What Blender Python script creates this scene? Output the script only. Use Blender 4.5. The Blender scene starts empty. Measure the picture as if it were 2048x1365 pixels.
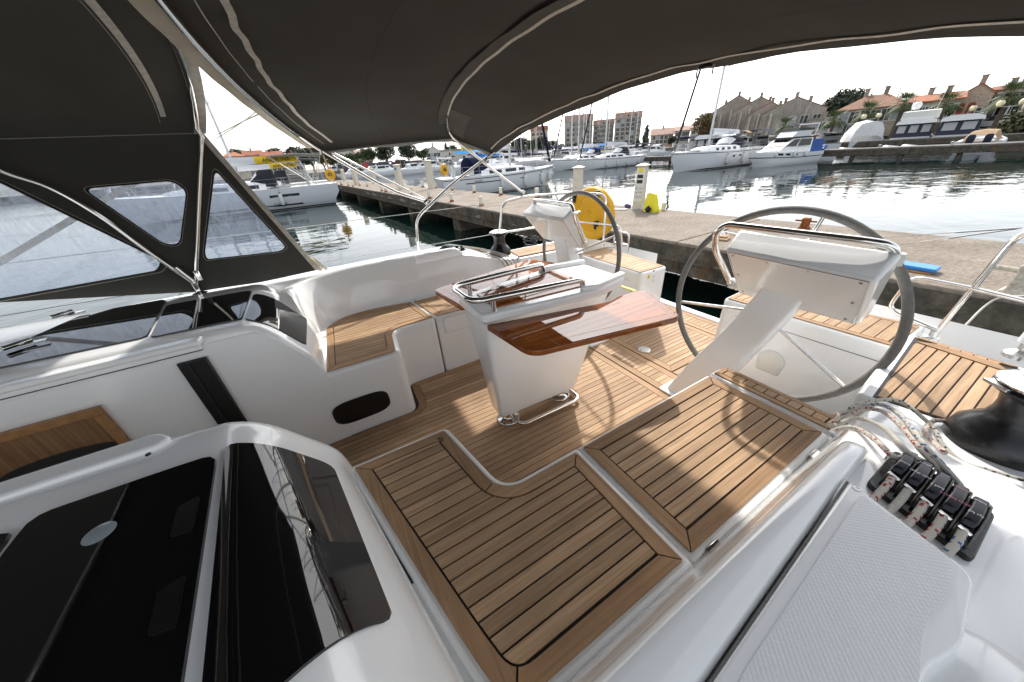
import bpy, bmesh, math, random
import numpy as np
from mathutils import Vector, Matrix
R = math.radians
rnd = random.Random(7)
scene = bpy.context.scene
COL = scene.collection
# ------------------------------------------------------------------ camera
# metres; the camera is the origin, X runs aft along the yacht, Y to starboard, Z up
FPX = 650.0                                   # focal length in pixels of a 2048 px wide frame
yaw, pit, rol = R(61.74), R(29.76), R(-4.234)
FW = Vector((math.cos(yaw)*math.cos(pit), math.sin(yaw)*math.cos(pit), -math.sin(pit)))
r0 = Vector((math.sin(yaw), -math.cos(yaw), 0)); u0 = r0.cross(FW)
RT = math.cos(rol)*r0 + math.sin(rol)*u0
UP = -math.sin(rol)*r0 + math.cos(rol)*u0
cam = bpy.data.cameras.new('camera'); camo = bpy.data.objects.new('camera', cam); COL.objects.link(camo)
cam.sensor_width = 36; cam.lens = FPX/2048*36; cam.clip_start = .02; cam.clip_end = 6000
camo.matrix_world = Matrix(((RT.x, UP.x, -FW.x, 0), (RT.y, UP.y, -FW.y, 0), (RT.z, UP.z, -FW.z, 0), (0, 0, 0, 1)))
scene.camera = camo
# ------------------------------------------------------------------ sky and sun
SUN_EL, SUN_AZ = 41.5, 46.0
sund = Vector((math.cos(R(SUN_EL))*math.cos(R(SUN_AZ)), math.cos(R(SUN_EL))*math.sin(R(SUN_AZ)), math.sin(R(SUN_EL))))
world = bpy.data.worlds.new('World'); scene.world = world; world.use_nodes = True
wn, wl = world.node_tree.nodes, world.node_tree.links; wn.clear()
sky = wn.new('ShaderNodeTexSky'); sky.sky_type = 'NISHITA'; sky.sun_disc = False
sky.sun_elevation = R(SUN_EL); sky.sun_rotation = R(90-SUN_AZ); sky.air_density = 1.0; sky.dust_density = 2.0; sky.ozone_density = 1.0
bgn = wn.new('ShaderNodeBackground'); bgn.inputs['Strength'].default_value = .15
# thin high cloud: a soft desaturated veil with a little structure
tc = wn.new('ShaderNodeTexCoord'); mp = wn.new('ShaderNodeMapping'); mp.inputs['Scale'].default_value = (1.2, 1.2, 4.0)
nz = wn.new('ShaderNodeTexNoise'); nz.inputs['Scale'].default_value = 2.2; nz.inputs['Detail'].default_value = 7; nz.inputs['Roughness'].default_value = .55
cr = wn.new('ShaderNodeValToRGB'); cr.color_ramp.elements[0].position = .36; cr.color_ramp.elements[1].position = .74
cr.color_ramp.elements[0].color = (.70, .70, .70, 1); cr.color_ramp.elements[1].color = (1, 1, 1, 1)
hsv = wn.new('ShaderNodeHueSaturation'); hsv.inputs['Saturation'].default_value = .12; hsv.inputs['Value'].default_value = 1.12
mx = wn.new('ShaderNodeMixRGB')
wl.new(tc.outputs['Generated'], mp.inputs['Vector']); wl.new(mp.outputs[0], nz.inputs['Vector']); wl.new(nz.outputs[0], cr.inputs[0])
wl.new(sky.outputs[0], hsv.inputs['Color']); wl.new(cr.outputs[0], mx.inputs[0]); wl.new(sky.outputs[0], mx.inputs[1]); wl.new(hsv.outputs[0], mx.inputs[2])
wl.new(mx.outputs[0], bgn.inputs['Color'])
wo = wn.new('ShaderNodeOutputWorld'); wl.new(bgn.outputs[0], wo.inputs['Surface'])
sl = bpy.data.lights.new('sun', 'SUN'); sl.energy = 2.3; sl.angle = R(1.3); sl.color = (1.0, .945, .87)
so = bpy.data.objects.new('sun', sl); COL.objects.link(so); so.rotation_euler = sund.to_track_quat('Z', 'Y').to_euler(); so.location = sund*60
vs = scene.view_settings; vs.view_transform = 'Standard'; vs.look = 'None'; vs.gamma = 1; vs.use_curve_mapping = False; vs.exposure = 0.98
scene.cycles.max_bounces = 8; scene.cycles.transparent_max_bounces = 12; scene.cycles.caustics_reflective = False; scene.cycles.caustics_refractive = False
# ------------------------------------------------------------------ levels
YC, SEAT, SOLE, WATER, DOCK = 1.43, -1.0, -1.48, -2.4, -1.4
# ------------------------------------------------------------------ helpers
def ray(x, y): return FW + RT*((x-1024)/FPX) + UP*((682.5-y)/FPX)
def atz(x, y, z): d = ray(x, y); return d*(z/d.z)
def aty(x, y, yy): d = ray(x, y); return d*(yy/d.y)
def atx(x, y, xx): d = ray(x, y); return d*(xx/d.x)
def hit(x, y, p, n): d = ray(x, y); return d*(Vector(p).dot(n)/d.dot(n))
def polar(x, y, D): d = ray(x, y); return d*(D/math.hypot(d.x, d.y))
def mirr(p): return Vector((p[0], 2*YC-p[1], p[2]))
# ------------------------------------------------------------------ materials
M = {}
def nodes(name):
    m = bpy.data.materials.new(name); m.use_nodes = True; M[name] = m
    nt = m.node_tree; return m, nt.nodes, nt.links, nt.nodes['Principled BSDF']
def setp(b, **k):
    for a, v in k.items():
        a = a.replace('_', ' ')
        if a in b.inputs: b.inputs[a].default_value = v
def mat(name, col, rough=.5, metal=0, coat=0, bump=0, bscale=40, var=0, vscale=6, spec=.5, rvar=0):
    m, n, l, b = nodes(name)
    b.inputs['Base Color'].default_value = (*col, 1); setp(b, Roughness=rough, Metallic=metal, Coat_Weight=coat, Coat_Roughness=.04)
    b.inputs['Specular IOR Level'].default_value = spec
    if var or bump or rvar:
        t = n.new('ShaderNodeTexCoord')
    if var:
        z = n.new('ShaderNodeTexNoise'); z.inputs['Scale'].default_value = vscale; z.inputs['Detail'].default_value = 6; l.new(t.outputs['Object'], z.inputs['Vector'])
        c = n.new('ShaderNodeValToRGB'); c.color_ramp.elements[0].position = .3; c.color_ramp.elements[1].position = .7
        c.color_ramp.elements[0].color = (*[x*(1-var) for x in col], 1); c.color_ramp.elements[1].color = (*[min(1, x*(1+var)) for x in col], 1)
        l.new(z.outputs[0], c.inputs[0]); l.new(c.outputs[0], b.inputs['Base Color'])
    if rvar:
        z3 = n.new('ShaderNodeTexNoise'); z3.inputs['Scale'].default_value = 9; z3.inputs['Detail'].default_value = 5; l.new(t.outputs['Object'], z3.inputs['Vector'])
        mr = n.new('ShaderNodeMapRange'); mr.inputs[3].default_value = max(.02, rough-rvar); mr.inputs[4].default_value = rough+rvar; l.new(z3.outputs[0], mr.inputs[0]); l.new(mr.outputs[0], b.inputs['Roughness'])
    if bump:
        z2 = n.new('ShaderNodeTexNoise'); z2.inputs['Scale'].default_value = bscale; z2.inputs['Detail'].default_value = 4; l.new(t.outputs['Object'], z2.inputs['Vector'])
        bp = n.new('ShaderNodeBump'); bp.inputs['Strength'].default_value = bump; bp.inputs['Distance'].default_value = .01; l.new(z2.outputs[0], bp.inputs['Height']); l.new(bp.outputs[0], b.inputs['Normal'])
    return m
mat('gelcoat', (.88, .885, .88), .2, coat=.6, var=.02, vscale=3, rvar=.06)
mat('gelcoat_warm', (.74, .73, .68), .3)
mat('acrylic', (.004, .004, .005), .035, spec=.6, rvar=.012)
mat('steel', (.78, .76, .73), .09, metal=1, rvar=.03)
mat('steel_dull', (.55, .54, .52), .25, metal=1)
mat('black_plastic', (.012, .012, .013), .35, bump=.15, bscale=120)
mat('black_label', (.010, .010, .016), .28)
mat('winch_black', (.010, .010, .011), .27, rvar=.05)
mat('caulk', (.010, .009, .008), .6)
mat('beige_web', (.62, .57, .46), .85, bump=.3, bscale=300, var=.12)
mat('zip_white', (.66, .63, .56), .8, bump=.5, bscale=220, var=.15, vscale=40)
mat('cord_black', (.012, .012, .012), .7)
mat('grey_leather', (.17, .165, .155), .72, bump=.5, bscale=260, var=.15, vscale=60)
mat('yellow_pvc', (.83, .43, .012), .55, bump=.6, bscale=11, var=.06)
mat('yellow_bag', (.80, .70, .02), .5, bump=.8, bscale=8)
mat('yellow_sign', (.75, .62, .05), .5)
mat('yellow_sail', (.82, .55, .02), .65, bump=.3, bscale=5)
mat('ivory', (.66, .63, .52), .4)
mat('rust_white', (.55, .50, .42), .7, var=.25, vscale=12)
mat('pedestal_beige', (.62, .57, .47), .6, var=.08)
mat('blue_plastic', (.02, .22, .62), .4)
mat('white_ink', (.85, .85, .85), .6); mat('black_ink', (.01, .01, .01), .6); mat('pink_ink', (.75, .25, .30), .6)
mat('wood_trim', (.33, .165, .055), .4, var=.2, vscale=30)
mat('recess_black', (.006, .006, .006), .3)
mat('lens_grey', (.30, .35, .37), .12)
def wood(name, c0, c1, rough=.6, coat=0, gs=(1.6, 55, 55), rand=.45, bump=.25):
    m, n, l, b = nodes(name)
    t = n.new('ShaderNodeTexCoord'); oi = n.new('ShaderNodeObjectInfo'); mp = n.new('ShaderNodeMapping'); mp.inputs['Scale'].default_value = gs
    vm = n.new('ShaderNodeVectorMath'); vm.operation = 'SCALE'; vm.inputs[0].default_value = (37, 91, 53); l.new(oi.outputs['Random'], vm.inputs['Scale'])
    va = n.new('ShaderNodeVectorMath'); l.new(t.outputs['Object'], mp.inputs['Vector']); l.new(mp.outputs[0], va.inputs[0]); l.new(vm.outputs[0], va.inputs[1])
    z = n.new('ShaderNodeTexNoise'); z.inputs['Scale'].default_value = 1.6; z.inputs['Detail'].default_value = 8; z.inputs['Roughness'].default_value = .62; z.inputs['Distortion'].default_value = .6; l.new(va.outputs[0], z.inputs['Vector'])
    z2 = n.new('ShaderNodeTexNoise'); z2.inputs['Scale'].default_value = 7; z2.inputs['Detail'].default_value = 5; l.new(t.outputs['Object'], z2.inputs['Vector'])
    c = n.new('ShaderNodeValToRGB'); c.color_ramp.elements[0].position = .28; c.color_ramp.elements[1].position = .72
    c.color_ramp.elements[0].color = (*c0, 1); c.color_ramp.elements[1].color = (*c1, 1); l.new(z.outputs[0], c.inputs[0])
    mr = n.new('ShaderNodeMapRange'); mr.inputs[3].default_value = 1-rand*.5; mr.inputs[4].default_value = 1+rand*.5; l.new(oi.outputs['Random'], mr.inputs[0])
    mr2 = n.new('ShaderNodeMapRange'); mr2.inputs[1].default_value = .25; mr2.inputs[2].default_value = .75; mr2.inputs[3].default_value = .86; mr2.inputs[4].default_value = 1.12; l.new(z2.outputs[0], mr2.inputs[0])
    mm = n.new('ShaderNodeMath'); mm.operation = 'MULTIPLY'; l.new(mr.outputs[0], mm.inputs[0]); l.new(mr2.outputs[0], mm.inputs[1])
    vs_ = n.new('ShaderNodeVectorMath'); vs_.operation = 'SCALE'; l.new(c.outputs[0], vs_.inputs[0]); l.new(mm.outputs[0], vs_.inputs['Scale']); l.new(vs_.outputs[0], b.inputs['Base Color'])
    setp(b, Roughness=rough, Coat_Weight=coat, Coat_Roughness=.02); b.inputs['Specular IOR Level'].default_value = .0 if coat else .18
    if bump:
        bp = n.new('ShaderNodeBump'); bp.inputs['Strength'].default_value = bump; bp.inputs['Distance'].default_value = .002; l.new(z.outputs[0], bp.inputs['Height']); l.new(bp.outputs[0], b.inputs['Normal'])
    return m
wood('teak', (.31, .195, .11), (.55, .375, .228), .62, rand=.36)
wood('teak_border', (.285, .168, .088), (.49, .312, .176), .6, rand=.3)
wood('teak_y', (.285, .168, .088), (.49, .312, .176), .6, rand=.3, gs=(55, 1.6, 55))
wood('mahogany', (.17, .040, .008), (.46, .145, .030), .3, coat=1.0, gs=(1.2, 34, 34), rand=.6, bump=.0)
wood('oak_panel', (.16, .085, .038), (.33, .19, .095), .55, gs=(60, 60, 1.5), rand=.1)
# canvas: woven, slightly translucent acrylic cloth
def canvas(name, col, tr=.12):
    m, n, l, b = nodes(name); b.inputs['Base Color'].default_value = (*col, 1); setp(b, Roughness=.9); b.inputs['Specular IOR Level'].default_value = .15
    t = n.new('ShaderNodeTexCoord'); z = n.new('ShaderNodeTexNoise'); z.inputs['Scale'].default_value = 3; z.inputs['Detail'].default_value = 8; l.new(t.outputs['Object'], z.inputs['Vector'])
    c = n.new('ShaderNodeValToRGB'); c.color_ramp.elements[0].color = (*[x*.78 for x in col], 1); c.color_ramp.elements[1].color = (*[x*1.25 for x in col], 1); l.new(z.outputs[0], c.inputs[0]); l.new(c.outputs[0], b.inputs['Base Color'])
    z2 = n.new('ShaderNodeTexNoise'); z2.inputs['Scale'].default_value = 2.2; z2.inputs['Detail'].default_value = 5; l.new(t.outputs['Object'], z2.inputs['Vector'])
    z3 = n.new('ShaderNodeTexNoise'); z3.inputs['Scale'].default_value = 420; l.new(t.outputs['Object'], z3.inputs['Vector'])
    ad = n.new('ShaderNodeMath'); ad.operation = 'MULTIPLY_ADD'; ad.inputs[1].default_value = .03; l.new(z3.outputs[0], ad.inputs[0]); l.new(z2.outputs[0], ad.inputs[2])
    bp = n.new('ShaderNodeBump'); bp.inputs['Strength'].default_value = .55; bp.inputs['Distance'].default_value = .05; l.new(ad.outputs[0], bp.inputs['Height']); l.new(bp.outputs[0], b.inputs['Normal'])
    if tr:
        tl = n.new('ShaderNodeBsdfTranslucent'); tl.inputs['Color'].default_value = (*[min(1, x*1.6) for x in col], 1)
        ms = n.new('ShaderNodeMixShader'); ms.inputs[0].default_value = tr; o = n['Material Output']
        l.new(b.outputs[0], ms.inputs[1]); l.new(tl.outputs[0], ms.inputs[2]); l.new(ms.outputs[0], o.inputs['Surface'])
    return m
canvas('canvas_grey', (.092, .089, .080), .18)
canvas('canvas_patch', (.135, .133, .122), .18)
canvas('canvas_dark', (.030, .032, .040), .05)
canvas('canvas_navy', (.012, .017, .045), .05)
canvas('canvas_blue', (.05, .26, .55), .3)
canvas('canvas_tan', (.40, .29, .18), .15)
canvas('canvas_white', (.70, .70, .70), .1)
def vinyl():
    m, n, l, b = nodes('clear_vinyl'); o = n['Material Output']
    t = n.new('ShaderNodeTexCoord'); mp = n.new('ShaderNodeMapping'); mp.inputs['Scale'].default_value = (9, 9, 2.5); l.new(t.outputs['Object'], mp.inputs['Vector'])
    z = n.new('ShaderNodeTexNoise'); z.inputs['Scale'].default_value = 3; z.inputs['Detail'].default_value = 9; z.inputs['Roughness'].default_value = .7; z.inputs['Distortion'].default_value = 1.5; l.new(mp.outputs[0], z.inputs['Vector'])
    c = n.new('ShaderNodeValToRGB'); c.color_ramp.elements[0].position = .38; c.color_ramp.elements[1].position = .80
    c.color_ramp.elements[0].color = (.08, .08, .08, 1); c.color_ramp.elements[1].color = (.42, .42, .42, 1); l.new(z.outputs[0], c.inputs[0])
    b.inputs['Base Color'].default_value = (.62, .66, .74, 1); setp(b, Roughness=.25)
    z2 = n.new('ShaderNodeTexNoise'); z2.inputs['Scale'].default_value = 7; z2.inputs['Detail'].default_value = 3; l.new(t.outputs['Object'], z2.inputs['Vector'])
    bp = n.new('ShaderNodeBump'); bp.inputs['Strength'].default_value = .6; bp.inputs['Distance'].default_value = .03; l.new(z2.outputs[0], bp.inputs['Height'])
    tr = n.new('ShaderNodeBsdfTransparent'); tr.inputs[0].default_value = (.86, .89, .93, 1); gl = n.new('ShaderNodeBsdfGlossy'); gl.inputs['Roughness'].default_value = .06; l.new(bp.outputs[0], gl.inputs['Normal'])
    fr = n.new('ShaderNodeFresnel'); fr.inputs[0].default_value = 1.45; l.new(bp.outputs[0], fr.inputs['Normal'])
    tl = n.new('ShaderNodeBsdfTranslucent'); tl.inputs['Color'].default_value = (.55, .62, .76, 1); m0 = n.new('ShaderNodeMixShader'); m0.inputs[0].default_value = .65; l.new(b.outputs[0], m0.inputs[1]); l.new(tl.outputs[0], m0.inputs[2])
    m1 = n.new('ShaderNodeMixShader'); l.new(c.outputs[0], m1.inputs[0]); l.new(tr.outputs[0], m1.inputs[1]); l.new(m0.outputs[0], m1.inputs[2])
    m2 = n.new('ShaderNodeMixShader'); l.new(fr.outputs[0], m2.inputs[0]); l.new(m1.outputs[0], m2.inputs[1]); l.new(gl.outputs[0], m2.inputs[2]); l.new(m2.outputs[0], o.inputs['Surface'])
vinyl()
def rope(name, base, fleck, dens=.62, sc=1.0):
    # braided rope: UV x runs along the rope (m), UV y around it
    m, n, l, b = nodes(name); t = n.new('ShaderNodeTexCoord'); mp = n.new('ShaderNodeMapping'); mp.inputs['Scale'].default_value = (80*sc, 2.6, 1); l.new(t.outputs['UV'], mp.inputs['Vector'])
    ck = n.new('ShaderNodeTexBrick'); ck.inputs['Color1'].default_value = (1, 1, 1, 1); ck.inputs['Color2'].default_value = (0, 0, 0, 1); ck.inputs['Mortar'].default_value = (0, 0, 0, 1)
    ck.inputs['Scale'].default_value = 1; ck.inputs['Bias'].default_value = 0; ck.inputs['Mortar Size'].default_value = .0; ck.inputs['Brick Width'].default_value = .5; ck.inputs['Row Height'].default_value = .33; l.new(mp.outputs[0], ck.inputs['Vector'])
    mixc = n.new('ShaderNodeMixRGB'); mixc.inputs[1].default_value = (*base, 1); mixc.inputs[2].default_value = (*fleck, 1); rm = n.new('ShaderNodeValToRGB'); rm.color_ramp.interpolation = 'CONSTANT'; rm.color_ramp.elements[1].position = .45+.5*dens; l.new(ck.outputs[0], rm.inputs[0]); l.new(rm.outputs[0], mixc.inputs[0]); l.new(mixc.outputs[0], b.inputs['Base Color']); setp(b, Roughness=.85)
    wv = n.new('ShaderNodeTexWave'); wv.inputs['Scale'].default_value = 55; wv.bands_direction = 'DIAGONAL'; l.new(t.outputs['UV'], wv.inputs['Vector'])
    bp = n.new('ShaderNodeBump'); bp.inputs['Strength'].default_value = .5; bp.inputs['Distance'].default_value = .002; l.new(wv.outputs[0], bp.inputs['Height']); l.new(bp.outputs[0], b.inputs['Normal'])
WH = (.60, .57, .50)
rope('rope_red', WH, (.42, .05, .045), .76); rope('rope_blue', WH, (.03, .17, .38), .76); rope('rope_black', WH, (.03, .03, .03), .84); rope('rope_plain', (.55, .53, .47), (.5, .48, .43), .3); rope('rope_brown', (.25, .17, .13), (.1, .06, .05), .2)
rope('rope_orange', (.55, .22, .08), (.4, .12, .05), .2)
def nonskid():
    m, n, l, b = nodes('nonskid'); b.inputs['Base Color'].default_value = (.80, .81, .815, 1); setp(b, Roughness=.42)
    t = n.new('ShaderNodeTexCoord'); mp = n.new('ShaderNodeMapping'); mp.inputs['Rotation'].default_value = (0, 0, R(45)); mp.inputs['Scale'].default_value = (150, 150, 150); l.new(t.outputs['Object'], mp.inputs['Vector'])
    v = n.new('ShaderNodeTexVoronoi'); v.inputs['Randomness'].default_value = 0; v.inputs['Scale'].default_value = 1; l.new(mp.outputs[0], v.inputs['Vector'])
    bp = n.new('ShaderNodeBump'); bp.invert = True; bp.inputs['Strength'].default_value = .35; bp.inputs['Distance'].default_value = .004; l.new(v.outputs['Distance'], bp.inputs['Height']); l.new(bp.outputs[0], b.inputs['Normal'])
nonskid()
# ------------------------------------------------------------------ mesh building
class MB:
    def __init__(s): s.v = []; s.f = []; s.uv = None
    def add(s, v, f):
        o = len(s.v); s.v += [tuple(p) for p in v]; s.f += [tuple(i+o for i in q) for q in f]; return s
    def box(s, c, d, rot=None):
        c = Vector(c); hx, hy, hz = d[0]/2, d[1]/2, d[2]/2
        P = [Vector((x, y, z)) for z in (-hz, hz) for y in (-hy, hy) for x in (-hx, hx)]
        if rot is not None: P = [rot @ p for p in P]
        return s.add([c+p for p in P], [(0, 2, 3, 1), (4, 5, 7, 6), (0, 1, 5, 4), (2, 6, 7, 3), (0, 4, 6, 2), (1, 3, 7, 5)])
    def span(s, a, b): return s.box([(a[i]+b[i])/2 for i in range(3)], [abs(b[i]-a[i]) for i in range(3)])
    def prism(s, poly, z0, z1):
        n = len(poly)
        if sum(poly[i][0]*poly[(i+1) % n][1]-poly[(i+1) % n][0]*poly[i][1] for i in range(n)) < 0: poly = poly[::-1]
        v = [(p[0], p[1], z0) for p in poly]+[(p[0], p[1], z1) for p in poly]
        return s.add(v, [tuple(range(n-1, -1, -1)), tuple(range(n, 2*n))]+[(i, (i+1) % n, n+(i+1) % n, n+i) for i in range(n)])
    def loft(s, secs, closed=False, caps=False, loop=False):
        n = len(secs[0]); v = [p for q in secs for p in q]; f = []
        m = len(secs)
        for i in range(m if loop else m-1):
            for j in range(n if closed else n-1):
                a, b = i*n+j, i*n+(j+1) % n; k = (i+1) % m
                f.append((a, b, k*n+(j+1) % n, k*n+j))
        if caps: f += [tuple(range(n-1, -1, -1)), tuple((m-1)*n+j for j in range(n))]
        return s.add(v, f)
    def tube(s, pts, r, n=8, caps=True, loop=False):
        pts = [Vector(p) for p in pts]; m = len(pts); secs = []; up = None
        for i, p in enumerate(pts):
            a = pts[i-1] if (i or loop) else p; b = pts[(i+1) % m] if (i < m-1 or loop) else p
            t = (b-a).normalized()
            if up is None: up = Vector((0, 0, 1)) if abs(t.z) < .9 else Vector((1, 0, 0))
            e = t.cross(up)
            if e.length < 1e-6: e = t.orthogonal()
            e.normalize(); up = e.cross(t).normalized(); rr = r[i] if isinstance(r, (list, tuple)) else r
            secs.append([p+e*(rr*math.cos(6.28319*k/n))+up*(rr*math.sin(6.28319*k/n)) for k in range(n)])
        return s.loft(secs, True, caps and not loop, loop)
    def lathe(s, prof, c, axis=(0, 0, 1), n=24, caps=True):
        ax = Vector(axis).normalized(); e = ax.orthogonal().normalized(); f_ = ax.cross(e); c = Vector(c)
        return s.loft([[c+ax*h+(e*math.cos(6.28319*k/n)+f_*math.sin(6.28319*k/n))*r for k in range(n)] for r, h in prof], True, caps)
    def ball(s, c, r, n=10, m=6, sc=(1, 1, 1)):
        secs = [[(c[0]+r*sc[0]*math.sin(math.pi*i/m)*math.cos(6.28319*k/n), c[1]+r*sc[1]*math.sin(math.pi*i/m)*math.sin(6.28319*k/n), c[2]-r*sc[2]*math.cos(math.pi*i/m)) for k in range(n)] for i in range(1, m)]
        return s.loft(secs, True, True)
    def mesh(s, name, mt, smooth=40):
        me = bpy.data.meshes.new(name); me.from_pydata(s.v, [], s.f)
        bm = bmesh.new(); bm.from_mesh(me); bmesh.ops.recalc_face_normals(bm, faces=bm.faces); bm.to_mesh(me); bm.free()
        me.materials.append(M[mt] if isinstance(mt, str) else mt)
        if smooth: me.shade_smooth(); me.set_sharp_from_angle(angle=R(smooth))
        return me
    def build(s, name, mt, parent=None, smooth=40, bevel=0, seg=2, label=None, angle=35):
        o = bpy.data.objects.new(name, s.mesh(name, mt, smooth)); COL.objects.link(o)
        if parent: o.parent = parent
        if bevel:
            b = o.modifiers.new('bevel', 'BEVEL'); b.width = bevel; b.segments = seg; b.limit_method = 'ANGLE'; b.angle_limit = R(angle); b.harden_normals = False
        if label: o['label'] = label
        return o
def tag(o, label, cat, group=None):
    o['label'] = label; o['category'] = cat
    if group: o['group'] = group
    return o
def thing(name, label, cat, group=None, loc=(0, 0, 0), rz=0):
    o = bpy.data.objects.new(name, None); COL.objects.link(o); o.empty_display_size = .3; o.location = loc; o.rotation_euler = (0, 0, rz)
    return tag(o, label, cat, group)
def struct(o): o['kind'] = 'structure'; return o
def copy_tree(o, parent=None):
    c = o.copy(); COL.objects.link(c); c.parent = parent
    for k in ('label', 'group'):
        if parent is not None and k in c and k == 'group': del c[k]
    for ch in list(o.children): copy_tree(ch, c)
    return c
def spline(pts, n=8, loop=False):
    P = [Vector(p) for p in pts]; m = len(P); out = []
    for i in range(m if loop else m-1):
        if loop: a, b, c, d = P[i-1], P[i], P[(i+1) % m], P[(i+2) % m]
        else: b, c = P[i], P[i+1]; a = P[i-1] if i else b*2-c; d = P[i+2] if i+2 < m else c*2-b
        for k in range(n):
            t = k/n; out.append(.5*((2*b)+(c-a)*t+(2*a-5*b+4*c-d)*t*t+(3*b-a-3*c+d)*t**3))
    if not loop: out.append(P[-1])
    return out
def fillet(pts, r, n=5):
    """polyline with its inner corners rounded"""
    P = [Vector(p) for p in pts]; out = [P[0]]
    for i in range(1, len(P)-1):
        a, b, c = P[i-1], P[i], P[i+1]; d1 = (a-b); d2 = (c-b); rr = min(r, d1.length*.48, d2.length*.48)
        p, q = b+d1.normalized()*rr, b+d2.normalized()*rr
        for k in range(n+1):
            t = k/n; out.append(p*(1-t)**2+b*2*t*(1-t)+q*t*t)
    return out+[P[-1]]
def roundpoly(poly, radii, n=6):
    P = [Vector((p[0], p[1], 0)) for p in poly]; m = len(P); out = []
    for i in range(m):
        r = radii[i] if isinstance(radii, (list, tuple)) else radii
        if r <= 0: out.append((P[i].x, P[i].y)); continue
        a, b, c = P[i-1], P[i], P[(i+1) % m]; d1, d2 = (a-b), (c-b); rr = min(r, d1.length*.49, d2.length*.49)
        p, q = b+d1.normalized()*rr, b+d2.normalized()*rr
        for k in range(n+1):
            t = k/n; w = p*(1-t)**2+b*2*t*(1-t)+q*t*t; out.append((w.x, w.y))
    return out
def ropemesh(name, pts, r, mt, parent=None, n=8, nsp=8):
    pts = spline(pts, nsp); b = MB().tube(pts, r, n); o = b.build(name, mt, parent, 60)
    me = o.data; uv = me.uv_layers.new(name='UVMap'); L = [0]
    for i in range(1, len(pts)): L.append(L[-1]+(pts[i]-pts[i-1]).length)
    for p in me.polygons:
        vi = [me.loops[i].vertex_index for i in p.loop_indices]
        wrap = any(v % n == 0 for v in vi) and any(v % n == n-1 for v in vi)
        for i, v in zip(p.loop_indices, vi):
            k = v % n
            if wrap and k == 0: k = n
            uv.data[i].uv = (L[min(v//n, len(L)-1)], k/n)
    return o
def textmesh(name, txt, size, mt, parent, mw, shear=0, ext=.0):
    cu = bpy.data.curves.new(name, 'FONT'); cu.body = txt; cu.size = size; cu.align_x = 'CENTER'; cu.align_y = 'CENTER'; cu.extrude = ext; cu.shear = shear
    t = bpy.data.objects.new(name, cu); COL.objects.link(t)
    dg = bpy.context.evaluated_depsgraph_get(); me = bpy.data.meshes.new_from_object(t.evaluated_get(dg)); bpy.data.objects.remove(t); me.name = name
    me.materials.clear(); me.materials.append(M[mt]); o = bpy.data.objects.new(name, me); COL.objects.link(o)
    o.parent = parent; o.matrix_local = mw
    return o
def frame(o, xdir, up):
    """matrix: local x along xdir, local z along up, origin o"""
    x = Vector(xdir).normalized(); z = Vector(up); z = (z-x*z.dot(x)).normalized(); y = z.cross(x)
    return Matrix(((x.x, y.x, z.x, o[0]), (x.y, y.y, z.y, o[1]), (x.z, y.z, z.z, o[2]), (0, 0, 0, 1)))
# ------------------------------------------------------------------ teak panels
def offset(poly, d):
    n = len(poly); P = [Vector((p[0], p[1])) for p in poly]
    if sum(P[i].x*P[(i+1) % n].y-P[(i+1) % n].x*P[i].y for i in range(n)) < 0: d = -d
    out = []
    for i in range(n):
        e1 = (P[i]-P[i-1]).normalized(); e2 = (P[(i+1) % n]-P[i]).normalized()
        n1 = Vector((-e1.y, e1.x)); n2 = Vector((-e2.y, e2.x)); b = n1+n2; b /= max(.3, 1+n1.dot(n2)); out.append(tuple(P[i]+b*d))
    return out
def clip(poly, ax, lim, keep_less):
    out = []; n = len(poly)
    for i in range(n):
        a, b = poly[i], poly[(i+1) % n]; ia = (a[ax] <= lim) == keep_less; ib = (b[ax] <= lim) == keep_less
        if ia: out.append(a)
        if ia != ib:
            t = (lim-a[ax])/(b[ax]-a[ax]); out.append(tuple(a[k]+t*(b[k]-a[k]) for k in range(2)))
    return out
def strips(name, poly, pitch, gap, z, parent, mt='teak', y0=None, th=.006, ax=1):
    lo, hi = min(p[ax] for p in poly), max(p[ax] for p in poly); y = lo if y0 is None else y0
    n = max(1, round((hi-lo)/pitch)) if y0 is None else None; pt = (hi-lo)/n if n else pitch
    while y < hi-.004:
        q = clip(clip(poly, ax, y+gap/2, False), ax, y+pt-gap/2, True)
        q2 = []
        for p in q:
            if not q2 or math.hypot(p[0]-q2[-1][0], p[1]-q2[-1][1]) > 1e-4: q2.append(p)
        if len(q2) > 2 and math.hypot(q2[0][0]-q2[-1][0], q2[0][1]-q2[-1][1]) < 1e-4: q2.pop()
        if len(q2) > 2: MB().prism(q2, z-th, z+rnd.uniform(-.0004, .0004)).build(name, mt, parent, 0)
        y += pt
def border(poly, mitres, bw, gap, z, parent, th=.006):
    """mitred king planks round a panel: poly outer outline, mitres = indices of corner vertices"""
    inn = offset(poly, bw-gap/2); n = len(poly)
    for a, b in zip(mitres, mitres[1:]+mitres[:1]):
        idx = [a]
        while idx[-1] != b: idx.append((idx[-1]+1) % n)
        o_ = [Vector(poly[i]) for i in idx]; i_ = [Vector(inn[i]) for i in idx]
        for L in (o_, i_):
            d = (L[1]-L[0]); L[0] = L[0]+d.normalized()*min(gap/2, d.length*.4); d = (L[-2]-L[-1]); L[-1] = L[-1]+d.normalized()*min(gap/2, d.length*.4)
        v = [(p.x, p.y) for p in o_]+[(p.x, p.y) for p in reversed(i_)]
        dx = abs(o_[-1].x-o_[0].x); dy = abs(o_[-1].y-o_[0].y)
        MB().prism(v, z-th, z).build('king_plank', 'teak_border' if dx > dy else 'teak_y', parent, 0)
def panel(poly, mitres, bw, pitch, gap, z, parent):
    border(poly, mitres, bw, gap, z, parent); strips('plank', offset(poly, bw+gap/2), pitch, gap, z, parent)
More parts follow.
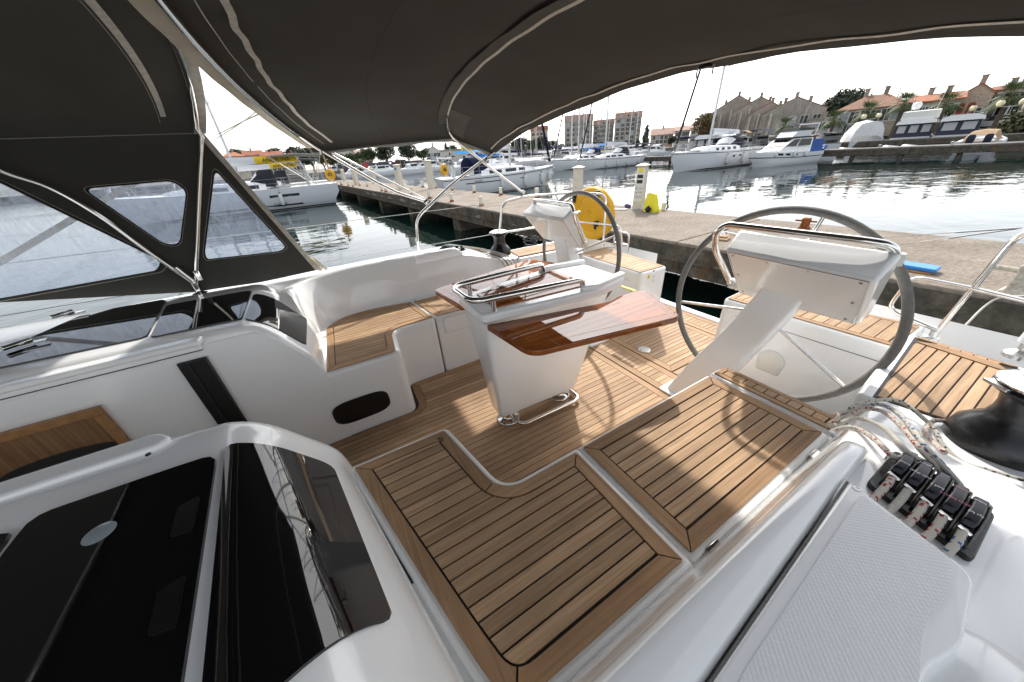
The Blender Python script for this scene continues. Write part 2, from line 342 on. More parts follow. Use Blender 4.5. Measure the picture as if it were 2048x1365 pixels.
def cidx(poly, p): return min(range(len(poly)), key=lambda i: (poly[i][0]-p[0])**2+(poly[i][1]-p[1])**2)
# ================================================================== the yacht the camera stands on
yacht = thing('sailing_yacht', 'white sailing yacht with teak cockpit seen from its port coaming', 'yacht', loc=(0, 0, 0))
def Y(name, mb, mt, **k): return mb.build(name, mt, yacht, **k)
# ---- hull and side decks
hb = MB(); secs = []
for x, w in ((3.0, 1.86), (2.2, 1.92), (0, 2.08), (-3, 2.1), (-6, 1.7), (-8.5, .9), (-10.2, .03)):
    secs.append([(x, YC-w, -1.0), (x, YC-w*.99, -1.6), (x, YC-w*.94, -2.4), (x, YC-w*.6, -2.9), (x, YC+w*.6, -2.9), (x, YC+w*.94, -2.4), (x, YC+w*.99, -1.6), (x, YC+w, -1.0)])
hb.loft(secs)
hb.add([(3.0, YC-1.86, -1.0), (3.0, YC-1.84, -1.6), (3.0, YC-1.75, -2.4), (3.0, YC+1.75, -2.4), (3.0, YC+1.84, -1.6), (3.0, YC+1.86, -1.0), (3.0, YC+.78, -1.0), (3.0, YC+.78, -1.51), (3.0, YC-.72, -1.51), (3.0, YC-.72, -1.0)], [(0, 1, 2, 3, 4, 5, 6, 7, 8, 9)])
Y('hull', hb, 'gelcoat')
for sg in (-1, 1):
    d = MB(); a = YC+sg*1.85; w = [1.86, 1.92, 2.08, 2.1, 1.7, .9, .03]
    d.loft([[(x, YC+sg*min(ww, 1.85), -.998), (x, YC+sg*ww, -1.0)] for x, ww in zip((3.0, 2.2, 0, -3, -6, -8.5, -10.2), w)])
    Y('side_deck', d, 'gelcoat')
Y('foredeck', MB().prism([(-2.6, YC-1.85), (-2.6, YC+1.85), (-6, YC+1.6), (-9.9, YC+.05), (-9.9, YC-.05), (-6, YC-1.6)], -1.05, -.93), 'gelcoat')
# ---- cockpit sole: dark caulking bed with teak planks laid on it
sole = Y('cockpit_sole', MB().prism([(-.85, .46), (2.97, .46), (2.97, 2.42), (-.85, 2.42)], -1.53, SOLE-.0062), 'caulk', smooth=0)
far_fl = 1.845
main = [(-.8, 1.035), (.30, 1.035), (.30, .66), (1.705, .66), (1.705, 2.175), (.262, 2.175), (.242, far_fl), (-.8, far_fl)]
main = roundpoly(main, [0, 0, 0, 0, 0, 0, .085, 0], 7)
mit = [cidx(main, p) for p in ((-.8, 1.035), (.30, 1.035), (.30, .66), (1.705, .66), (1.705, 2.175), (.262, 2.175))]+[cidx(main, (.215, 1.848)), cidx(main, (-.8, far_fl))]
border(main, mit, .05, .004, SOLE, sole); strips('plank', offset(main, .052), .0405, .0038, SOLE, sole)
for x0, x1, ya, yb, bord in ((1.717, 1.945, .60, 2.24, 1), (1.957, 2.700, 1.165, 1.80, 2), (1.957, 2.700, .56, 1.155, 0), (1.957, 2.700, 1.81, 2.25, 0), (2.712, 2.935, .56, 2.25, 1)):
    if bord == 2:
        q = [(x0, ya), (x1, ya), (x1, yb), (x0, yb)]; panel(q, [0, 1, 2, 3], .055, .0405, .0038, SOLE, sole)
    else:
        a, b = x0, x1
        if bord:
            for xa, xb in ((x0, x0+.05), (x1-.05, x1)): MB().span((xa, ya, SOLE-.006), (xb, yb, SOLE)).build('king_plank', 'teak_y', sole, 0)
            a, b = x0+.054, x1-.054
        strips('plank', [(a, ya), (b, ya), (b, yb), (a, yb)], .0405, .0038, SOLE, sole)
Y('transom_lip', MB().span((2.94, .55, -1.53), (3.02, 2.3, -1.465)), 'gelcoat', bevel=.012)
c = atz(1288, 700, SOLE)
hc = Y('deck_plate', MB().lathe([(.052, -.004), (.052, .003), (.049, .006), (.043, .006), (.042, .0035), (.0, .0035)], c, caps=False), 'steel_dull')
for s in (-1, 1): MB().lathe([(.004, .0035), (.004, .0045), (.0, .0045)], c+Vector((.025*s, -.012*s, 0)), n=8, caps=False).build('screw_hole', 'black_plastic', hc)
# ---- port seat (near)
pout = [(-.153, 1.062), (.205, 1.056), (.272, .655), (.595, .655), (.595, .206), (.045, .206), (.0, .38)]
pseat = roundpoly(pout, [0, .012, .10, 0, 0, .17, .05], 9)
pbase = offset(pseat, -.024)
Y('port_seat', MB().prism(pbase, -1.5, SEAT-.0065), 'gelcoat', bevel=.016, seg=3)
pt = MB().prism(offset(pseat, .003), SEAT-.02, SEAT-.0062).build('seat_caulking', 'caulk', yacht, 0)
mit = [cidx(pseat, p) for p in ((-.153, 1.062), (.205, 1.056))]+[cidx(pseat, (.258, .70)), cidx(pseat, (.595, .655)), cidx(pseat, (.595, .206)), cidx(pseat, (.065, .225))]
border(pseat, mit, .046, .0055, SEAT, pt); strips('plank', offset(pseat, .049), .0405, .0055, SEAT, pt)
# hinged locker lid aft of it
Y('seat_ledge', MB().prism([(-.30, .05), (1.6, .10), (1.6, .30), (.3, .5), (-.30, .6)], -1.2, -1.018), 'gelcoat')
Y('seat_block', MB().prism(roundpoly([(.60, .19), (1.60, .16), (1.60, .69), (.60, .69)], [0, 0, .06, 0]), -1.5, -1.05), 'gelcoat', bevel=.01)
lid = Y('locker_lid', MB().prism(roundpoly([(.613, .187), (1.452, .187), (1.452, .676), (.613, .676)], .02), -1.046, SEAT-.0065), 'gelcoat', bevel=.012, seg=3)
lp = [(.632, .206), (1.437, .212), (1.437, .660), (.632, .660)]
MB().prism(offset(lp, .003), SEAT-.02, SEAT-.0062).build('seat_caulking', 'caulk', lid, 0)
panel(lp, [0, 1, 2, 3], .046, .0405, .0055, SEAT, lid)
for hx in (.70, 1.30):
    h = Y('hinge', MB().box((hx, .178, -1.005), (.055, .028, .006)).box((hx, .150, -1.012), (.055, .024, .006)), 'steel', bevel=.002)
    MB().tube([(hx-.024, .164, -1.003), (hx+.024, .164, -1.003)], .0055, 8).build('hinge_pin', 'steel', h)
Y('seat_step', MB().prism(roundpoly([(1.462, .18), (1.585, .18), (1.585, .672), (1.462, .676)], [0, 0, .05, 0]), -1.3, SEAT-.0065), 'gelcoat', bevel=.01)
sp = roundpoly([(1.478, .205), (1.572, .205), (1.572, .662), (1.478, .662)], [0, 0, .04, 0])
spt = MB().prism(offset(sp, .002), SEAT-.02, SEAT-.0062).build('seat_caulking', 'caulk', yacht, 0)
border(sp, [cidx(sp, p) for p in ((1.478, .205), (1.572, .205), (1.56, .65), (1.478, .662))], .024, .0045, SEAT, spt); strips('plank', offset(sp, .026), .045, .0045, SEAT, spt)
# ---- starboard seat (far)
sout = [(-.198, 1.876), (.188, 1.872), (.228, 2.197), (.535, 2.205), (.478, 2.61), (.18, 2.665), (-.02, 2.655), (-.160, 2.53)]
sseat = roundpoly(sout, [0, .02, .10, 0, 0, .1, .12, .05], 8)
sb_ = roundpoly([(-.6, 1.90), (-.23, 1.8585), (.215, 1.852), (.25, 2.175), (.545, 2.182), (.545, 2.72), (-.215, 2.72), (-.6, 2.5)], [0, 0, .06, .05, 0, 0, 0, 0], 8)
Y('starboard_seat', MB().prism(sb_, -1.5, SEAT-.0065), 'gelcoat', bevel=.022, seg=3)
stp = MB().prism(offset(sseat, .003), SEAT-.02, SEAT-.0062).build('seat_caulking', 'caulk', yacht, 0)
mit = [cidx(sseat, p) for p in ((-.198, 1.876), (.185, 1.875))]+[cidx(sseat, (.222, 2.16)), cidx(sseat, (.535, 2.205)), cidx(sseat, (.478, 2.61)), cidx(sseat, (-.16, 2.50))]
border(sseat, mit, .045, .005, SEAT, stp); strips('plank', offset(sseat, .048), .0405, .0045, SEAT, stp)
Y('seat_block', MB().prism([(.553, 2.185), (1.60, 2.17), (1.60, 2.72), (.553, 2.72)], -1.5, -1.012), 'gelcoat', bevel=.012)
lid2 = Y('locker_lid', MB().prism(roundpoly([(.556, 2.182), (1.44, 2.165), (1.44, 2.66), (.50, 2.66)], .02), -1.046, SEAT-.0065).span((.60, 2.166, -1.15), (1.44, 2.20, -1.02)), 'gelcoat', bevel=.01)
lp2 = [(.565, 2.205), (1.43, 2.185), (1.43, 2.60), (.505, 2.60)]
MB().prism(offset(lp2, .003), SEAT-.02, SEAT-.0062).build('seat_caulking', 'caulk', lid2, 0)
panel(lp2, [0, 1, 2, 3], .045, .0405, .0045, SEAT, lid2)
# ---- coamings: port and its mirror
def coam(sg):
    def S(y, z, x): return Vector((x, y if sg < 0 else 2*YC-y, z))
    secs = []
    for x, zt in ((-1.3, -.735), (.5, -.735), (1.0, -.735), (1.06, -.745), (1.2, -.785), (1.42, -.855), (1.5, -.866), (1.64, -.868)):
        yi = .185-(zt+1.01)*.262
        secs.append([S(y, z, x) for y, z in ((.20, -1.12), (.185, -1.01), (yi+.006, zt-.020), (yi+.001, zt-.008), (yi-.012, zt), (-.30, zt), (-.38, zt-.015), (-.425, zt-.07), (-.45, -1.0), (-.45, -1.12))])
    b = MB().loft(secs, True, True)
    Y('coaming', b, 'gelcoat', smooth=60)
    lip = []; yo = lambda x: max(-.03, min(.058, .055+(x-.85)*.062))
    for x, k in ((-1.3, 1), (-.3, 1), (.85, 1), (.93, 1), (.985, .93), (1.02, .7), (1.04, .25), (1.045, 0)):
        zt = -.738+.064*k
        lip.append([S(y, z, x) for y, z in ((.117, -.745), (.112-.004*k, -.735+.035*k), (.105-.004*k, zt-.008*k), (.090, zt), (yo(x)+.012, zt), (yo(x)+.002, zt-.010*k), (yo(x), -.745))])
    Y('coaming_lip', MB().loft(lip, True, True), 'gelcoat', smooth=60)
coam(-1); coam(1)
# rounded back corner of the starboard seat, running into the bulkhead
path = [(-.222, 2.41), (-.205, 2.48), (-.165, 2.56), (-.09, 2.63), (.02, 2.672), (.14, 2.69), (.35, 2.688), (.62, 2.68)]
path = [p for p in spline([(a, b, 0) for a, b in path], 5)]
sc_ = []
for i, p in enumerate(path):
    t = (path[min(i+1, len(path)-1)]-path[max(i-1, 0)]).normalized(); nrm = Vector((-t.y, t.x, 0))
    k = 1; top = -.668
    sc_.append([p+Vector((0, 0, -1.02)), p+nrm*.003+Vector((0, 0, -.985)), p+nrm*.012+Vector((0, 0, -.96)), p+nrm*(.03+.03*k)+Vector((0, 0, top-.02)), p+nrm*(.045+.03*k)+Vector((0, 0, top)), p+nrm*.12+Vector((0, 0, top-.004)), p+nrm*.12+Vector((0, 0, -1.02))])
Y('seat_back', MB().loft(sc_, True, True), 'gelcoat', smooth=60)
# ---- lid with moulded non-slip on the port coaming
zl = -.672
Lq = [(1700, 962), (1935, 1140), (1950, 1165), (1928, 1290), (1890, 1318), (1865, 1330), (1845, 1365), (1800, 1460), (1360, 1460)]
lq = [tuple(atz(*p, zl)[:2]) for p in Lq]
dl = Y('deck_locker_lid', MB().prism(roundpoly(lq, [.012, .02, .02, .03, .02, .02, .03, 0, 0]), -.736, zl), 'gelcoat', bevel=.01, seg=3)
Lq = [(1722, 990), (1885, 1108), (1905, 1135), (1892, 1195), (1850, 1250), (1842, 1280), (1838, 1365), (1800, 1450), (1440, 1450), (1490, 1340)]
MB().prism(roundpoly([tuple(atz(*p, zl)[:2]) for p in Lq], .012), zl-.002, zl+.0012).build('non_slip_inlay', 'nonskid', dl, 0)
MB().lathe([(.0065, 0), (.0065, .0014), (.004, .0014), (.003, .0005), (0, .0005)], atz(1713, 978, zl), n=12, caps=False).build('lid_screw', 'steel_dull', dl)
MB().tube([Vector((.845, .0505, -.678)), Vector((.2, .0105, -.678)), Vector((-.3, -.0205, -.678))], .0028, 6).build('lid_seal', 'grey_leather', dl)
# winch handle pocket cover beside it
pk = atz(1990, 1400, -.70)
Y('pocket_cover', MB().lathe([(.095, -.05), (.095, -.004), (.088, .004), (0, .006)], pk+Vector((0, 0, .0)), n=40, caps=False), 'gelcoat', smooth=60)
# ---- quarter seats, helm seats
def quarter(sg):
    f = (lambda p: p) if sg < 0 else (lambda p: (p[0], 2*YC-p[1]))
    z = -.86
    Y('quarter_block', MB().prism([f(p) for p in roundpoly([(1.575, .205), (2.30, .262), (2.26, -.13), (1.60, -.16)], [.02, .05, .05, 0])], -1.45, z-.0065), 'gelcoat', bevel=.022, seg=3)
    q = [f(p) for p in [(1.602, .156), (2.195, .203), (2.145, -.066), (1.64, -.11)]]
    cb = MB().prism([f(p) for p in [(1.59, .165), (2.275, .222), (2.235, -.075), (1.63, -.125)]], z-.02, z-.0062).build('seat_caulking', 'caulk', yacht, 0)
    strips('plank', q, .0345, .005, z, cb)
    w = [f(p) for p in [(2.198, .206), (2.232, .150), (2.205, -.02), (2.147, -.066)]]
    MB().prism(w, z-.006, z+.004).build('king_plank', 'teak_y', cb, 0)
    strips('plank', [f(p) for p in [(2.236, .150), (2.252, .150), (2.226, -.03), (2.209, -.02)]], .034, .004, z, cb)
    MB().prism([f(p) for p in [(2.256, .21), (2.27, .215), (2.236, -.07), (2.228, -.05)]], z-.006, z).build('king_plank', 'teak_y', cb, 0)
quarter(-1); quarter(1)
def helmseat(sg):
    f = (lambda p: p) if sg < 0 else (lambda p: (p[0], 2*YC-p[1]))
    z = -.935
    hs = Y('helm_seat', MB().prism([f(p) for p in roundpoly([(2.235, 1.085), (2.255, .24), (2.66, .24), (2.56, 1.10)], [.05, 0, 0, .05])], -1.52, z-.0065), 'gelcoat', bevel=.018, seg=3)
    q = [f(p) for p in [(2.252, 1.062), (2.272, .262), (2.63, .262), (2.535, 1.075)]]
    MB().prism(offset(q, .002), z-.02, z-.0062).build('seat_caulking', 'caulk', hs, 0)
    panel(q, [0, 1, 2, 3], .03, .052, .0045, z, hs)
    ln = [Vector((2.238, f((0, .98))[1], -1.03)), Vector((2.252, f((0, .26))[1], -1.03))]
    MB().tube(ln, .0022, 4).build('moulding_line', 'steel_dull', hs)
    return hs
hp = helmseat(-1); hsb = helmseat(1)
# vent cover on the port helm seat front
c = atx(1541, 722, 2.243)
prof = [(-.062, -.085), (.062, -.085), (.075, .0)]+[(.075*math.cos(a), .075*math.sin(a)) for a in [i*math.pi/10 for i in range(1, 10)]]+[(-.075, 0)]
def vent(sc, h, x0): return [[(x0-h, c.y+p[0]*sc, c.z+p[1]*sc) for p in prof]]
vb = MB().loft(vent(1, 0, 2.246)+vent(1, .010, 2.246)+vent(.86, .018, 2.246), True, True)
MB_v = vb.build('vent_cover', 'gelcoat_warm', hp, bevel=.003)
# stickers and ring on the inboard end of the starboard helm seat
yb = 2*YC-1.088
for px, w, h, m_, nm in ((1297, .030, .038, 'yellow_sign', 'warning_sticker'),):
    p = aty(px, 554, yb); MB().box(p+Vector((0, -.002, 0)), (w, .001, h)).build(nm, m_, hsb, 0); MB().box(p+Vector((0, -.0028, -.003)), (w*.25, .001, h*.4)).build('sticker_symbol', 'black_ink', hsb, 0)
p = aty(1307, 542, yb); MB().box(p+Vector((0, -.002, .0)), (.016, .001, .012)).box(p+Vector((.006, -.002, -.008)), (.02, .001, .006)).build('maker_mark', 'black_ink', hsb, 0)
p = aty(1306, 557, yb)
MB().tube([p+Vector((.014*math.cos(a), -.008, .026*math.sin(a))) for a in [i*6.2832/18 for i in range(18)]], .003, 6, loop=True).build('pull_ring', 'steel', hsb)
p = aty(1262, 572, yb+.06); Y('yellow_strip', MB().box(atz(1250, 571, -1.0)+Vector((.06, .05, -.05)), (.03, .22, .012)), 'yellow_sign', bevel=.002)
# ---- coachroof ends each side of the companionway
def bez(a, b, c, n=9): return [((1-t)**2*a[0]+2*t*(1-t)*b[0]+t*t*c[0], (1-t)**2*a[1]+2*t*(1-t)*b[1]+t*t*c[1]) for t in [i/n for i in range(n+1)]]
PN = [(-2.6, -.60), (-1.6, -.610), (-1.0, -.616), (-.7, -.619), (-.52, -.6215)]+bez((-.43, -.625), (-.345, -.632), (-.275, -.738))+[(-.238, -.793), (-.20, -.848)]+bez((-.19, -.865), (-.165, -.905), (-.158, -1.02), 5)
def smst(t): t = min(1, max(0, t)); return t*t*(3-2*t)
def roofsec(y, sh, dz=0): return [Vector((x+sh*smst((x+.54)/.32), y, z+dz)) for x, z in PN]+[Vector((-.158+sh, y, -1.5)), Vector((-2.6, y, -1.5))]
nr = []
for y, dz in [(-.46, -.10), (-.44, -.045), (-.40, -.01)]+[(.2+.845*i/26, 0) for i in range(27)]+[(1.068, -.006), (1.080, -.022), (1.083, -.05)]:
    s_ = roofsec(y, max(0, (1.0-max(y, .2)))*.20, dz)
    if dz: s_[-2].z = s_[-1].z = -1.5
    nr.append(s_)
Y('coachroof', MB().loft(nr, True, True), 'gelcoat', smooth=50)
PF = [(x-.048, z+.008*max(0, (-.5-x))) for x, z in PN]
def roofsecf(y, dz=0): return [Vector((x, y, z+dz)) for x, z in PF]+[Vector((-.205, y, -1.5)), Vector((-2.6, y, -1.5))]
fr_ = []
for y, dz in ((1.862, -.05), (1.866, -.020), (1.88, -.005), (1.90, 0), (2.45, .0), (2.62, -.005), (2.70, -.02), (2.74, -.06), (2.76, -.16)):
    s_ = roofsecf(y, dz)
    if dz: s_[-2].z = s_[-1].z = -1.5
    fr_.append(s_)
Y('coachroof', MB().loft(fr_, True, True), 'gelcoat', smooth=50)
# dark acrylic windows laid on those slopes
def glass(rows, name='smoked_window', th=.008):
    """rows: list of polylines (fore-aft profiles) at rising y"""
    up = [[p+Vector((0, 0, th)) for p in r] for r in rows]; b = MB(); b.loft(up); n = len(rows[0]); m = len(rows)
    rim = [up[0][j] for j in range(n)]+[up[i][n-1] for i in range(1, m)]+[up[m-1][j] for j in range(n-2, -1, -1)]+[up[i][0] for i in range(m-2, 0, -1)]
    b.loft([rim, [p+Vector((0, 0, -th-.004)) for p in rim]], True)
    return Y(name, b, 'acrylic', smooth=60)
def gl_side(P, ys, xa, xb, shf, nm='smoked_window', n=22, skew=0):
    """glass following the coachroof profile P between base stations xa(y)..xb(y); shf(y) rakes it like the moulding"""
    bp_ = spline([(a, 0, b) for a, b in P], 3); bx_ = [p.x for p in bp_]; bz_ = [p.z for p in bp_]; rows = []
    for y in ys:
        r = []
        for k in range(n+1):
            x = xa(y)+(xb(y)-xa(y))*k/n; z = float(np.interp(x, bx_, bz_)); yy = y-skew*(1-k/n)**1.3*(ys[-1]-y)/(ys[-1]-ys[0]); r.append(Vector((x+shf(yy)*smst((x+.54)/.32), yy, z)))
        rows.append(r)
    return glass(rows, nm)
shn = lambda y: max(0, (1.0-max(y, .2)))*.20
def rc(y, lo, hi, r): return r-math.sqrt(max(0, r*r-max(0, r-(y-lo), r-(hi-y))**2))
ys = [.395, .398, .405, .42, .45, .5, .6, .7, .8, .88, .92, .936, .945, .948]
gl_side(PN, ys, lambda y: -.392+rc(y, .395, .948, .02), lambda y: -.199-(.948-y)*.045-rc(y, .395, .948, .03), shn, skew=.09)
# near flat hatch of the coachroof with its hinge pads and vent
ysh = [.18, .3, .5, .7, .86, .89, .905, .910]
hg = gl_side(PN, ysh, lambda y: -.72+rc(y, .1, .91, .03), lambda y: -.407-rc(y, .1, .91, .025), shn, 'smoked_hatch')
MB().lathe([(.028, -.004), (.028, .004), (.024, .006), (0, .006)], atz(201, 1070, -.618), n=28, caps=False).build('vent_disc', 'lens_grey', hg)
for a, b in (((405, 1000), (392, 1060)), ((378, 1160), (362, 1250))):
    p, q = atz(*a, -.617), atz(*b, -.617)
    MB().prism(roundpoly([(p.x-.040, p.y), (p.x-.006, p.y+.010), (q.x-.006, q.y), (q.x-.040, q.y+.006)], .004), -.622, -.6105).build('hinge_pad', 'recess_black', hg, 0)
gl_side(PN, [.3, .5, .7, .86, .88, .888], lambda y: -1.6, lambda y: -.735-rc(y, .1, .888, .02), shn, 'smoked_window')
# far side: sloped window, roof window, long hatch
gl_side(PF, [1.945, 1.955, 1.97, 2.05, 2.2, 2.3, 2.36, 2.385, 2.392], lambda y: -.448+rc(y, 1.945, 2.392, .03), lambda y: -.250-rc(y, 1.945, 2.392, .015)+(y-1.9)*.02, lambda y: 0)
gl_side(PF, [1.955, 1.97, 2.1, 2.3, 2.44, 2.458], lambda y: -.80+rc(y, 1.955, 2.458, .02)-(y-1.95)*.12, lambda y: -.462-rc(y, 1.955, 2.458, .02), lambda y: 0)
gl_side(PF, [1.975, 1.99, 2.1, 2.3, 2.56, 2.60], lambda y: -1.42+(y-1.97)*.3, lambda y: -.815-rc(y, 1.975, 2.6, .02)-(y-1.95)*.12, lambda y: 0, 'smoked_hatch')
for px in ((125, 630), (35, 690)):
    p = atz(*px, -.585); h = Y('hatch_hinge', MB().tube([p+Vector((-.03, -.03, .004)), p+Vector((.03, .03, .004))], .011, 8).box(p+Vector((.05, -.01, -.002)), (.08, .03, .008), Matrix.Rotation(.2, 3, 'Z')), 'steel', bevel=.002)
# ---- companionway: starboard wall, wooden cabinet, black door slot, hatch tracks
wp_ = [(-2.4, -1.9), (-.206, -1.9), (-.206, -1.0), (-.225, -.93), (-.262, -.86), (-.33, -.76), (-.385, -.69), (-.43, -.667), (-2.4, -.667)]
wall = Y('companionway_wall', MB().loft([[(x, y, z) for x, z in wp_] for y in (1.857, 1.93)], True, True), 'gelcoat', smooth=0)
y0 = 1.856
def onwall(px, py, d=0): p = aty(px, py, y0-d); return p
cabn = MB(); q = [onwall(200, 810), onwall(290, 935)]
xr = q[0].x; zt_ = q[0].z
cabinet = Y('cabinet_panel', MB().span((-2.3, y0-.012, -1.7), (xr-.03, y0, zt_-.035)), 'oak_panel', smooth=0)
MB().span((-2.3, y0-.026, zt_-.035), (xr, y0, zt_)).build('trim', 'wood_trim', cabinet, bevel=.002)
MB().span((xr-.032, y0-.026, -1.7), (xr, y0-.001, zt_-.036)).build('trim', 'wood_trim', cabinet, bevel=.002)
p = onwall(140, 925)
ov = [(p.x+.21*math.cos(a)+.0, p.z+.075*math.copysign(abs(math.sin(a))**.7, math.sin(a))) for a in [i*6.2832/28 for i in range(28)]]
cut = MB(); cut.loft([[(a, y0-.0125, b) for a, b in ov], [(p.x+(a-p.x)*.92, y0-.006, p.z+(b-p.z)*.85) for a, b in ov]], True); cut.f.append(tuple(range(28, 56))); cut.build('handle_recess', 'wood_trim', cabinet, smooth=50)
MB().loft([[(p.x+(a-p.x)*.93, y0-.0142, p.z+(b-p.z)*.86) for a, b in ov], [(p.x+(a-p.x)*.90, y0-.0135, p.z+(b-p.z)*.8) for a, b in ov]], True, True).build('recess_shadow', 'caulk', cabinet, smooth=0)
s = Y('door_slot', MB().span((-.735, y0-.018, -1.48), (-.625, y0, -.722)), 'recess_black', bevel=.006)
MB().span((-.700, y0-.024, -1.48), (-.690, y0-.016, -.735)).build('slot_rib', 'black_plastic', s)
Y('hatch_track', MB().span((-2.4, y0-.020, -.682), (-.62, y0+.02, -.655)).span((-2.4, y0-.008, -.702), (-.64, y0+.02, -.690)), 'gelcoat', bevel=.004)
Y('track_gap', MB().span((-2.4, y0-.005, -.690), (-.625, y0+.02, -.682)), 'caulk', smooth=0)
Y('coachroof_rail', MB().prism(roundpoly([(-2.4, 1.80), (-.61, 1.815), (-.60, 1.875), (-2.4, 1.885)], [0, .012, .02, 0]), -.655, -.626), 'gelcoat', bevel=.008)
Y('coachroof_rail', MB().prism(roundpoly([(-2.4, 1.03), (-.54, 1.02), (-.515, 1.045), (-.55, 1.092), (-2.4, 1.092)], [0, .02, .02, .03, 0]), -.66, -.605), 'gelcoat', bevel=.012, seg=3)
Y('rail_fitting', MB().lathe([(.006, 0), (.006, .003), (0, .003)], atz(297, 910, -.605), n=10, caps=False), 'black_plastic')
Y('cabin_interior', MB().span((-2.4, 1.02, -2.0), (-.5, 1.06, -.66)).span((-2.4, 1.02, -2.0), (-.6, 1.9, -1.9)), 'oak_panel', smooth=0)
# oval cave locker in the companionway side of the starboard seat
cc = aty(725, 815, 1.853); ov = []
for i in range(32):
    a = i*6.2832/32; ov.append((cc.x+.165*math.copysign(abs(math.cos(a))**.55, math.cos(a)), cc.z+.082*math.copysign(abs(math.sin(a))**.6, math.sin(a))))
def ovl(k, y): return [(cc.x+(a-cc.x)*k, y, cc.z+(b-cc.z)*k) for a, b in ov]
o = Y('cave_locker', MB().loft([ovl(1.0, 1.850), ovl(.98, 1.8465), ovl(.94, 1.8465), ovl(.92, 1.852), ovl(.90, 1.854)], True, True), 'recess_black', smooth=50)
# ================================================================== cockpit table
table = thing('cockpit_table', 'varnished folding cockpit table on white pedestal with steel handrail', 'table', loc=(0, 0, 0))
def T(name, mb, mt, **k): return mb.build(name, mt, table, **k)
zL = -.697
lf = [(.556, 1.285), (.590, .945), (1.330, .797), (1.472, 1.145), (1.290, 1.150), (1.205, 1.125)]
def leaf(sg):
    f = (lambda p: p) if sg < 0 else (lambda p: (p[0], 2*YC-p[1]))
    q = [f(p) for p in roundpoly(lf, [.015, .07, .05, .09, .06, .05], 8)] if sg < 0 else roundpoly([(.545, 1.565), (.500, 1.935), (1.330, 2.075), (1.475, 1.712), (1.290, 1.71), (1.205, 1.735)], [.015, .06, .05, .09, .06, .05], 8)
    lo = T('table_leaf', MB().prism(q, zL-.030, zL), 'mahogany', bevel=.011, seg=3)
    qi = offset(lf if sg < 0 else [(.545, 1.565), (.500, 1.935), (1.330, 2.075), (1.475, 1.712), (1.290, 1.71), (1.205, 1.735)], .05)
    strips('leaf_strip', qi, .045, .0006, zL+.0006, lo, mt='mahogany', th=.002)
    return lo
leaf(-1); leaf(1)
# centre box with raised white lid frame
ped = []
for z, ya, yb_, xa, xb in ((-1.40, 1.372, 1.488, .632, 1.185), (-1.37, 1.365, 1.495, .615, 1.20), (-1.05, 1.335, 1.525, .588, 1.28), (-.705, 1.298, 1.562, .555, 1.37)):
    ped.append([(x, y, z) for x, y in roundpoly([(xa, ya), (xb, ya-.02), (xb, 2*YC-ya+.02), (xa, 2*YC-ya)], .028, 5)])
T('pedestal', MB().loft(ped, True, True), 'gelcoat', smooth=50)
lidq = [(.535, 1.275), (1.19, 1.185), (1.42, 1.23), (1.42, 1.63), (1.19, 1.675), (.535, 1.585)]
T('lid_frame', MB().prism(roundpoly(lidq, [.04, .02, .02, .02, .02, .04], 6), -.692, -.642), 'gelcoat', bevel=.014, seg=3)
for sg in (-1, 1): T('lid_fin', MB().prism([(a, b if sg < 0 else 2*YC-b) for a, b in [(1.10, 1.222), (1.19, 1.196), (1.435, 1.245), (1.43, 1.285), (1.20, 1.240), (1.10, 1.245)]], -.66, -.620), 'gelcoat', bevel=.008)
insq = roundpoly([(.630, 1.315), (1.185, 1.265), (1.185, 1.595), (.630, 1.545)], .012, 4)
ins = T('lid_inlay', MB().prism(insq, -.645, -.636), 'mahogany', bevel=.003)
strips('leaf_strip', offset(insq, .03), .045, .0006, -.6355, ins, mt='mahogany', th=.002)
T('lid_ring', MB().tube([Vector((.735, 1.43, -.633))+Vector((.022*math.cos(a), .022*math.sin(a), 0)) for a in [i*.4488 for i in range(14)]], .004, 6, loop=True), 'steel')
# U-shaped handrail on posts
rz = -.580
P0, P1, P2, P3 = atz(1407, 573, rz), atz(1100, 0, rz), None, None
nA, nB = Vector((1.075, 1.215, rz)), Vector((.555, 1.275, rz)); fA, fB = mirr(nA), mirr(nB)
rail = fillet([Vector((1.125, 1.247, -.645)), Vector((1.118, 1.247, rz-.012)), Vector((.505, 1.300, rz+.006)), mirr((.505, 1.300, rz+.006)), mirr((1.118, 1.247, rz-.012)), mirr((1.125, 1.247, -.645))], .075, 7)
T('handrail', MB().tube(rail, .0155, 12), 'steel', smooth=60)
for p in ((.608, 1.291), (.608, 2*YC-1.291)): T('rail_post', MB().lathe([(.013, 0), (.013, .062)], (p[0], p[1], -.644), n=14), 'steel', smooth=60)
# leaf supports
for sg in (-1, 1):
    p = Vector((.66, YC-.19, -.745)); p = p if sg < 0 else mirr(p)
    T('leaf_bracket', MB().tube([p+Vector((0, .03*-sg, -.05)), p+Vector((0, sg*.015, -.03)), p+Vector((0, sg*.02, .02))], .007, 8).box(p+Vector((.022, sg*.006, -.02)), (.012, .012, .05)), 'steel')
# feet and foot rail
for px in ((.70, 1.43), (1.11, 1.43)):
    T('foot', MB().lathe([(.075, 0), (.075, .006), (.068, .012), (.045, .016), (.034, .03), (.034, .10)], (px[0], px[1], SOLE), n=28), 'steel', smooth=50)
fr2 = fillet([Vector((.72, 1.41, SOLE+.03)), Vector((.72, 1.295, SOLE+.032)), Vector((1.18, 1.285, SOLE+.032)), Vector((1.18, 1.42, SOLE+.03))], .05, 6)
T('foot_rail', MB().tube(fr2, .0125, 10), 'steel', smooth=60)
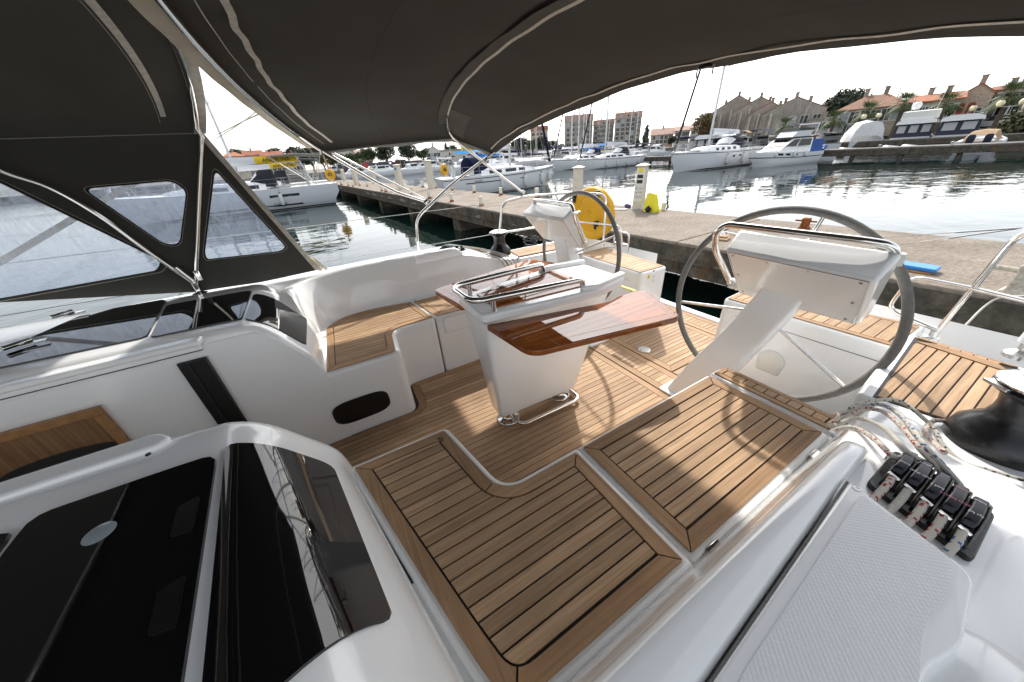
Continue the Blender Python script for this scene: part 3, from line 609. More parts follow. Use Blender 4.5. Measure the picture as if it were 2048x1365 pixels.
# ================================================================== helm stations
WX, WZ, WR, WT = 1.86, -.776, .48, -.065
def helm(sg, label):
    h = thing('helm_station', label, 'helm', 'twin helm stations')
    f = (lambda p: Vector(p)) if sg < 0 else mirr
    def H(name, mb, mt, **k): return mb.build(name, mt, h, **k)
    # instrument pod: sloping box
    ft_i, ft_o = (1.605, .832, -.447), (1.565, .296, -.447)
    fb_i, fb_o = (1.812, .817, -.712), (1.768, .322, -.692)
    rt_i, rt_o = (1.700, .838, -.366), (1.700, .292, -.372)
    rb_i, rb_o = (1.87, .820, -.66), (1.85, .322, -.65)
    v = [f(p) for p in (ft_i, ft_o, rt_o, rt_i, fb_i, fb_o, rb_o, rb_i)]
    H('pod', MB().add(v, [(0, 1, 2, 3), (4, 5, 6, 7), (0, 1, 5, 4), (1, 2, 6, 5), (2, 3, 7, 6), (3, 0, 4, 7)]), 'gelcoat', bevel=.018, seg=4)
    A = [Vector(ft_i), Vector(ft_o), Vector(fb_o), Vector(fb_i)]; cen = sum(A, Vector())/4; nn = (A[1]-A[0]).cross(A[3]-A[0]).normalized()
    if nn.x > 0: nn = -nn
    q = [cen+(p-cen)*.93 for p in A]; qq = [f(p+nn*.0015) for p in q]+[f(p-nn*.004) for p in q]
    H('pod_back_panel', MB().add(qq, [(0, 1, 2, 3), (4, 5, 6, 7), (0, 1, 5, 4), (1, 2, 6, 5), (2, 3, 7, 6), (3, 0, 4, 7)]), 'gelcoat_warm' if 0 else 'gelcoat', smooth=0, bevel=.001)
    for i in range(4):
        a, b = q[i], q[(i+1) % 4]
        ends = [a, b]; g = MB().tube([f(a+nn*.0012), f(b+nn*.0012)], .0012, 4).build('panel_seam', 'steel_dull', h)
    for t, w in ((.04, .05), (.33, .05), (.64, .05), (.96, .05), (.04, .5), (.04, .93), (.95, .5), (.94, .93)):
        p = (q[0]*(1-t)+q[1]*t)*(1-w)+(q[3]*(1-t)+q[2]*t)*w
        H('screw', MB().lathe([(.0055, 0), (.0055, .0022), (0, .003)], f(p+nn*.001), axis=f(nn)-f((0, 0, 0)) if sg < 0 else Vector((nn.x, -nn.y, nn.z)), n=10, caps=False), 'steel_dull')
    # column leaning from pod to the sole
    def ring(z, xc, yc, wx, wy): return [f((xc+a, yc+b, z)) for a, b in roundpoly([(-wx, -wy), (wx, -wy), (wx, wy), (-wx, wy)], .022, 4)]
    H('column', MB().loft([ring(SOLE, 1.825, .935, .085, .125), ring(-1.2, 1.81, .83, .075, .112), ring(-.9, 1.79, .70, .065, .097), ring(-.60, 1.785, .59, .055, .085)], True, True), 'gelcoat', smooth=50)
    H('column_foot', MB().loft([ring(SOLE, 1.825, .935, .115, .15), ring(SOLE+.012, 1.825, .935, .115, .15), ring(SOLE+.02, 1.825, .935, .10, .14)], True, True), 'gelcoat', smooth=30)
    # wheel
    n_ = Vector((math.cos(WT), 0, math.sin(WT))); e2 = Vector((-math.sin(WT), 0, math.cos(WT))); cy = YC-.741; c = Vector((WX, cy, WZ))
    rim = [f(c+Vector((0, math.cos(a), 0))*WR+e2*(WR*math.sin(a))) for a in [i*6.28319/72 for i in range(72)]]
    w = H('wheel_rim', MB().tube(rim, .0165, 10, loop=True), 'grey_leather', smooth=60)
    st = [f(c+Vector((0, math.cos(a), 0))*(WR-.0165)+e2*((WR-.0165)*math.sin(a))) for a in [i*6.28319/72 for i in range(72)]]
    MB().tube(st, .0012, 4, loop=True).build('stitching', 'rope_plain', w)
    hub = c+n_*(-.05)
    for ka in ((-13, 100, 210) if sg < 0 else (27, 147, 267)):
        a = R(ka); MB().tube([f(hub), f(c+Vector((0, math.cos(a), 0))*(WR-.012)+e2*((WR-.012)*math.sin(a)))], .0085, 8).build('spoke', 'steel', w, smooth=60)
    MB().lathe([(.02, -.07), (.045, -.06), (.05, -.03), (.05, .0), (.03, .015), (0, .018)], f(c+n_*-.02), axis=(-1, 0, 0), n=20).build('hub', 'steel', w, smooth=50)
    # grab rail bent over the pod
    g = [(1.80, .86, -.66), (1.66, .905, -.47), (1.635, .905, -.385), (1.645, .87, -.345), (1.66, .40, -.345), (1.68, .325, -.352), (1.715, .305, -.402)]
    g = fillet([f(p) for p in g], .07, 7)
    H('grab_rail', MB().tube(g, .0145, 12), 'steel', smooth=60)
    g2 = fillet([f(p) for p in ((1.645, .905, -.40), (1.70, .905, -.395), (1.73, .83, -.41))], .03, 4); H('rail_brace', MB().tube(g2, .009, 8), 'steel')
    H('rail_socket', MB().lathe([(.02, -.012), (.02, .02), (.017, .03)], f((1.715, .305, -.412)), n=16), 'gelcoat_warm', smooth=50)
    H('rail_socket', MB().lathe([(.022, -.03), (.022, .02), (.018, .028)], f((1.81, .845, -.665)), axis=(0, -sg, .3), n=16), 'gelcoat_warm', smooth=50)
    H('throttle_plate', MB().box(f((1.73, .70, -.36)), (.05, .12, .012)), 'black_plastic', bevel=.004)
    return h
helm(-1, 'large port helm with leather wheel and white instrument pod nearest the camera')
helm(1, 'smaller looking starboard helm with leather wheel and white pod behind the table')
# ================================================================== winches, clutches and their ropes
def winch(c, s, label):
    w = thing('winch', label, 'winch', 'coaming winches'); c = Vector(c)
    MB().lathe([(.088*s, 0), (.088*s, .022*s), (.083*s, .045*s), (.066*s, .066*s), (.052*s, .082*s), (.046*s, .105*s), (.046*s, .125*s), (.052*s, .15*s), (.062*s, .162*s)], c, n=40).build('drum', 'winch_black', w, smooth=60)
    MB().lathe([(.060*s, .160*s), (.072*s, .165*s), (.074*s, .172*s), (.066*s, .180*s), (.064*s, .184*s)], c, n=40).build('self_tailer', 'winch_black', w, smooth=50)
    MB().lathe([(.072*s, .182*s), (.072*s, .187*s), (.060*s, .193*s), (.038*s, .197*s), (.034*s, .194*s), (.030*s, .190*s), (.016*s, .190*s), (.013*s, .200*s), (0, .201*s)], c, n=40).build('top_cap', 'steel', w, smooth=50)
    MB().box(c+Vector((-.04*s, .055*s, .176*s)), (.05*s, .03*s, .008*s), Matrix.Rotation(.9, 3, 'Z')).build('stripper_arm', 'steel_dull', w, bevel=.002)
    return w
wl_ = Vector((1.590, -.112, -.868))
winch(wl_, 1.2, 'big black winch with chrome top on port coaming beside ropes')
wr_ = mirr((1.52, -.075, -.868)); winch(wr_, 1.2, 'distant black winch on starboard coaming against green water')
zc = -.735
def clutchbank(sg, label, texts):
    b = thing('rope_clutch_bank', label, 'rope clutch', 'rope clutch banks')
    f = (lambda p: Vector(p)) if sg < 0 else mirr
    n = 5; y0_, dy = .004, -.0285
    xs = [1.035, 1.022, 1.008, .995, .982]
    MB().loft([[f((x, y, z)) for x, y in roundpoly([(.935, .030), (1.115, .030), (1.055, -.138), (.880, -.138)], .015)] for z in (zc-.001, zc+.012)], True, True).build('base_plate', 'black_plastic', b, smooth=30, bevel=.003)
    for k in range(n):
        y = y0_+dy*k; x = xs[k]
        prof = [(-.080, .010), (-.080, .020), (-.05, .030), (.0, .038), (.05, .035), (.072, .020), (.072, .010)]
        MB().loft([[f((x+a, y+s_*.0118, zc+h)) for a, h in prof] for s_ in (-1, 1)], True, True).build('housing', 'black_plastic', b, smooth=30, bevel=.002)
        lev = [(-.045, .034), (-.036, .047), (.0, .054), (.045, .049), (.064, .034), (.045, .031), (0, .036)]
        lv = MB().loft([[f((x+a, y+s_*.0098, zc+h)) for a, h in lev] for s_ in (-1, 1)], True, True).build('lever', 'black_label', b, smooth=30, bevel=.003)
        side = [(-.078, .012), (-.072, .024), (-.04, .040), (.0, .047), (.045, .043), (.072, .027), (.076, .012)]
        MB().loft([[f((x+a, y-.0142+s_*.0018, zc+h)) for a, h in side] for s_ in (-1, 1)], True, True).build('cheek', 'grey_leather', b, smooth=30, bevel=.001)
        MB().tube([f((x-.055, y-.0095, zc+.028)), f((x-.055, y+.0095, zc+.036))], .004, 8).build('pin', 'steel', b)
        if texts:
            for (tx, col, pos, zz, tilt) in ((texts[k][0], texts[k][2], .028, .0512, -.11), (texts[k][1], texts[k][2], -.016, .0508, .16)):
                if tx: textmesh('clutch_label', tx, .0078, col, lv, frame((x+pos, y, zc+zz+.0012), (0, 1, 0), (tilt*-1.0, 0, 1)))
    MB().lathe([(.016, 0), (.015, .004), (0, .005)], f((1.05, .030, zc+.03)), axis=(0, -sg, 0) if sg > 0 else (0, 1, 0), n=16).build('end_screw', 'steel_dull', b)
    return b
clutchbank(-1, 'row of five labelled black rope clutches on port coaming', [('vang', 'kicker', 'white_ink'), ('outhaul', 'main sheet', 'white_ink'), ('', 'Reef 2', 'white_ink'), ('Genoa', 'genoa halyard', 'pink_ink'), ('spi halyard', 'Spi fall', 'white_ink')])
clutchbank(1, 'row of black rope clutches on the distant starboard coaming', None)
def line(name, pts, r, mt, label):
    o = ropemesh(name, pts, r, mt); tag(o, label, 'rope'); return o
# tails leading out of the clutches, over the coaming edge into the cockpit
kinds = ['rope_red', 'rope_plain', 'rope_red', 'rope_blue', 'rope_black']
lab = ['red flecked rope tail leaving the innermost clutch, lowest of the bundle', 'plain grey rope tail between the two red flecked ones', 'second red flecked rope tail from the clutches over the coaming edge', 'blue flecked rope tail arching beside the red ones', 'black flecked rope tail lying outermost of the bundle']
y_end = [.155, .150, .158, .150, .145]
tails = [[(1790, 915), (1750, 880), (1715, 858), (1690, 856), (1672, 862)],
         [(1815, 905), (1775, 862), (1738, 842), (1705, 838), (1668, 852)],
         [(1842, 900), (1800, 850), (1762, 822), (1722, 820), (1668, 843)],
         [(1850, 893), (1808, 838), (1770, 812), (1735, 812), (1670, 832)]]
zs = [(-.690, -.735, -.785, -.80, -.83), (-.685, -.73, -.78, -.80, -.82), (-.685, -.73, -.775, -.80, -.82), (-.680, -.725, -.77, -.795, -.815)]
for k, (t, zz) in enumerate(zip(tails, zs)):
    pts = [atz(a, b, z+.0) for (a, b), z in zip(t, zz)]
    start = Vector((1.10-.012*k, .004-.0285*k, zc+.028)); line('rope_tail', [start-Vector((.05, 0, 0)), start]+pts[0:], .0065, kinds[k], lab[k])
lp_ = atz(1668, 842, -.82)
o = ropemesh('rope_hitch', [lp_+Vector((.012*math.cos(a), .006*math.sin(a*2), .026*math.sin(a))) for a in [i*6.2832/10 for i in range(12)]], .0055, 'rope_red'); tag(o, 'red flecked rope hitched round the bundle of tails', 'rope')
# sheet round the winch with black flecks
wp = []
for k in range(26):
    a = R(150)+k*R(360)/13; wp.append(wl_+Vector((.098*math.cos(a), .098*math.sin(a), .012+.0011*k)))
pts = [atz(1700, 818, -.80), atz(1742, 803, -.815), atz(1800, 803, -.83), atz(1850, 840, -.845)]
tl_ = [atz(1868, 858, -.85), atz(1885, 888, -.852), atz(1925, 925, -.855), atz(1990, 945, -.858), atz(2060, 965, -.858), atz(2140, 990, -.858)]
line('sheet', pts+tl_, .0065, 'rope_black', 'black flecked sheet running past the foot of the port winch')
t2 = [atz(1888, 905, -.715)+Vector((0, 0, 0)), atz(1862, 880, -.80), atz(1850, 862, -.845), atz(1868, 842, -.85), atz(1905, 845, -.855), wl_+Vector((-.02, .09, .02))]
line('rope_tail', t2, .0068, 'rope_red', 'red dotted rope looping from the clutches to the port winch')
# ropes entering the clutches from under the lid
kin2 = ['rope_red', 'rope_plain', 'rope_red', 'rope_red', 'rope_blue']
lab2 = ['red flecked rope entering the clutch nearest the cockpit from under the lid', 'plain white rope entering the second clutch from under the lid', 'red dotted rope entering the middle clutch from under the lid', 'red striped rope entering the fourth clutch from under the lid', 'blue flecked rope entering the outermost clutch from under the lid']
for k in range(5):
    y = .004-.0285*k; line('halyard', [(.70, y+.012, zc+.018), (.82, y+.006, zc+.020), (.93-.012*k, y, zc+.026), (.98-.012*k, y, zc+.028)], .0072, kin2[k], lab2[k])
# ropes on the far coaming
fk = ['rope_plain', 'rope_brown', 'rope_black', 'rope_plain']
fl = ['pale rope tail over the far coaming, nearest the table', 'brown rope tail hanging over the far coaming', 'black flecked rope tail on the far coaming by the winch', 'thin pale rope tail on the far coaming']
for k in range(4):
    x = 1.10; y = 2*YC-(.004-.0285*k)
    line('rope_tail', [(1.06, y, zc+.03), (1.15, y-.01, zc+.012), (1.28+.03*k, y-.06, -.79), (1.38+.035*k, 2.69, -.84), (1.42+.04*k, 2.655, -.93), (1.44+.04*k, 2.64, -1.0)], .006, fk[k], fl[k])
# ================================================================== sprayhood
from mathutils.geometry import tessellate_polygon
def flat(outer, holes, th, nrm):
    """thin panel with window holes; points are Vectors"""
    loops = [outer]+holes; pts = [p for lp in loops for p in lp]; tr = tessellate_polygon(loops); b = MB(); n = len(pts); nv = Vector(nrm)*th/2
    b.add([p+nv for p in pts]+[p-nv for p in pts], [tuple(t) for t in tr]+[tuple(i+n for i in reversed(t)) for t in tr])
    o = 0
    for lp in loops:
        m = len(lp); b.f += [(o+i, o+(i+1) % m, n+o+(i+1) % m, n+o+i) for i in range(m)]; o += m
    return b
hood = thing('sprayhood', 'dark grey canvas sprayhood with clear side windows over the companionway', 'sprayhood', loc=(-.786, 2.75, -.615))
HM = Matrix.Translation(-hood.location)
def Hd(name, mb, mt, **k):
    o = mb.build(name, mt, hood, **k); o.matrix_parent_inverse = HM; return o
def rpx(pts, r, y=2.75, n=5):
    q = roundpoly([(p[0], p[1]) for p in pts], r, n); return [aty(a, b, y) for a, b in q]
YS = 2.75
w1 = rpx([(168, 378), (345, 362), (374, 382), (360, 490), (328, 488)], [22, 18, 16, 18, 20])
w2 = rpx([(430, 340), (572, 494), (560, 503), (414, 519), (410, 505)], [16, 14, 12, 16, 10])
w0 = rpx([(-260, 385), (-120, 330), (0, 366), (322, 522), (314, 541), (0, 597), (-260, 640)], [10, 40, 10, 16, 14, 10, 10])
P_ = lambda x, z: Vector((x, YS, z))
# side panels are split at the two hoops
def hoopx(z): return -.786+.467*(z+.615)
side = [P_(-.077, -.640), P_(-.235, -.205), P_(-.396, .215), P_(-.75, .215), P_(-1.36, .215), P_(-2.5, .05), P_(-2.5, -.36), P_(-1.55, -.502), P_(-.80, -.632), P_(-.45, -.650)]
Hd('side_panel', flat(side, [w0, w1, w2], .004, (0, 1, 0)), 'canvas_grey', smooth=0)
for i, w in enumerate((w0, w1, w2)):
    Hd('window', flat([p+Vector((0, -.003, 0)) for p in [sum(w, Vector())/len(w)+(q-sum(w, Vector())/len(w))*1.02 for q in w]], [], .001, (0, 1, 0)), 'clear_vinyl', smooth=0)
    c_ = sum(w, Vector())/len(w)
    Hd('window_hem', MB().tube([c_+(p-c_)*1.015+Vector((0, -.004, 0)) for p in w], .0035, 6, loop=True), 'cord_black')
    Hd('stitching', MB().tube([c_+(p-c_)*1.06+Vector((0, -.004, 0)) for p in w], .0012, 4, loop=True), 'zip_white')
def hpt(s, v):
    th = math.pi*v; cu = math.cos(th); su = max(0, math.sin(th)); y = YC+1.32*math.copysign(abs(cu)**.95, cu)
    z = .215+(.41-.10*s)*su**.95; xa = hoopx(z); xf = -1.36-.5*(z-.215); return Vector((xa+(xf-xa)*s, y, z-.018*math.sin(math.pi*min(1, max(0, s)))*su))
NV = 36
rf = [[hpt(s, v/NV) for v in range(NV+1)] for s in [i/10 for i in range(11)]]
Hd('roof_panel', MB().loft(rf+[[p+Vector((0, 0, .004)) for p in r] for r in reversed(rf)]), 'canvas_grey', smooth=60)
fr = [[p for p in rf[-1]]]
for k in (1, 2, 3):
    fr.append([Vector((p.x-.34*k, p.y, p.z-(.10+.13*k)*k*.55*max(.25, (p.z-.1)/.5))) for p in rf[-1]])
Hd('front_panel', MB().loft(fr), 'canvas_grey', smooth=60)
# aft edge binding, zip strips, seam lines
def strip_on(s0, s1, v0, v1, mt, name, off=.004, n=24):
    r = [[hpt(s, v0+(v1-v0)*k/n)+Vector((0, 0, -off)) if 0 else hpt(s, v0+(v1-v0)*k/n)+(Vector((0, YC, -.2))-hpt(s, v0+(v1-v0)*k/n)).normalized()*off for k in range(n+1)] for s in (s0, (s0+s1)/2, s1)]
    return Hd(name, MB().loft(r), mt, smooth=60)
strip_on(-.015, .042, .0, .62, 'zip_white', 'edge_binding', .006)
strip_on(.150, .172, .06, .62, 'zip_white', 'zip_strip', .005)
strip_on(.180, .1815, .04, .62, 'zip_white', 'stitching', .0055)
Hd('edge_binding', flat([P_(-.396, .215)+Vector((.0, -.006, .01)), P_(-.077, -.64)+Vector((0, -.006, 0)), P_(-.105, -.64)+Vector((0, -.006, 0)), P_(-.42, .205)+Vector((0, -.006, 0))], [], .003, (0, 1, 0)), 'zip_white', smooth=0)
# stainless hoops
zz = [(-.60+.08*k) for k in range(11)]
aft = [Vector((hoopx(z), YS-.02, z)) for z in zz]+[hpt(.03, v/NV)+Vector((0, -.02 if v < 6 else 0, -.018)) for v in range(1, NV)]
Hd('hoop', MB().tube(aft, .0125, 10), 'steel', smooth=60)
fwd = spline([aty(388, 566, YS-.02), aty(300, 505, YS-.02), aty(200, 432, YS-.02), aty(100, 375, YS-.02), aty(0, 340, YS-.03), Vector((-1.30, 2.66, .24))]+[hpt(.98, v)+Vector((0, 0, -.02)) for v in (.12, .25, .4, .6)], 6)
Hd('hoop', MB().tube(fwd, .0125, 10), 'steel', smooth=60)
Hd('hoop_joint', MB().tube([aty(352, 535, YS-.03), aty(387, 563, YS-.03)], .016, 10).lathe([(.018, -.05), (.018, .01), (.0155, .014)], aty(393, 545, YS-.02)), 'steel', smooth=40)
b_ = aty(393, 575, YS-.02)
Hd('deck_mount', MB().lathe([(.045, -.045), (.045, -.038), (.02, -.032), (.013, -.02), (.016, .0), (.016, .03)], b_+Vector((0, 0, 0)), n=20), 'steel', smooth=40)
# hold-down strap of the wing and webbing seen through the windows
q1, q2 = aty(622, 515, YS), atz(648, 541, -.66)
st = MB()
for a in (-1, 1): st.loft([[q1+Vector((-.012, 0, 0)), q1+Vector((.012, 0, 0))], [q2+Vector((-.012+.02*a, 0, 0)), q2+Vector((.012+.02*a, 0, 0))]])
o = st.build('hold_down_strap', 'beige_web', hood, smooth=0); o.matrix_parent_inverse = HM
wb = MB(); a, b = aty(-60, 560, 3.05), aty(292, 352, 3.05)
wb.loft([[a+Vector((0, 0, -.018)), a+Vector((0, 0, .018))], [b+Vector((0, 0, -.018)), b+Vector((0, 0, .018))]])
tag(wb.build('webbing_strap', 'beige_web', None, smooth=0), 'beige webbing strap slanting outside the clear sprayhood windows', 'strap')
# ================================================================== bimini
bim = thing('bimini_top', 'dark grey canvas bimini awning on bent steel frame over cockpit', 'bimini', loc=(.75, 3.1, -1.0))
BM_ = Matrix.Translation(-bim.location)
def Bm(name, mb, mt, **k):
    o = mb.build(name, mt, bim, **k); o.matrix_parent_inverse = BM_; return o
BW = 1.67
def arch(kind, u):
    a = abs(u)
    if kind == 0: z = .115+.295*max(0, 1-a**2)**.5; x = .205-1.3*(z-.121)
    elif kind == 1: z = .150+.312*max(0, 1-a**2)**.5; x = 1.231-.8*(z-.162)
    else: z = .020+.297*max(0, 1-a**1.55)**(1/1.55); x = 1.606+.82*(z-.019)
    return Vector((x, YC+BW*u, z))
def bpt(t, u):
    """t 0 fwd hoop .. 1 mid .. 2 aft"""
    k = min(1, int(t)) if t < 2 else 1; f = t-k; p = arch(k, u)*(1-f)+arch(k+1, u)*f
    s = math.sin(math.pi*f)*(1-abs(u)**4); return p+Vector((0, 0, -.022*s))
US = [-math.cos(math.pi*i/56) for i in range(57)]
def wob(t, u): return .004*math.sin(11*u+3*t)+.003*math.sin(23*u-5*t)
ts = [-.06]+[i/12 for i in range(0, 25)]+[2.05]
grid = [[bpt(t, u)+Vector((0, 0, wob(t, u))) for u in US] for t in ts]
Bm('canopy', MB().loft(grid+[[p+Vector((0, 0, .004)) for p in r] for r in reversed(grid)]), 'canvas_grey', smooth=60)
def bstrip(t0, t1, u0, u1, mt, name, off=.006, n=70, wv=0):
    rows = []
    for j, t in enumerate((t0, (t0+t1)/2, t1)):
        r = []
        for k in range(n+1):
            u = u0+(u1-u0)*k/n; p = bpt(t+wv*(math.sin(k*1.3)+math.sin(k*.47))*.5, u); r.append(p+Vector((0, -.35*u*off, -off-.002*math.sin(k*.9))))
        rows.append(r)
    return Bm(name, MB().loft(rows), mt, smooth=60)
bstrip(-.062, -.005, -.9, .995, 'beige_web', 'edge_binding', .009)
bstrip(.112, .130, -.9, .985, 'zip_white', 'zip_strip', .007, wv=.006)
bstrip(1.012, 1.030, -.9, .93, 'zip_white', 'zip_strip', .010)
bstrip(.94, 1.008, -.9, .93, 'canvas_patch', 'hoop_sleeve', .012)
bstrip(1.87, 1.895, -.95, .985, 'zip_white', 'zip_strip', .007, wv=.008)
bstrip(1.03, 1.30, .80, .985, 'canvas_patch', 'reinforcing_patch', .004, 14)
for t in (.06, .5, 1.55, 1.97): bstrip(t, t+.003, -.95, .99, 'zip_white' if t < .1 else 'cord_black', 'stitching', .0045)
# side hem hanging on the starboard edge
hem = []
for k in range(41):
    t = 2*k/40; p = bpt(t, .999); hem.append([p+Vector((0, 0, .004)), p+Vector((0, .012, -.028-.006*math.sin(k*.7)))])
Bm('side_hem', MB().loft(hem), 'canvas_patch', smooth=60)
pu = bpt(1.03, .93)+Vector((0, -.02, -.02)); Bm('zip_pull', MB().box(pu+Vector((0, 0, -.015)), (.008, .004, .035)), 'steel', bevel=.001)
# frame
YE = 3.1
def poles(sg):
    f = (lambda p: Vector(p)) if sg > 0 else mirr
    main = fillet([f((.70, YE, -1.0)), f(aty(838, 512, YE)), f(aty(832, 437, YE)), f(aty(905, 368, YE)), f(aty(990, 304, YE))], .09, 6)
    Bm('frame_leg', MB().tube(main, .0135, 10), 'steel', smooth=60)
    Bm('frame_leg', MB().tube([f(aty(645, 302, YE)), f(aty(750, 364, YE)), f(aty(795, 386, YE)), f(aty(852, 404, YE))], .0125, 10), 'steel', smooth=60)
    Bm('frame_strut', MB().tube([f(aty(655, 300, YE)+Vector((0, .03, 0))), f(aty(850, 398, YE)+Vector((0, .03, 0)))], .008, 8), 'steel', smooth=60)
    mid = fillet([f(bpt(1, .86)+Vector((0, 0, -.02))), f(bpt(1, .96)+Vector((0, 0, -.02))), f(aty(905, 276, YE)), f(aty(960, 320, YE)), f(aty(1048, 388, YE))], .08, 5)
    Bm('frame_leg', MB().tube(mid, .0125, 10), 'steel', smooth=60)
    for p in ((852, 404), (972, 322), (1046, 386)): Bm('frame_joint', MB().lathe([(.02, -.02), (.022, 0), (.02, .02)], f(aty(*p, YE)), axis=(.6, 0, .4), n=14), 'steel', smooth=40)
poles(1); poles(-1)
hoopr = [bpt(.0, u)+Vector((0, 0, -.016)) for u in US[2:-1]]; Bm('hoop', MB().tube(hoopr, .0125, 8), 'steel', smooth=60)
hoopr = [bpt(2.0, u)+Vector((0, 0, .018)) for u in US[1:-1]]; Bm('hoop', MB().tube(hoopr, .0125, 8), 'steel', smooth=60)
# buckle and strap pair at the aft hem
a_, b_2 = hit(528, 222, (.12, 3.1, .2), Vector((1, 0, 1.3))), aty(432, 276, 2.74)
for k in (-1, 1):
    e_ = b_2+Vector((.012*k, 0, .012*k)); Bm('tension_strap', MB().loft([[a_+Vector((.03*k, 0, .0)), a_+Vector((.03*k+.02, 0, .02))], [(a_+e_)/2+Vector((.004*k, 0, 0)), (a_+e_)/2+Vector((.004*k+.012, 0, .012))], [e_, e_+Vector((.008, 0, .008))]]), 'beige_web', smooth=0)
pb = None
for u in [i/200-.4 for i in range(160)]:
    q = bpt(1.95, u); d = q.normalized(); fx = 1024+FPX*q.dot(RT)/q.dot(FW)
    if pb is None or abs(fx-1412) < pb[0]: pb = (abs(fx-1412), q)
pb = pb[1]
Bm('buckle', MB().box(pb+Vector((0, 0, -.012)), (.03, .05, .014)), 'black_plastic', bevel=.003)
for a in (-.04, .04): Bm('zip_pull', MB().box(pb+Vector((0, a, -.03)), (.004, .006, .04)), 'zip_white')
# ================================================================== pushpit, lifelines, lifebuoy
def pushpit(sg, label):
    t = thing('pushpit_rail', label, 'rail', 'stern rails'); f = (lambda p: Vector(p)) if sg > 0 else mirr
    r = fillet([f((1.56, 3.13, -1.0)), f((1.676, 3.1, -.405)), f((1.95, 3.1, -.382)), f((2.52, 3.02, -.40)), f((2.69, 2.70, -.42)), f((2.655, 2.655, -1.0))], .09, 6)
    MB().tube(r, .0125, 10).build('top_rail', 'steel', t, smooth=60)
    r = fillet([f((1.60, 3.12, -.70)), f((2.55, 3.02, -.71)), f((2.675, 2.68, -.713)), f((2.68, 2.465, -.706)), f((2.72, 2.44, -.92)), f((2.655, 2.655, -.945))], .06, 6)
    MB().tube(r, .011, 10).build('gate_loop', 'steel', t, smooth=60)
    MB().lathe([(.03, 0), (.03, .01), (.016, .016), (.016, .05)], f((2.655, 2.655, -1.0)), n=16).build('base', 'steel', t)
    for z, z2 in ((-.405, -.36), (-.70, -.66)):
        MB().tube([f((1.66, 3.1, z)), f((-3.0, 3.28, z2)), f((-6.5, 3.0, z2))], .0028, 6).build('lifeline', 'steel_dull', t)
    a, b = f((2.69, 2.70, -.425)), f((2.62, 1.9, -.62))
    if sg < 0:
        MB().tube([a, b], .0018, 6).build('gate_wire', 'steel_dull', t); MB().tube([a, a+(b-a)*.25], .004, 6).build('wire_sleeve', 'steel', t)
        MB().tube([a, f((2.66, 1.75, -.80))], .0018, 6).build('gate_wire', 'steel_dull', t); MB().tube([a, a+(f((2.66, 1.75, -.80))-a)*.3], .004, 6).build('wire_sleeve', 'steel', t)
    return t
pushpit(1, 'starboard stern rail with lifelines behind the far helm'); pushpit(-1, 'port stern rail with gate wires at right edge of the cockpit')
cw = atz(2035, 715, -1.0)
fd = thing('rolled_fender_pole', 'white round pole bracket at the port stern corner', 'pole', loc=cw)
MB().lathe([(.035, .08), (.035, .5), (.03, .51)], (0, 0, 0), n=20).build('tube', 'gelcoat', fd, smooth=50); MB().lathe([(.05, 0), (.05, .02), (.02, .04), (.02, .085)], (0, 0, 0), n=16).build('bracket', 'steel_dull', fd)
lb = thing('lifebuoy', 'round orange yellow lifebuoy cover strapped to starboard stern rail', 'lifebuoy')
ax = Vector((1, .12, .06)).normalized(); c = atx(1186, 428, 2.78); rr = .285
prof = [(0, -.05), (.05, -.055), (.17*rr/.3, -.062), (.20*rr/.3, -.045), (.24*rr/.3, -.06), (rr*.95, -.05), (rr, -.03), (rr, .03), (rr*.95, .05), (.2*rr/.3, .055), (0, .05)]
b = MB().lathe(prof, c, axis=ax, n=40, caps=False); b.v = [(v[0], v[1]+.004*math.sin(40*v[2]), v[2]*1.0+.0) for v in b.v]
b.build('cover', 'yellow_pvc', lb, smooth=50)
MB().lathe([(rr+.001, -.006), (rr+.004, 0), (rr+.001, .006)], c, axis=ax, n=40, caps=False).build('seam', 'yellow_sail', lb)
for px in ((1195, 388), (1150, 395), (1192, 448)):
    q = atx(*px, 2.70); MB().box(q, (.05, .03, .06)).box(q+Vector((-.02, -.01, -.03)), (.02, .03, .05)).build('strap', 'black_plastic', lb, bevel=.004)
# stern ladder stowed behind the starboard seat
ld = thing('stern_ladder', 'stainless folding stern ladder behind the starboard helm seat', 'ladder'); a, b = Vector((2.78, 2.42, -.99)), Vector((2.78, 2.62, -.99))
MB().tube(fillet([a, a+Vector((0, 0, .20)), b+Vector((0, 0, .20)), b], .05), .010, 8).build('rail', 'steel', ld); MB().box((a+b)/2+Vector((0, 0, .08)), (.05, .18, .014)).build('step', 'steel_dull', ld, bevel=.003)
# coil of black cable on the starboard quarter
cb = atz(1062, 500, -.955); pts = []
for k in range(60):
    a = k*.62; q = .07+.012*math.sin(k*1.7); pts.append(cb+Vector((q*math.cos(a), q*1.15*math.sin(a), .02+.0022*k+.012*math.sin(k*.9))))
o = ropemesh('cable_coil', pts, .007, 'rope_black', n=6, nsp=3); o.data.materials.clear(); o.data.materials.append(M['cord_black']); tag(o, 'coil of black shore cable lying on the starboard quarter', 'cable')
o = ropemesh('cable', [cb+Vector((.02, .02, .08)), cb+Vector((.1, .1, .25)), Vector((2.5, 2.95, -.42))], .006, 'rope_black', n=6); o.data.materials.clear(); o.data.materials.append(M['cord_black']); tag(o, 'black cables hanging from starboard stern rail to the coil', 'cable')
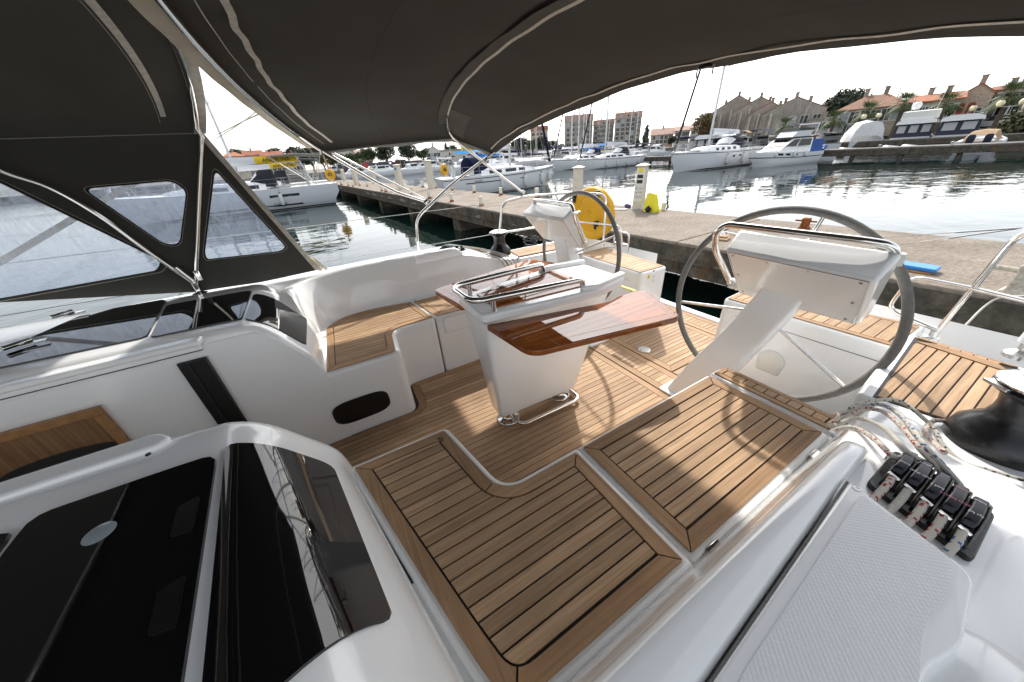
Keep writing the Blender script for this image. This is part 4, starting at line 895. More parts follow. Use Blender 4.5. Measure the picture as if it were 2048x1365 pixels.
# ================================================================== water, dock
def water_mat():
    m, n, l, b = nodes('sea'); b.inputs['Base Color'].default_value = (.006, .018, .015, 1); setp(b, Roughness=.025, IOR=1.33)
    t = n.new('ShaderNodeTexCoord')
    def nz(sc, mpx, det, dist=0):
        mp = n.new('ShaderNodeMapping'); mp.inputs['Scale'].default_value = mpx; mp.inputs['Rotation'].default_value = (0, 0, R(28)); l.new(t.outputs['Object'], mp.inputs['Vector'])
        z = n.new('ShaderNodeTexNoise'); z.inputs['Scale'].default_value = sc; z.inputs['Detail'].default_value = det; z.inputs['Roughness'].default_value = .5; z.inputs['Distortion'].default_value = dist; l.new(mp.outputs[0], z.inputs['Vector']); return z
    a = nz(.55, (1, 1.5, 1), 2, .4); c = nz(2.3, (1, 1.7, 1), 2, .3); d = nz(.09, (1, 1, 1), 2)
    mr = n.new('ShaderNodeMapRange'); mr.inputs[1].default_value = .38; mr.inputs[2].default_value = .62; mr.inputs[3].default_value = .35; mr.inputs[4].default_value = 1.15; l.new(d.outputs[0], mr.inputs[0])
    m1 = n.new('ShaderNodeMath'); m1.operation = 'MULTIPLY_ADD'; m1.inputs[1].default_value = .16; l.new(c.outputs[0], m1.inputs[0]); l.new(a.outputs[0], m1.inputs[2])
    m2 = n.new('ShaderNodeMath'); m2.operation = 'MULTIPLY'; l.new(m1.outputs[0], m2.inputs[0]); l.new(mr.outputs[0], m2.inputs[1])
    bp = n.new('ShaderNodeBump'); bp.inputs['Strength'].default_value = 1.0; bp.inputs['Distance'].default_value = .036; l.new(m2.outputs[0], bp.inputs['Height']); l.new(bp.outputs[0], b.inputs['Normal'])
water_mat()
def concrete(name, c0, c1, sc=3, bump=.5, stain=(0, 0, 0), st=0, fine=30):
    m, n, l, b = nodes(name); setp(b, Roughness=.92); b.inputs['Specular IOR Level'].default_value = .2; t = n.new('ShaderNodeTexCoord')
    z = n.new('ShaderNodeTexNoise'); z.inputs['Scale'].default_value = sc; z.inputs['Detail'].default_value = 10; z.inputs['Roughness'].default_value = .65; l.new(t.outputs['Object'], z.inputs['Vector'])
    z2 = n.new('ShaderNodeTexNoise'); z2.inputs['Scale'].default_value = fine; z2.inputs['Detail'].default_value = 6; z2.inputs['Roughness'].default_value = .7; l.new(t.outputs['Object'], z2.inputs['Vector'])
    c = n.new('ShaderNodeValToRGB'); c.color_ramp.elements[0].position = .3; c.color_ramp.elements[1].position = .7; c.color_ramp.elements[0].color = (*c0, 1); c.color_ramp.elements[1].color = (*c1, 1); l.new(z.outputs[0], c.inputs[0])
    mr = n.new('ShaderNodeMapRange'); mr.inputs[1].default_value = .3; mr.inputs[2].default_value = .7; mr.inputs[3].default_value = .6; mr.inputs[4].default_value = 1.3; l.new(z2.outputs[0], mr.inputs[0])
    v = n.new('ShaderNodeVectorMath'); v.operation = 'SCALE'; l.new(c.outputs[0], v.inputs[0]); l.new(mr.outputs[0], v.inputs['Scale']); col = v.outputs[0]
    if st:
        mp = n.new('ShaderNodeMapping'); mp.inputs['Scale'].default_value = (3, 3, .35); l.new(t.outputs['Object'], mp.inputs['Vector'])
        z3 = n.new('ShaderNodeTexNoise'); z3.inputs['Scale'].default_value = 1.3; z3.inputs['Detail'].default_value = 6; l.new(mp.outputs[0], z3.inputs['Vector'])
        r3 = n.new('ShaderNodeValToRGB'); r3.color_ramp.elements[0].position = .52; r3.color_ramp.elements[1].position = .70; r3.color_ramp.elements[1].color = (st, st, st, 1); l.new(z3.outputs[0], r3.inputs[0])
        mx = n.new('ShaderNodeMixRGB'); mx.inputs[2].default_value = (*stain, 1); l.new(r3.outputs[0], mx.inputs[0]); l.new(col, mx.inputs[1]); col = mx.outputs[0]
    l.new(col, b.inputs['Base Color'])
    ad = n.new('ShaderNodeMath'); ad.operation = 'ADD'; l.new(z.outputs[0], ad.inputs[0]); l.new(z2.outputs[0], ad.inputs[1])
    bp = n.new('ShaderNodeBump'); bp.inputs['Strength'].default_value = bump; bp.inputs['Distance'].default_value = .02; l.new(ad.outputs[0], bp.inputs['Height']); l.new(bp.outputs[0], b.inputs['Normal'])
concrete('dock_top', (.205, .175, .142), (.325, .28, .232), 1.6, 1.0, fine=20)
concrete('dock_face', (.040, .038, .030), (.17, .15, .12), 3.2, 1.0, (.17, .08, .03), .6, 12)
concrete('quay_wall', (.13, .12, .11), (.26, .24, .22), .6, .4, fine=4)
concrete('ground', (.17, .16, .145), (.27, .25, .225), .15, .2, fine=2)
concrete('plaster_grey', (.27, .245, .215), (.42, .385, .335), .35, .3, (.10, .09, .08), .55, 5)
concrete('plaster_cream', (.46, .41, .33), (.60, .54, .45), .3, .2, (.25, .21, .17), .3, 4)
concrete('plaster_tan', (.44, .34, .25), (.55, .43, .33), .3, .2, fine=4)
concrete('plaster_pale', (.50, .49, .46), (.63, .62, .59), .3, .2, fine=4)
concrete('rust', (.16, .045, .012), (.42, .16, .05), 14, .8, fine=60)
concrete('rusty_paint', (.50, .46, .38), (.62, .58, .50), 9, .4, (.30, .10, .025), .95, 40)
wat = struct(MB().prism([(-3000, -3000), (3000, -3000), (3000, 3000), (-3000, 3000)], WATER-3, WATER).build('water', 'sea', smooth=0))
def dkn(y): return 5.16-.06*y
def dkf(y): return 7.72-.05*y
dock = thing('concrete_dock', 'weathered concrete finger dock running behind the yacht stern', 'dock', loc=(5.1, 0, WATER))
DM = Matrix.Translation(-dock.location)
dy_ = [-9, -3.2, 0, 3.35, 6.6, 10, 15, 20, 26, 33, 41, 50]
for a, b in zip(dy_, dy_[1:]):
    q = []
    rg = random.Random(int(a*10)); N = 9
    for i in range(N+1): y = a+.006+(b-a-.012)*i/N; q.append((dkn(y)+rg.uniform(-.018, .018), y))
    for i in range(N+1): y = b-.006-(b-a-.012)*i/N; q.append((dkf(y)+rg.uniform(-.012, .012), y))
    o = MB().prism(q, DOCK-.30, DOCK).build('deck_slab', 'dock_top', dock, smooth=0, bevel=.02); o.matrix_parent_inverse = DM
    q2 = [(dkn(a)+.05, a), (dkf(a)-.05, a), (dkf(b)-.05, b), (dkn(b)+.05, b)]
    top, bot = DOCK-.30, DOCK-.53
    o = MB().prism(q2, bot, top).build('beam', 'dock_face', dock, smooth=0, bevel=.015); o.matrix_parent_inverse = DM
for y in (-6.5, 12.5, 18, 24, 31, 39, 47):
    o = MB().span((dkn(y)+.25, y-.35, WATER-1.5), (dkf(y)-.25, y+.35, DOCK-.52)).build('pier_support', 'dock_face', dock, smooth=0, bevel=.02); o.matrix_parent_inverse = DM
# the face of the slab edge is grimy: thin weathered skirt proud of the slab
sk = [[(dkn(y)-.020, y, DOCK-.045), (dkn(y)-.004, y, DOCK-.31)] for y in [i*.5-9 for i in range(119)]]
o = MB().loft(sk+[[(p[0]+.012, p[1], p[2]) for p in r] for r in reversed(sk)]).build('edge_facing', 'dock_face', dock, smooth=0); o.matrix_parent_inverse = DM
# ---- small white posts along both edges
def post_proto():
    r = thing('mooring_post', 'small white mooring post with rusty foot on the dock', 'post', 'small white mooring posts along the dock', loc=(0, 0, 0))
    MB().lathe([(.072, .07), (.072, .29), (.066, .305), (0, .308)], (0, 0, 0), n=10).build('post', 'ivory', r, smooth=40)
    MB().lathe([(.095, 0), (.095, .02), (.076, .03), (.074, .075)], (0, 0, 0), n=10).build('foot', 'rust', r, smooth=40); return r
pp = post_proto(); first = True
spots = [(860, 398, 1), (904, 404, 1), (963, 412, 1), (740, 388, 1), (764, 383, 1), (780, 390, 1), (826, 389, 1), (949, 386, 0), (1002, 391, 0), (1074, 397, 0), (824, 387, 0), (905, 381, 0), (846, 375, 0), (872, 377, 0), (660, 372, 1), (676, 371, 1), (690, 373, 1), (705, 374, 1), (720, 372, 0), (735, 373, 0)]
for k, (a, b, near) in enumerate(spots):
    p = atz(a, b, DOCK); x = dkn(p.y)+.22 if near else dkf(p.y)-.2
    if near and p.y < 30: t = p.y
    o = pp if first else copy_tree(pp); first = False
    o.location = (min(max(p.x, dkn(p.y)+.15), dkf(p.y)-.15), min(p.y, 48.5), DOCK)
    o['label'] = ('small white mooring post with rusty foot on the near edge of the dock' if near else 'small white mooring post with rusty foot on the far edge of the dock'); s = .95 if k % 3 else 1.1; o.scale = (s, s, s); o.rotation_euler.z = k
    nm = ['first', 'second', 'third', 'fourth', 'fifth', 'sixth', 'seventh']
# ---- service pedestals
def pedestal(p, label, meters, h=1.0, w=.24, rz=0):
    t = thing('service_pedestal', label, 'pedestal', 'dock service pedestals', loc=p, rz=rz); w2 = w/2
    MB().loft([[(-w2*k, -w2*k*.8, z), (w2*k, -w2*k*.8, z), (w2*k, w2*k*.8, z), (-w2*k, w2*k*.8, z)] for z, k in ((0, 1.1), (.15, 1.05), (h-.06, .95))], True, True).build('cabinet', 'pedestal_beige', t, smooth=0, bevel=.01)
    MB().loft([[(-w2*k, -w2*k*.85, z), (w2*k, -w2*k*.85, z), (w2*k, w2*k*.85, z), (-w2*k, w2*k*.85, z)] for z, k in ((h-.06, 1.22), (h-.04, 1.22), (h, .35))], True, True).build('cap', 'pedestal_beige', t, smooth=0, bevel=.006)
    MB().box((0, 0, -.0), (.34, .3, .05)).build('plinth', 'plaster_pale', t, bevel=.01)
    if meters:
        x = -w2*1.0
        f = MB().box((x-.006, 0, h*.55), (.014, w*.72, h*.72)).build('front_panel', 'gelcoat_warm', t, bevel=.003)
        MB().box((x-.016, 0, h*.86), (.012, w*.42, .085)).build('yellow_plate', 'yellow_sign', t, bevel=.003)
        for z in (.73, .62): MB().box((x-.016, 0, h*z), (.014, w*.5, .075)).build('display', 'black_label', t, bevel=.003)
        for z in (.50, .40, .30):
            for yy in (-.05, .05): MB().lathe([(.034, 0), (.034, .02), (.022, .024), (.022, .012), (0, .012)], (x-.012, yy, h*z), axis=(-1, 0, 0), n=14, caps=False).build('socket', 'steel_dull', t, smooth=40)
    return t
pm = atz(1268, 419, DOCK); pm.x = dkf(pm.y)-.2
ang = math.atan2(-pm.y, -pm.x)+math.pi
pedestal(pm, 'beige service pedestal with yellow plate, meters and sockets on the dock', True, 1.02, .27, ang-.25)
p2 = polar(1180, 385, 11.2); p2 = Vector((dkf(p2.y)-.25, p2.y, DOCK)); pedestal(p2, 'plain beige service pedestal just behind the yellow lifebuoy', False, 1.0, .32, ang)
ord_ = ['nearest tall beige post pedestal beside the far sailboat stern', 'tall beige post pedestal with blue mark further along the dock', 'third tall beige post pedestal along the dock', 'distant beige post pedestal near the end of the dock', 'farthest beige post pedestal at the dock end']
for k, (a, b, h) in enumerate(((864, 378, 1.45), (803, 380, 1.35), (714, 370, 1.3), (750, 367, 1.2), (690, 363, 1.2))):
    p = atz(a, b, DOCK); p.x = min(max(p.x, dkn(p.y)+.3), dkf(p.y)-.3); q = pedestal(p, ord_[k], False, h, .34 if k < 3 else .3, ang)
    if k == 1: MB().lathe([(.07, 0), (.07, .004), (0, .005)], (-.17, 0, 1.12), axis=(-1, 0, 0), n=16, caps=False).build('blue_mark', 'blue_plastic', q)
# ---- things lying on the dock
bg = atz(1302, 424, DOCK); b = thing('yellow_bag', 'crumpled bright yellow bag leaning on the service pedestal', 'bag', loc=bg)
rg = random.Random(3); secs = []
for z, k in ((0, 1), (.06, 1.05), (.16, .95), (.26, .85), (.34, .72), (.40, .62)):
    secs.append([((.10*k)*math.cos(a)*(1+.12*rg.uniform(-1, 1))+.03*z, .21*k*math.sin(a)*(1+.10*rg.uniform(-1, 1))+.12*z, z*(1+.05*math.cos(a*2))) for a in [i*6.2832/16 for i in range(16)]])
MB().loft(secs, True, True).build('sack', 'yellow_bag', b, smooth=30)
MB().tube([(-.14, -.10, .06), (-.16, -.03, .14), (-.15, .05, .07), (-.12, .0, .03), (-.14, -.08, .10)], .022, 7).ball((-.15, -.02, .06), .055).build('strap_bundle', 'cord_black', b, smooth=50)
q = atz(1326, 421, DOCK); t = thing('white_cup', 'white plastic jug standing right of the yellow bag', 'jug', loc=q)
MB().lathe([(.045, 0), (.055, .16), (.05, .16), (.04, .01)], (0, 0, 0), n=14).build('body', 'ivory', t, smooth=40); MB().box((0, -.07, .10), (.02, .05, .02)).build('handle', 'ivory', t, bevel=.004)
q = atz(1240, 420, DOCK); tag(MB().box(q+Vector((0, 0, .012)), (.22, .34, .02), Matrix.Rotation(.5, 3, 'Z')).build('white_card', 'plaster_pale', None, bevel=.004), 'flat white board lying left of the pedestal', 'board')
q = atz(1262, 416, DOCK)
tag(MB().ball(q+Vector((-.05, .1, .05)), .06, sc=(1, 1.2, .8)).ball(q+Vector((-.05, .02, .04)), .05).build('purple_cloth', mat('purple', (.10, .07, .20), .8), None), 'small crumpled purple cloth at the foot of the pedestal', 'cloth')
q = atz(1832, 541, DOCK); d = thing('blue_mat', 'bright blue foam mat lying on the dock edge', 'mat', loc=q)
MB().prism(roundpoly([(-.10, -.15), (.10, -.15), (.11, .15), (-.09, .15)], .02), .02, .06).build('foam', 'blue_plastic', d, bevel=.01); MB().prism([(-.13, -.13), (.07, -.13), (.07, .13), (-.13, .13)], 0, .02).build('board', 'wood_trim', d)
def cleat(p, s, label, mt, rz=0):
    c = thing('dock_cleat', label, 'cleat', 'rusty dock cleats', loc=p, rz=rz)
    MB().loft([[(x*s, y*s, z*s) for x, y in ((-.10*k, -.09*k), (.10*k, -.09*k), (.10*k, .09*k), (-.10*k, .09*k))] for z, k in ((0, 1.35), (.03, 1.3), (.05, .95), (.20, .85), (.25, 1.0), (.28, .8))], True, True).build('stem', mt, c, smooth=20, bevel=.012*s)
    MB().tube([(0, -.24*s, .20*s), (0, -.1*s, .20*s), (0, .1*s, .20*s), (0, .24*s, .20*s)], .022*s, 8).build('bar', mt, c, smooth=50); return c
cleat(atz(1607, 458, DOCK), .62, 'small rusty orange dock cleat behind the port wheel', 'rust', .1)
cb_ = cleat(atz(2040, 592, DOCK), 1.05, 'big white painted rusty dock cleat at right edge', 'rusty_paint', -.1)
q = atz(1432, 480, DOCK); tag(MB().box(q+Vector((.05, 0, .015)), (.22, .30, .03), Matrix.Rotation(.3, 3, 'Z')).box(q+Vector((.08, .02, .045)), (.14, .26, .025), Matrix.Rotation(.4, 3, 'Z')).build('wood_board', 'teak', None, bevel=.004), 'short wooden boards lying on the dock edge left of the port helm', 'board')
def dline(pts, r, mt, label): o = ropemesh('mooring_line', pts, r, mt); tag(o, label, 'rope'); return o
dline([(2.95, -.2, -1.0), (3.6, -.1, -1.35), (4.4, .2, -1.62), tuple(atz(1942, 640, -1.55)), tuple(atz(1990, 600, DOCK-.02)), tuple(atz(2055, 592, DOCK+.15))], .009, 'rope_plain', 'pale mooring line from the port stern to the white cleat')
dline([tuple(atz(1432, 485, DOCK)), tuple(atz(1420, 500, -1.5)), tuple(atz(1412, 530, -1.8)), tuple(atz(1404, 552, -2.1))], .008, 'cord_black', 'black cable hanging down the dock wall left of the port helm')
# ================================================================== other boats
def hullmesh(L, B, F, tw=.86, draft=.35, bowf=1.12, full=2.4, rake=.06, n=20):
    secs = []
    for i in range(n+1):
        t = i/n; b = B/2*((tw+(1-tw)*math.sin(math.pi/2*min(1, t/.42))) if t < .42 else max(.012, 1-((t-.42)/.58)**full))
        f = F*(.96+.04*abs(1-2*t)+(bowf-1)*t*t); x = L*t; xr = -L*rake*max(0, t-.75)/.25; xs = L*.035*(1-t/.2) if t < .2 else 0
        secs.append([(x-xs*0, s*b*a, z) if z > f*.5 else (x+xr*(1-z/f)+xs*(1-z/f), s*b*a, z) for s, a, z in ((-1, 1, f), (-1, 1.0, f*.62), (-1, .97, f*.3), (-1, .90, 0), (-1, .6, -draft), (1, .6, -draft), (1, .90, 0), (1, .97, f*.3), (1, 1, f*.62), (1, 1, f))])
    return secs
def shear(secs, t): i = t*(len(secs)-1); k = min(len(secs)-2, int(i)); a, b = Vector(secs[k][0]), Vector(secs[k+1][0]); return a+(b-a)*(i-k)
mat('hull_white', (.74, .75, .77), .25, coat=.2); mat('hull_grey', (.60, .62, .66), .25, coat=.2); mat('hull_dark', (.015, .017, .022), .3); mat('window_dark', (.015, .016, .02), .12)
mat('mast_alu', (.55, .56, .57), .35, metal=.8); mat('sail_white', (.70, .71, .73), .7); mat('fender_white', (.72, .72, .70), .5); mat('navy', (.012, .016, .04), .5); mat('pvc_grey', (.45, .46, .47), .5); mat('tan_seat', (.5, .38, .26), .6)
mat('blue_cover', (.03, .10, .36), .7); mat('red_paint', (.45, .04, .03), .5); mat('wire', (.35, .35, .36), .4, metal=.6)
def part(p, name, mb, mt, **k): return mb.build(name, mt, p, **k)
def sailboat(loc, rz, L, B, F, label, o):
    r = thing(o.get('name', 'sailboat'), label, 'sailboat', o.get('group'), loc=loc, rz=rz)
    S = hullmesh(L, B, F, o.get('tw', .88), full=o.get('full', 2.3), rake=o.get('rake', .05))
    h = part(r, 'hull', MB().loft(S).add([S[0][i] for i in range(10)], [tuple(range(10))]), o.get('hull', 'hull_white'), smooth=50)
    part(r, 'deck', MB().loft([[(q[0][0], q[0][1]*.985, q[0][2]-.02), (q[0][0], 0, q[0][2]+.05), (q[9][0], q[9][1]*.985, q[9][2]-.02)] for q in S]), 'gelcoat')
    bt = [[(q[3][0], q[3][1]*1.012, .02), (q[3][0], q[3][1]*1.022, .14)] for q in S]; bt2 = [[(a[0], -a[1], a[2]) for a in q] for q in bt]
    MB().loft(bt).loft(bt2).build('boot_stripe', 'hull_dark', h)
    if o.get('line'):
        for s in (-1, 1):
            MB().loft([[(q[0][0], s*abs(q[0][1])*1.004+s*.004, q[0][2]-.16), (q[0][0], s*abs(q[0][1])*1.004+s*.004, q[0][2]-.11)] for q in S]).build('cove_line', 'hull_dark', h)
    # coachroof
    a, b_, hh = o.get('cab', (.32, .74, .42)); cs = []
    for i in range(9):
        t = a+(b_-a)*i/8; p = shear(S, t); k = 1 if i < 5 else 1-((i-4)/4)**1.6*.75; w = abs(p.y)*.66*(1 if i < 5 else 1-((i-4)/4)**2*.35)
        z0 = p.z-.05; z1 = p.z+hh*k+.02
        cs.append([(p.x, -w, z0), (p.x, -w*.93, z0+(z1-z0)*.75), (p.x, -w*.82, z1), (p.x, 0, z1+.05*k), (p.x, w*.82, z1), (p.x, w*.93, z0+(z1-z0)*.75), (p.x, w, z0)])
    cr_ = part(r, 'coachroof', MB().loft(cs).add([cs[0][i] for i in range(7)], [tuple(range(7))]), 'gelcoat', smooth=40)
    for i0, i1 in o.get('cwin', ((1, 2.6), (3.1, 4.6), (5.0, 6.0))):
        for s in (0, 1):
            q = []
            for i in (i0, (i0+i1)/2, i1):
                k = min(7, int(i)); f = i-k; pa = [Vector(cs[k][j])*(1-f)+Vector(cs[k+1][j])*f for j in ((0, 1) if s == 0 else (6, 5))]
                sg = -1 if s == 0 else 1
                q.append([pa[0]*.68+pa[1]*.32+Vector((0, sg*.012, 0)), pa[0]*.08+pa[1]*.92+Vector((0, sg*.012, 0))])
            MB().loft(q).build('window', 'window_dark', cr_)
    for t0, t1 in o.get('hwin', ()):
        for s in (-1, 1):
            q = []
            for t in (t0, (t0+t1)/2, t1): p = shear(S, t); q.append([(p.x, s*(abs(p.y)*.985+.03), p.z*.60), (p.x, s*(abs(p.y)*.992+.03), p.z*.72)])
            MB().loft(q).build('hull_window', 'window_dark', h)
    # rig
    mh, mt_ = o.get('mast', 16), o.get('mt', .58); p = shear(S, mt_); zb = p.z+.42
    m_ = part(r, 'mast', MB().lathe([(.10, 0), (.10, mh*.8), (.06, mh)], (p.x, 0, zb), n=8), 'mast_alu', smooth=60)
    for z, w in ((.34, 1.0), (.62, .8)):
        MB().tube([(p.x-.25, -w, zb+mh*z+.12), (p.x, 0, zb+mh*z), (p.x-.25, w, zb+mh*z+.12)], .03, 5).build('spreader', 'mast_alu', m_)
    wr = MB()
    for s in (-1, 1):
        cp = shear(S, mt_-.02); wr.tube([(cp.x, s*(abs(cp.y)-.1), cp.z), (p.x-.25, s*1.0, zb+mh*.34+.12), (p.x-.25, s*.8, zb+mh*.62+.12), (p.x, 0, zb+mh*.96)], .012, 4)
        wr.tube([(.1, s*.8, F), (p.x*.45, s*.1, zb+mh*.45), (p.x, 0, zb+mh)], .010, 4)
    bw = shear(S, .985); part(r, 'rigging', wr, 'wire')
    part(r, 'forestay_sail', MB().tube([(bw.x-.15, 0, bw.z+.3), (p.x+.1, 0, zb+mh*.95)], [.10, .05], 7), o.get('genoa', 'sail_white'))
    bl = o.get('boom', L*.36); zb2 = zb+o.get('bz', .95)
    bm = part(r, 'boom', MB().tube([(p.x-.1, 0, zb2), (p.x-bl, 0, zb2+.05)], .09, 7), 'mast_alu')
    c_ = [[(x, y, z) for y, z in ((-.09, zb2-.02), (-.20*k, zb2+.18*k), (-.08, zb2+.42*k), (.08, zb2+.42*k), (.20*k, zb2+.18*k), (.09, zb2-.02))] for x, k in ((p.x-.15, 1.25), (p.x-bl*.5, 1), (p.x-bl*.97, .7))]
    sb = MB().loft(c_, True, True).build('sail_bag', o.get('bag', 'sail_white'), bm, smooth=50)
    if o.get('text'):
        x0, x1 = p.x-bl*.55, p.x-bl*1.0; k0, k1 = 1.0, .7
        q = [[(x, y*1.05, zb2+(z-zb2)*1.06) for y, z in ((-.09, zb2-.02), (-.20*k, zb2+.18*k), (-.08, zb2+.42*k), (.08, zb2+.42*k), (.20*k, zb2+.18*k), (.09, zb2-.02))] for x, k in ((x0, k0), (x1, k1))]
        MB().loft(q, True, True).build('name_cover', 'yellow_sail', bm, smooth=50)
        for s in (-1, 1):
            textmesh('name_lettering', o['text'], .36, 'black_ink', bm, frame(((x0+x1)/2, s*.235, zb2+.17), (-s, 0, 0), (0, s, .10)))
    # dodger and bimini
    pa = shear(S, a); hw = abs(pa.y)*.62; dm = o.get('dodger', 'canvas_dark'); z0 = pa.z+hh*.6; arc = lambda x, w, zt, zb_: [(x, w*math.cos(g), zb_+(zt-zb_)*math.sin(g)**.7) for g in [math.pi*i/10 for i in range(11)]]
    part(r, 'sprayhood', MB().loft([arc(pa.x-.6, hw*1.05, z0+.95, pa.z+.1), arc(pa.x+.2, hw, z0+.95, pa.z+.15), arc(pa.x+1.0, hw*.8, z0+.15, z0)]), dm, smooth=60)
    part(r, 'sprayhood_window', MB().loft([[Vector(q)+Vector((.03, 0, .03)) for q in arc(pa.x+.32, hw*.9, z0+.84, z0)[2:9]], [Vector(q)+Vector((.03, 0, .05)) for q in arc(pa.x+.85, hw*.75, z0+.28, z0)[2:9]]]), 'sail_white', smooth=60)
    if o.get('bimini'):
        zt = F+2.05; x0, x1 = L*.03, pa.x-.7
        part(r, 'bimini', MB().loft([[(x, q[1], q[2]) for q in arc(x, hw*1.2, zt+dz, zt-.18+dz)] for x, dz in ((x0, -.08), ((x0+x1)/2, .06), (x1, -.02))]), o['bimini'], smooth=60)
        for s in (-1, 1):
            for xa, xb in ((x0+.1, x0+.9), (x1-.1, x0+1.1), ((x0+x1)/2, x0+1.0)): part(r, 'bimini_pole', MB().tube([(xb, s*hw*1.15, F), (xa, s*hw*1.18, zt-.15)], .02, 5), 'steel_dull')
    # stern gear
    part(r, 'wheel', MB().tube([(L*.13, .55*math.cos(g), F+.62+.55*math.sin(g)) for g in [i*6.2832/20 for i in range(20)]], .025, 5, loop=True).box((L*.13+.1, 0, F+.35), (.2, .3, .7)), 'pvc_grey')
    if o.get('buoy'):
        s = o['buoy']; c = (.25, s*(B*.40), F+.55); lbn = part(r, 'lifebuoy', MB().lathe([(0, -.07), (.34, -.07), (.38, 0), (.34, .07), (0, .07)], c, axis=(.5, s, 0), n=24), 'yellow_pvc', smooth=50)
        MB().tube([Vector(c)+Vector((.5, s, 0)).normalized()*.085+Vector((-s, .5, 0)).normalized()*(.13*math.cos(g))+Vector((0, 0, .13*math.sin(g))) for g in [i*4.6/10-.7 for i in range(11)]], .022, 5).ball(tuple(Vector(c)+Vector((.5, s, 0)).normalized()*.08), .05).build('emblem', 'black_ink', lbn)
    st = MB(); npost = o.get('npost', 9)
    for s in (-1, 1):
        pts = []
        for i in range(npost):
            q = shear(S, .02+.96*i/(npost-1)); q = Vector((q.x, s*max(.05, abs(q.y)-.08), q.z)); st.tube([q, q+Vector((0, 0, .62))], .014, 4); pts.append(q)
        for dz in (.60, .32): st.tube([q+Vector((0, 0, dz)) for q in pts], .008, 4)
    part(r, 'lifelines', st, 'wire')
    bo = MB(); bp = [Vector((bw.x-1.1, -.45, bw.z+.6)), Vector((bw.x-.1, -.12, bw.z+.65)), Vector((bw.x-.1, .12, bw.z+.65)), Vector((bw.x-1.1, .45, bw.z+.6))]
    bo.tube(bp, .02, 5); [bo.tube([q, q-Vector((.05, 0, .62))], .018, 5) for q in bp]; part(r, 'pulpit', bo, 'steel_dull')
    part(r, 'anchor', MB().tube([(bw.x-.1, 0, bw.z+.08), (bw.x+.25, 0, bw.z+.02), (bw.x+.32, 0, bw.z-.25)], .035, 5).box((bw.x+.22, 0, bw.z-.22), (.28, .22, .04)), 'steel_dull')
    for t, s in o.get('fenders', ((.3, -1), (.5, -1), (.68, -1))):
        q = shear(S, t); y = s*(abs(q.y)*.98+.13); fb = part(r, 'fender', MB().lathe([(.03, -.42), (.11, -.36), (.12, -.1), (.12, .2), (.10, .32), (.03, .38)], (q.x, y, q.z*.52), n=10), 'fender_white', smooth=50)
        MB().lathe([(.02, -.50), (.075, -.385)], (q.x, y, q.z*.52), n=8).build('fender_tip', 'hull_dark', fb); MB().lathe([(.075, .33), (.02, .45)], (q.x, y, q.z*.52), n=8).build('fender_tip', 'hull_dark', fb)
        MB().tube([(q.x, y, q.z*.52+.4), (q.x, s*(abs(q.y)-.05), q.z+.3)], .012, 4).build('lanyard', 'wire', fb)
    return r, S
# ---- left yacht: stern toward the dock, bow away to the left
A, SA = sailboat((2.25, 32.0, WATER), math.pi, 13.2, 4.3, 1.42, 'pale grey sailing yacht with yellow named sail cover at left of dock', dict(hull='hull_grey', hwin=((.20, .34),), cwin=((.6, 2.2), (3, 4.4)), cab=(.34, .78, .45), mast=19, mt=.60, boom=5.9, text='ANGELINA', bimini='canvas_grey', dodger='canvas_dark', buoy=1, fenders=((.29, 1), (.44, 1)), tw=.93, bz=1.15, group='moored sailing yachts'))
for s in (-1, 1):
    q = shear(SA, .29); MB().loft([[(x, s*(abs(q.y)*.93+.035), .26), (x, s*(abs(q.y)*.955+.035), .36)] for x in (2.6, 5.6, 9)]).build('hull_stripe', 'hull_dark', A)
    textmesh('hull_lettering', 'DUFOUR', .20, 'black_ink', A, frame((4.0, s*(abs(q.y)*.95+.07), .40), (-s, 0, 0), (0, s, .1)))
gp = MB().box((.1, -.2, 2.35), (.08, .5, 1.9), Matrix.Rotation(.12, 3, 'Y')).build('gangplank', 'teak', A, bevel=.01)
for dz in range(6): MB().box((.05, -.2, 1.6+dz*.28), (.1, .5, .03)).build('rung', 'steel_dull', A)
A2, _ = sailboat((2.3, 42.5, WATER), math.pi, 12.5, 4.1, 1.35, 'second sailing yacht moored just beyond the yellow sail cover yacht', dict(hull='hull_white', mast=17.5, boom=5.0, text='ANGELINA', bimini='canvas_dark', fenders=((.3, 1),), bz=.95, group='moored sailing yachts'))
# ---- yacht across the dock, bow to the right
B_, SB = sailboat((8.2, 25.0, WATER), R(2), 10.6, 3.5, 1.25, 'white yacht with navy sprayhood and yellow bow stripe across the dock', dict(line=1, dodger='canvas_navy', mast=15, mt=.60, boom=4.0, text='ANGELINA', buoy=-1, fenders=((.42, -1), (.62, -1), (.80, -1), (.91, -1)), cab=(.30, .80, .40), full=2.6, genoa='canvas_navy', group='moored sailing yachts', bz=1.2))
for s in (-1, 1):
    q = []
    for t in (0, .33, .66, 1.0):
        i = .945-.035*t; p = shear(SB, i); f = p.z*(1-t)+.15*t; k = 1-.10*t; q.append([(p.x-.12-.05*t, s*(abs(p.y)*k+.035), f), (p.x+.12-.12*t, s*(abs(shear(SB, i+.02).y)*k+.035), f)])
    MB().loft(q).build('bow_stripe', 'yellow_sail', B_)
p = shear(SB, .925); textmesh('bow_lettering', 'ANGELINA', .26, 'black_ink', B_, frame((p.x-.25, -abs(p.y)*.95-.12, .72), (1, .30, 0), (.3, -1, .1)))
p = shear(SB, .2); textmesh('hull_lettering', 'BAVARIA', .15, 'black_ink', B_, frame((2.6, -abs(p.y)*1.0-.05, .93), (1, 0, 0), (0, -1, .05)))
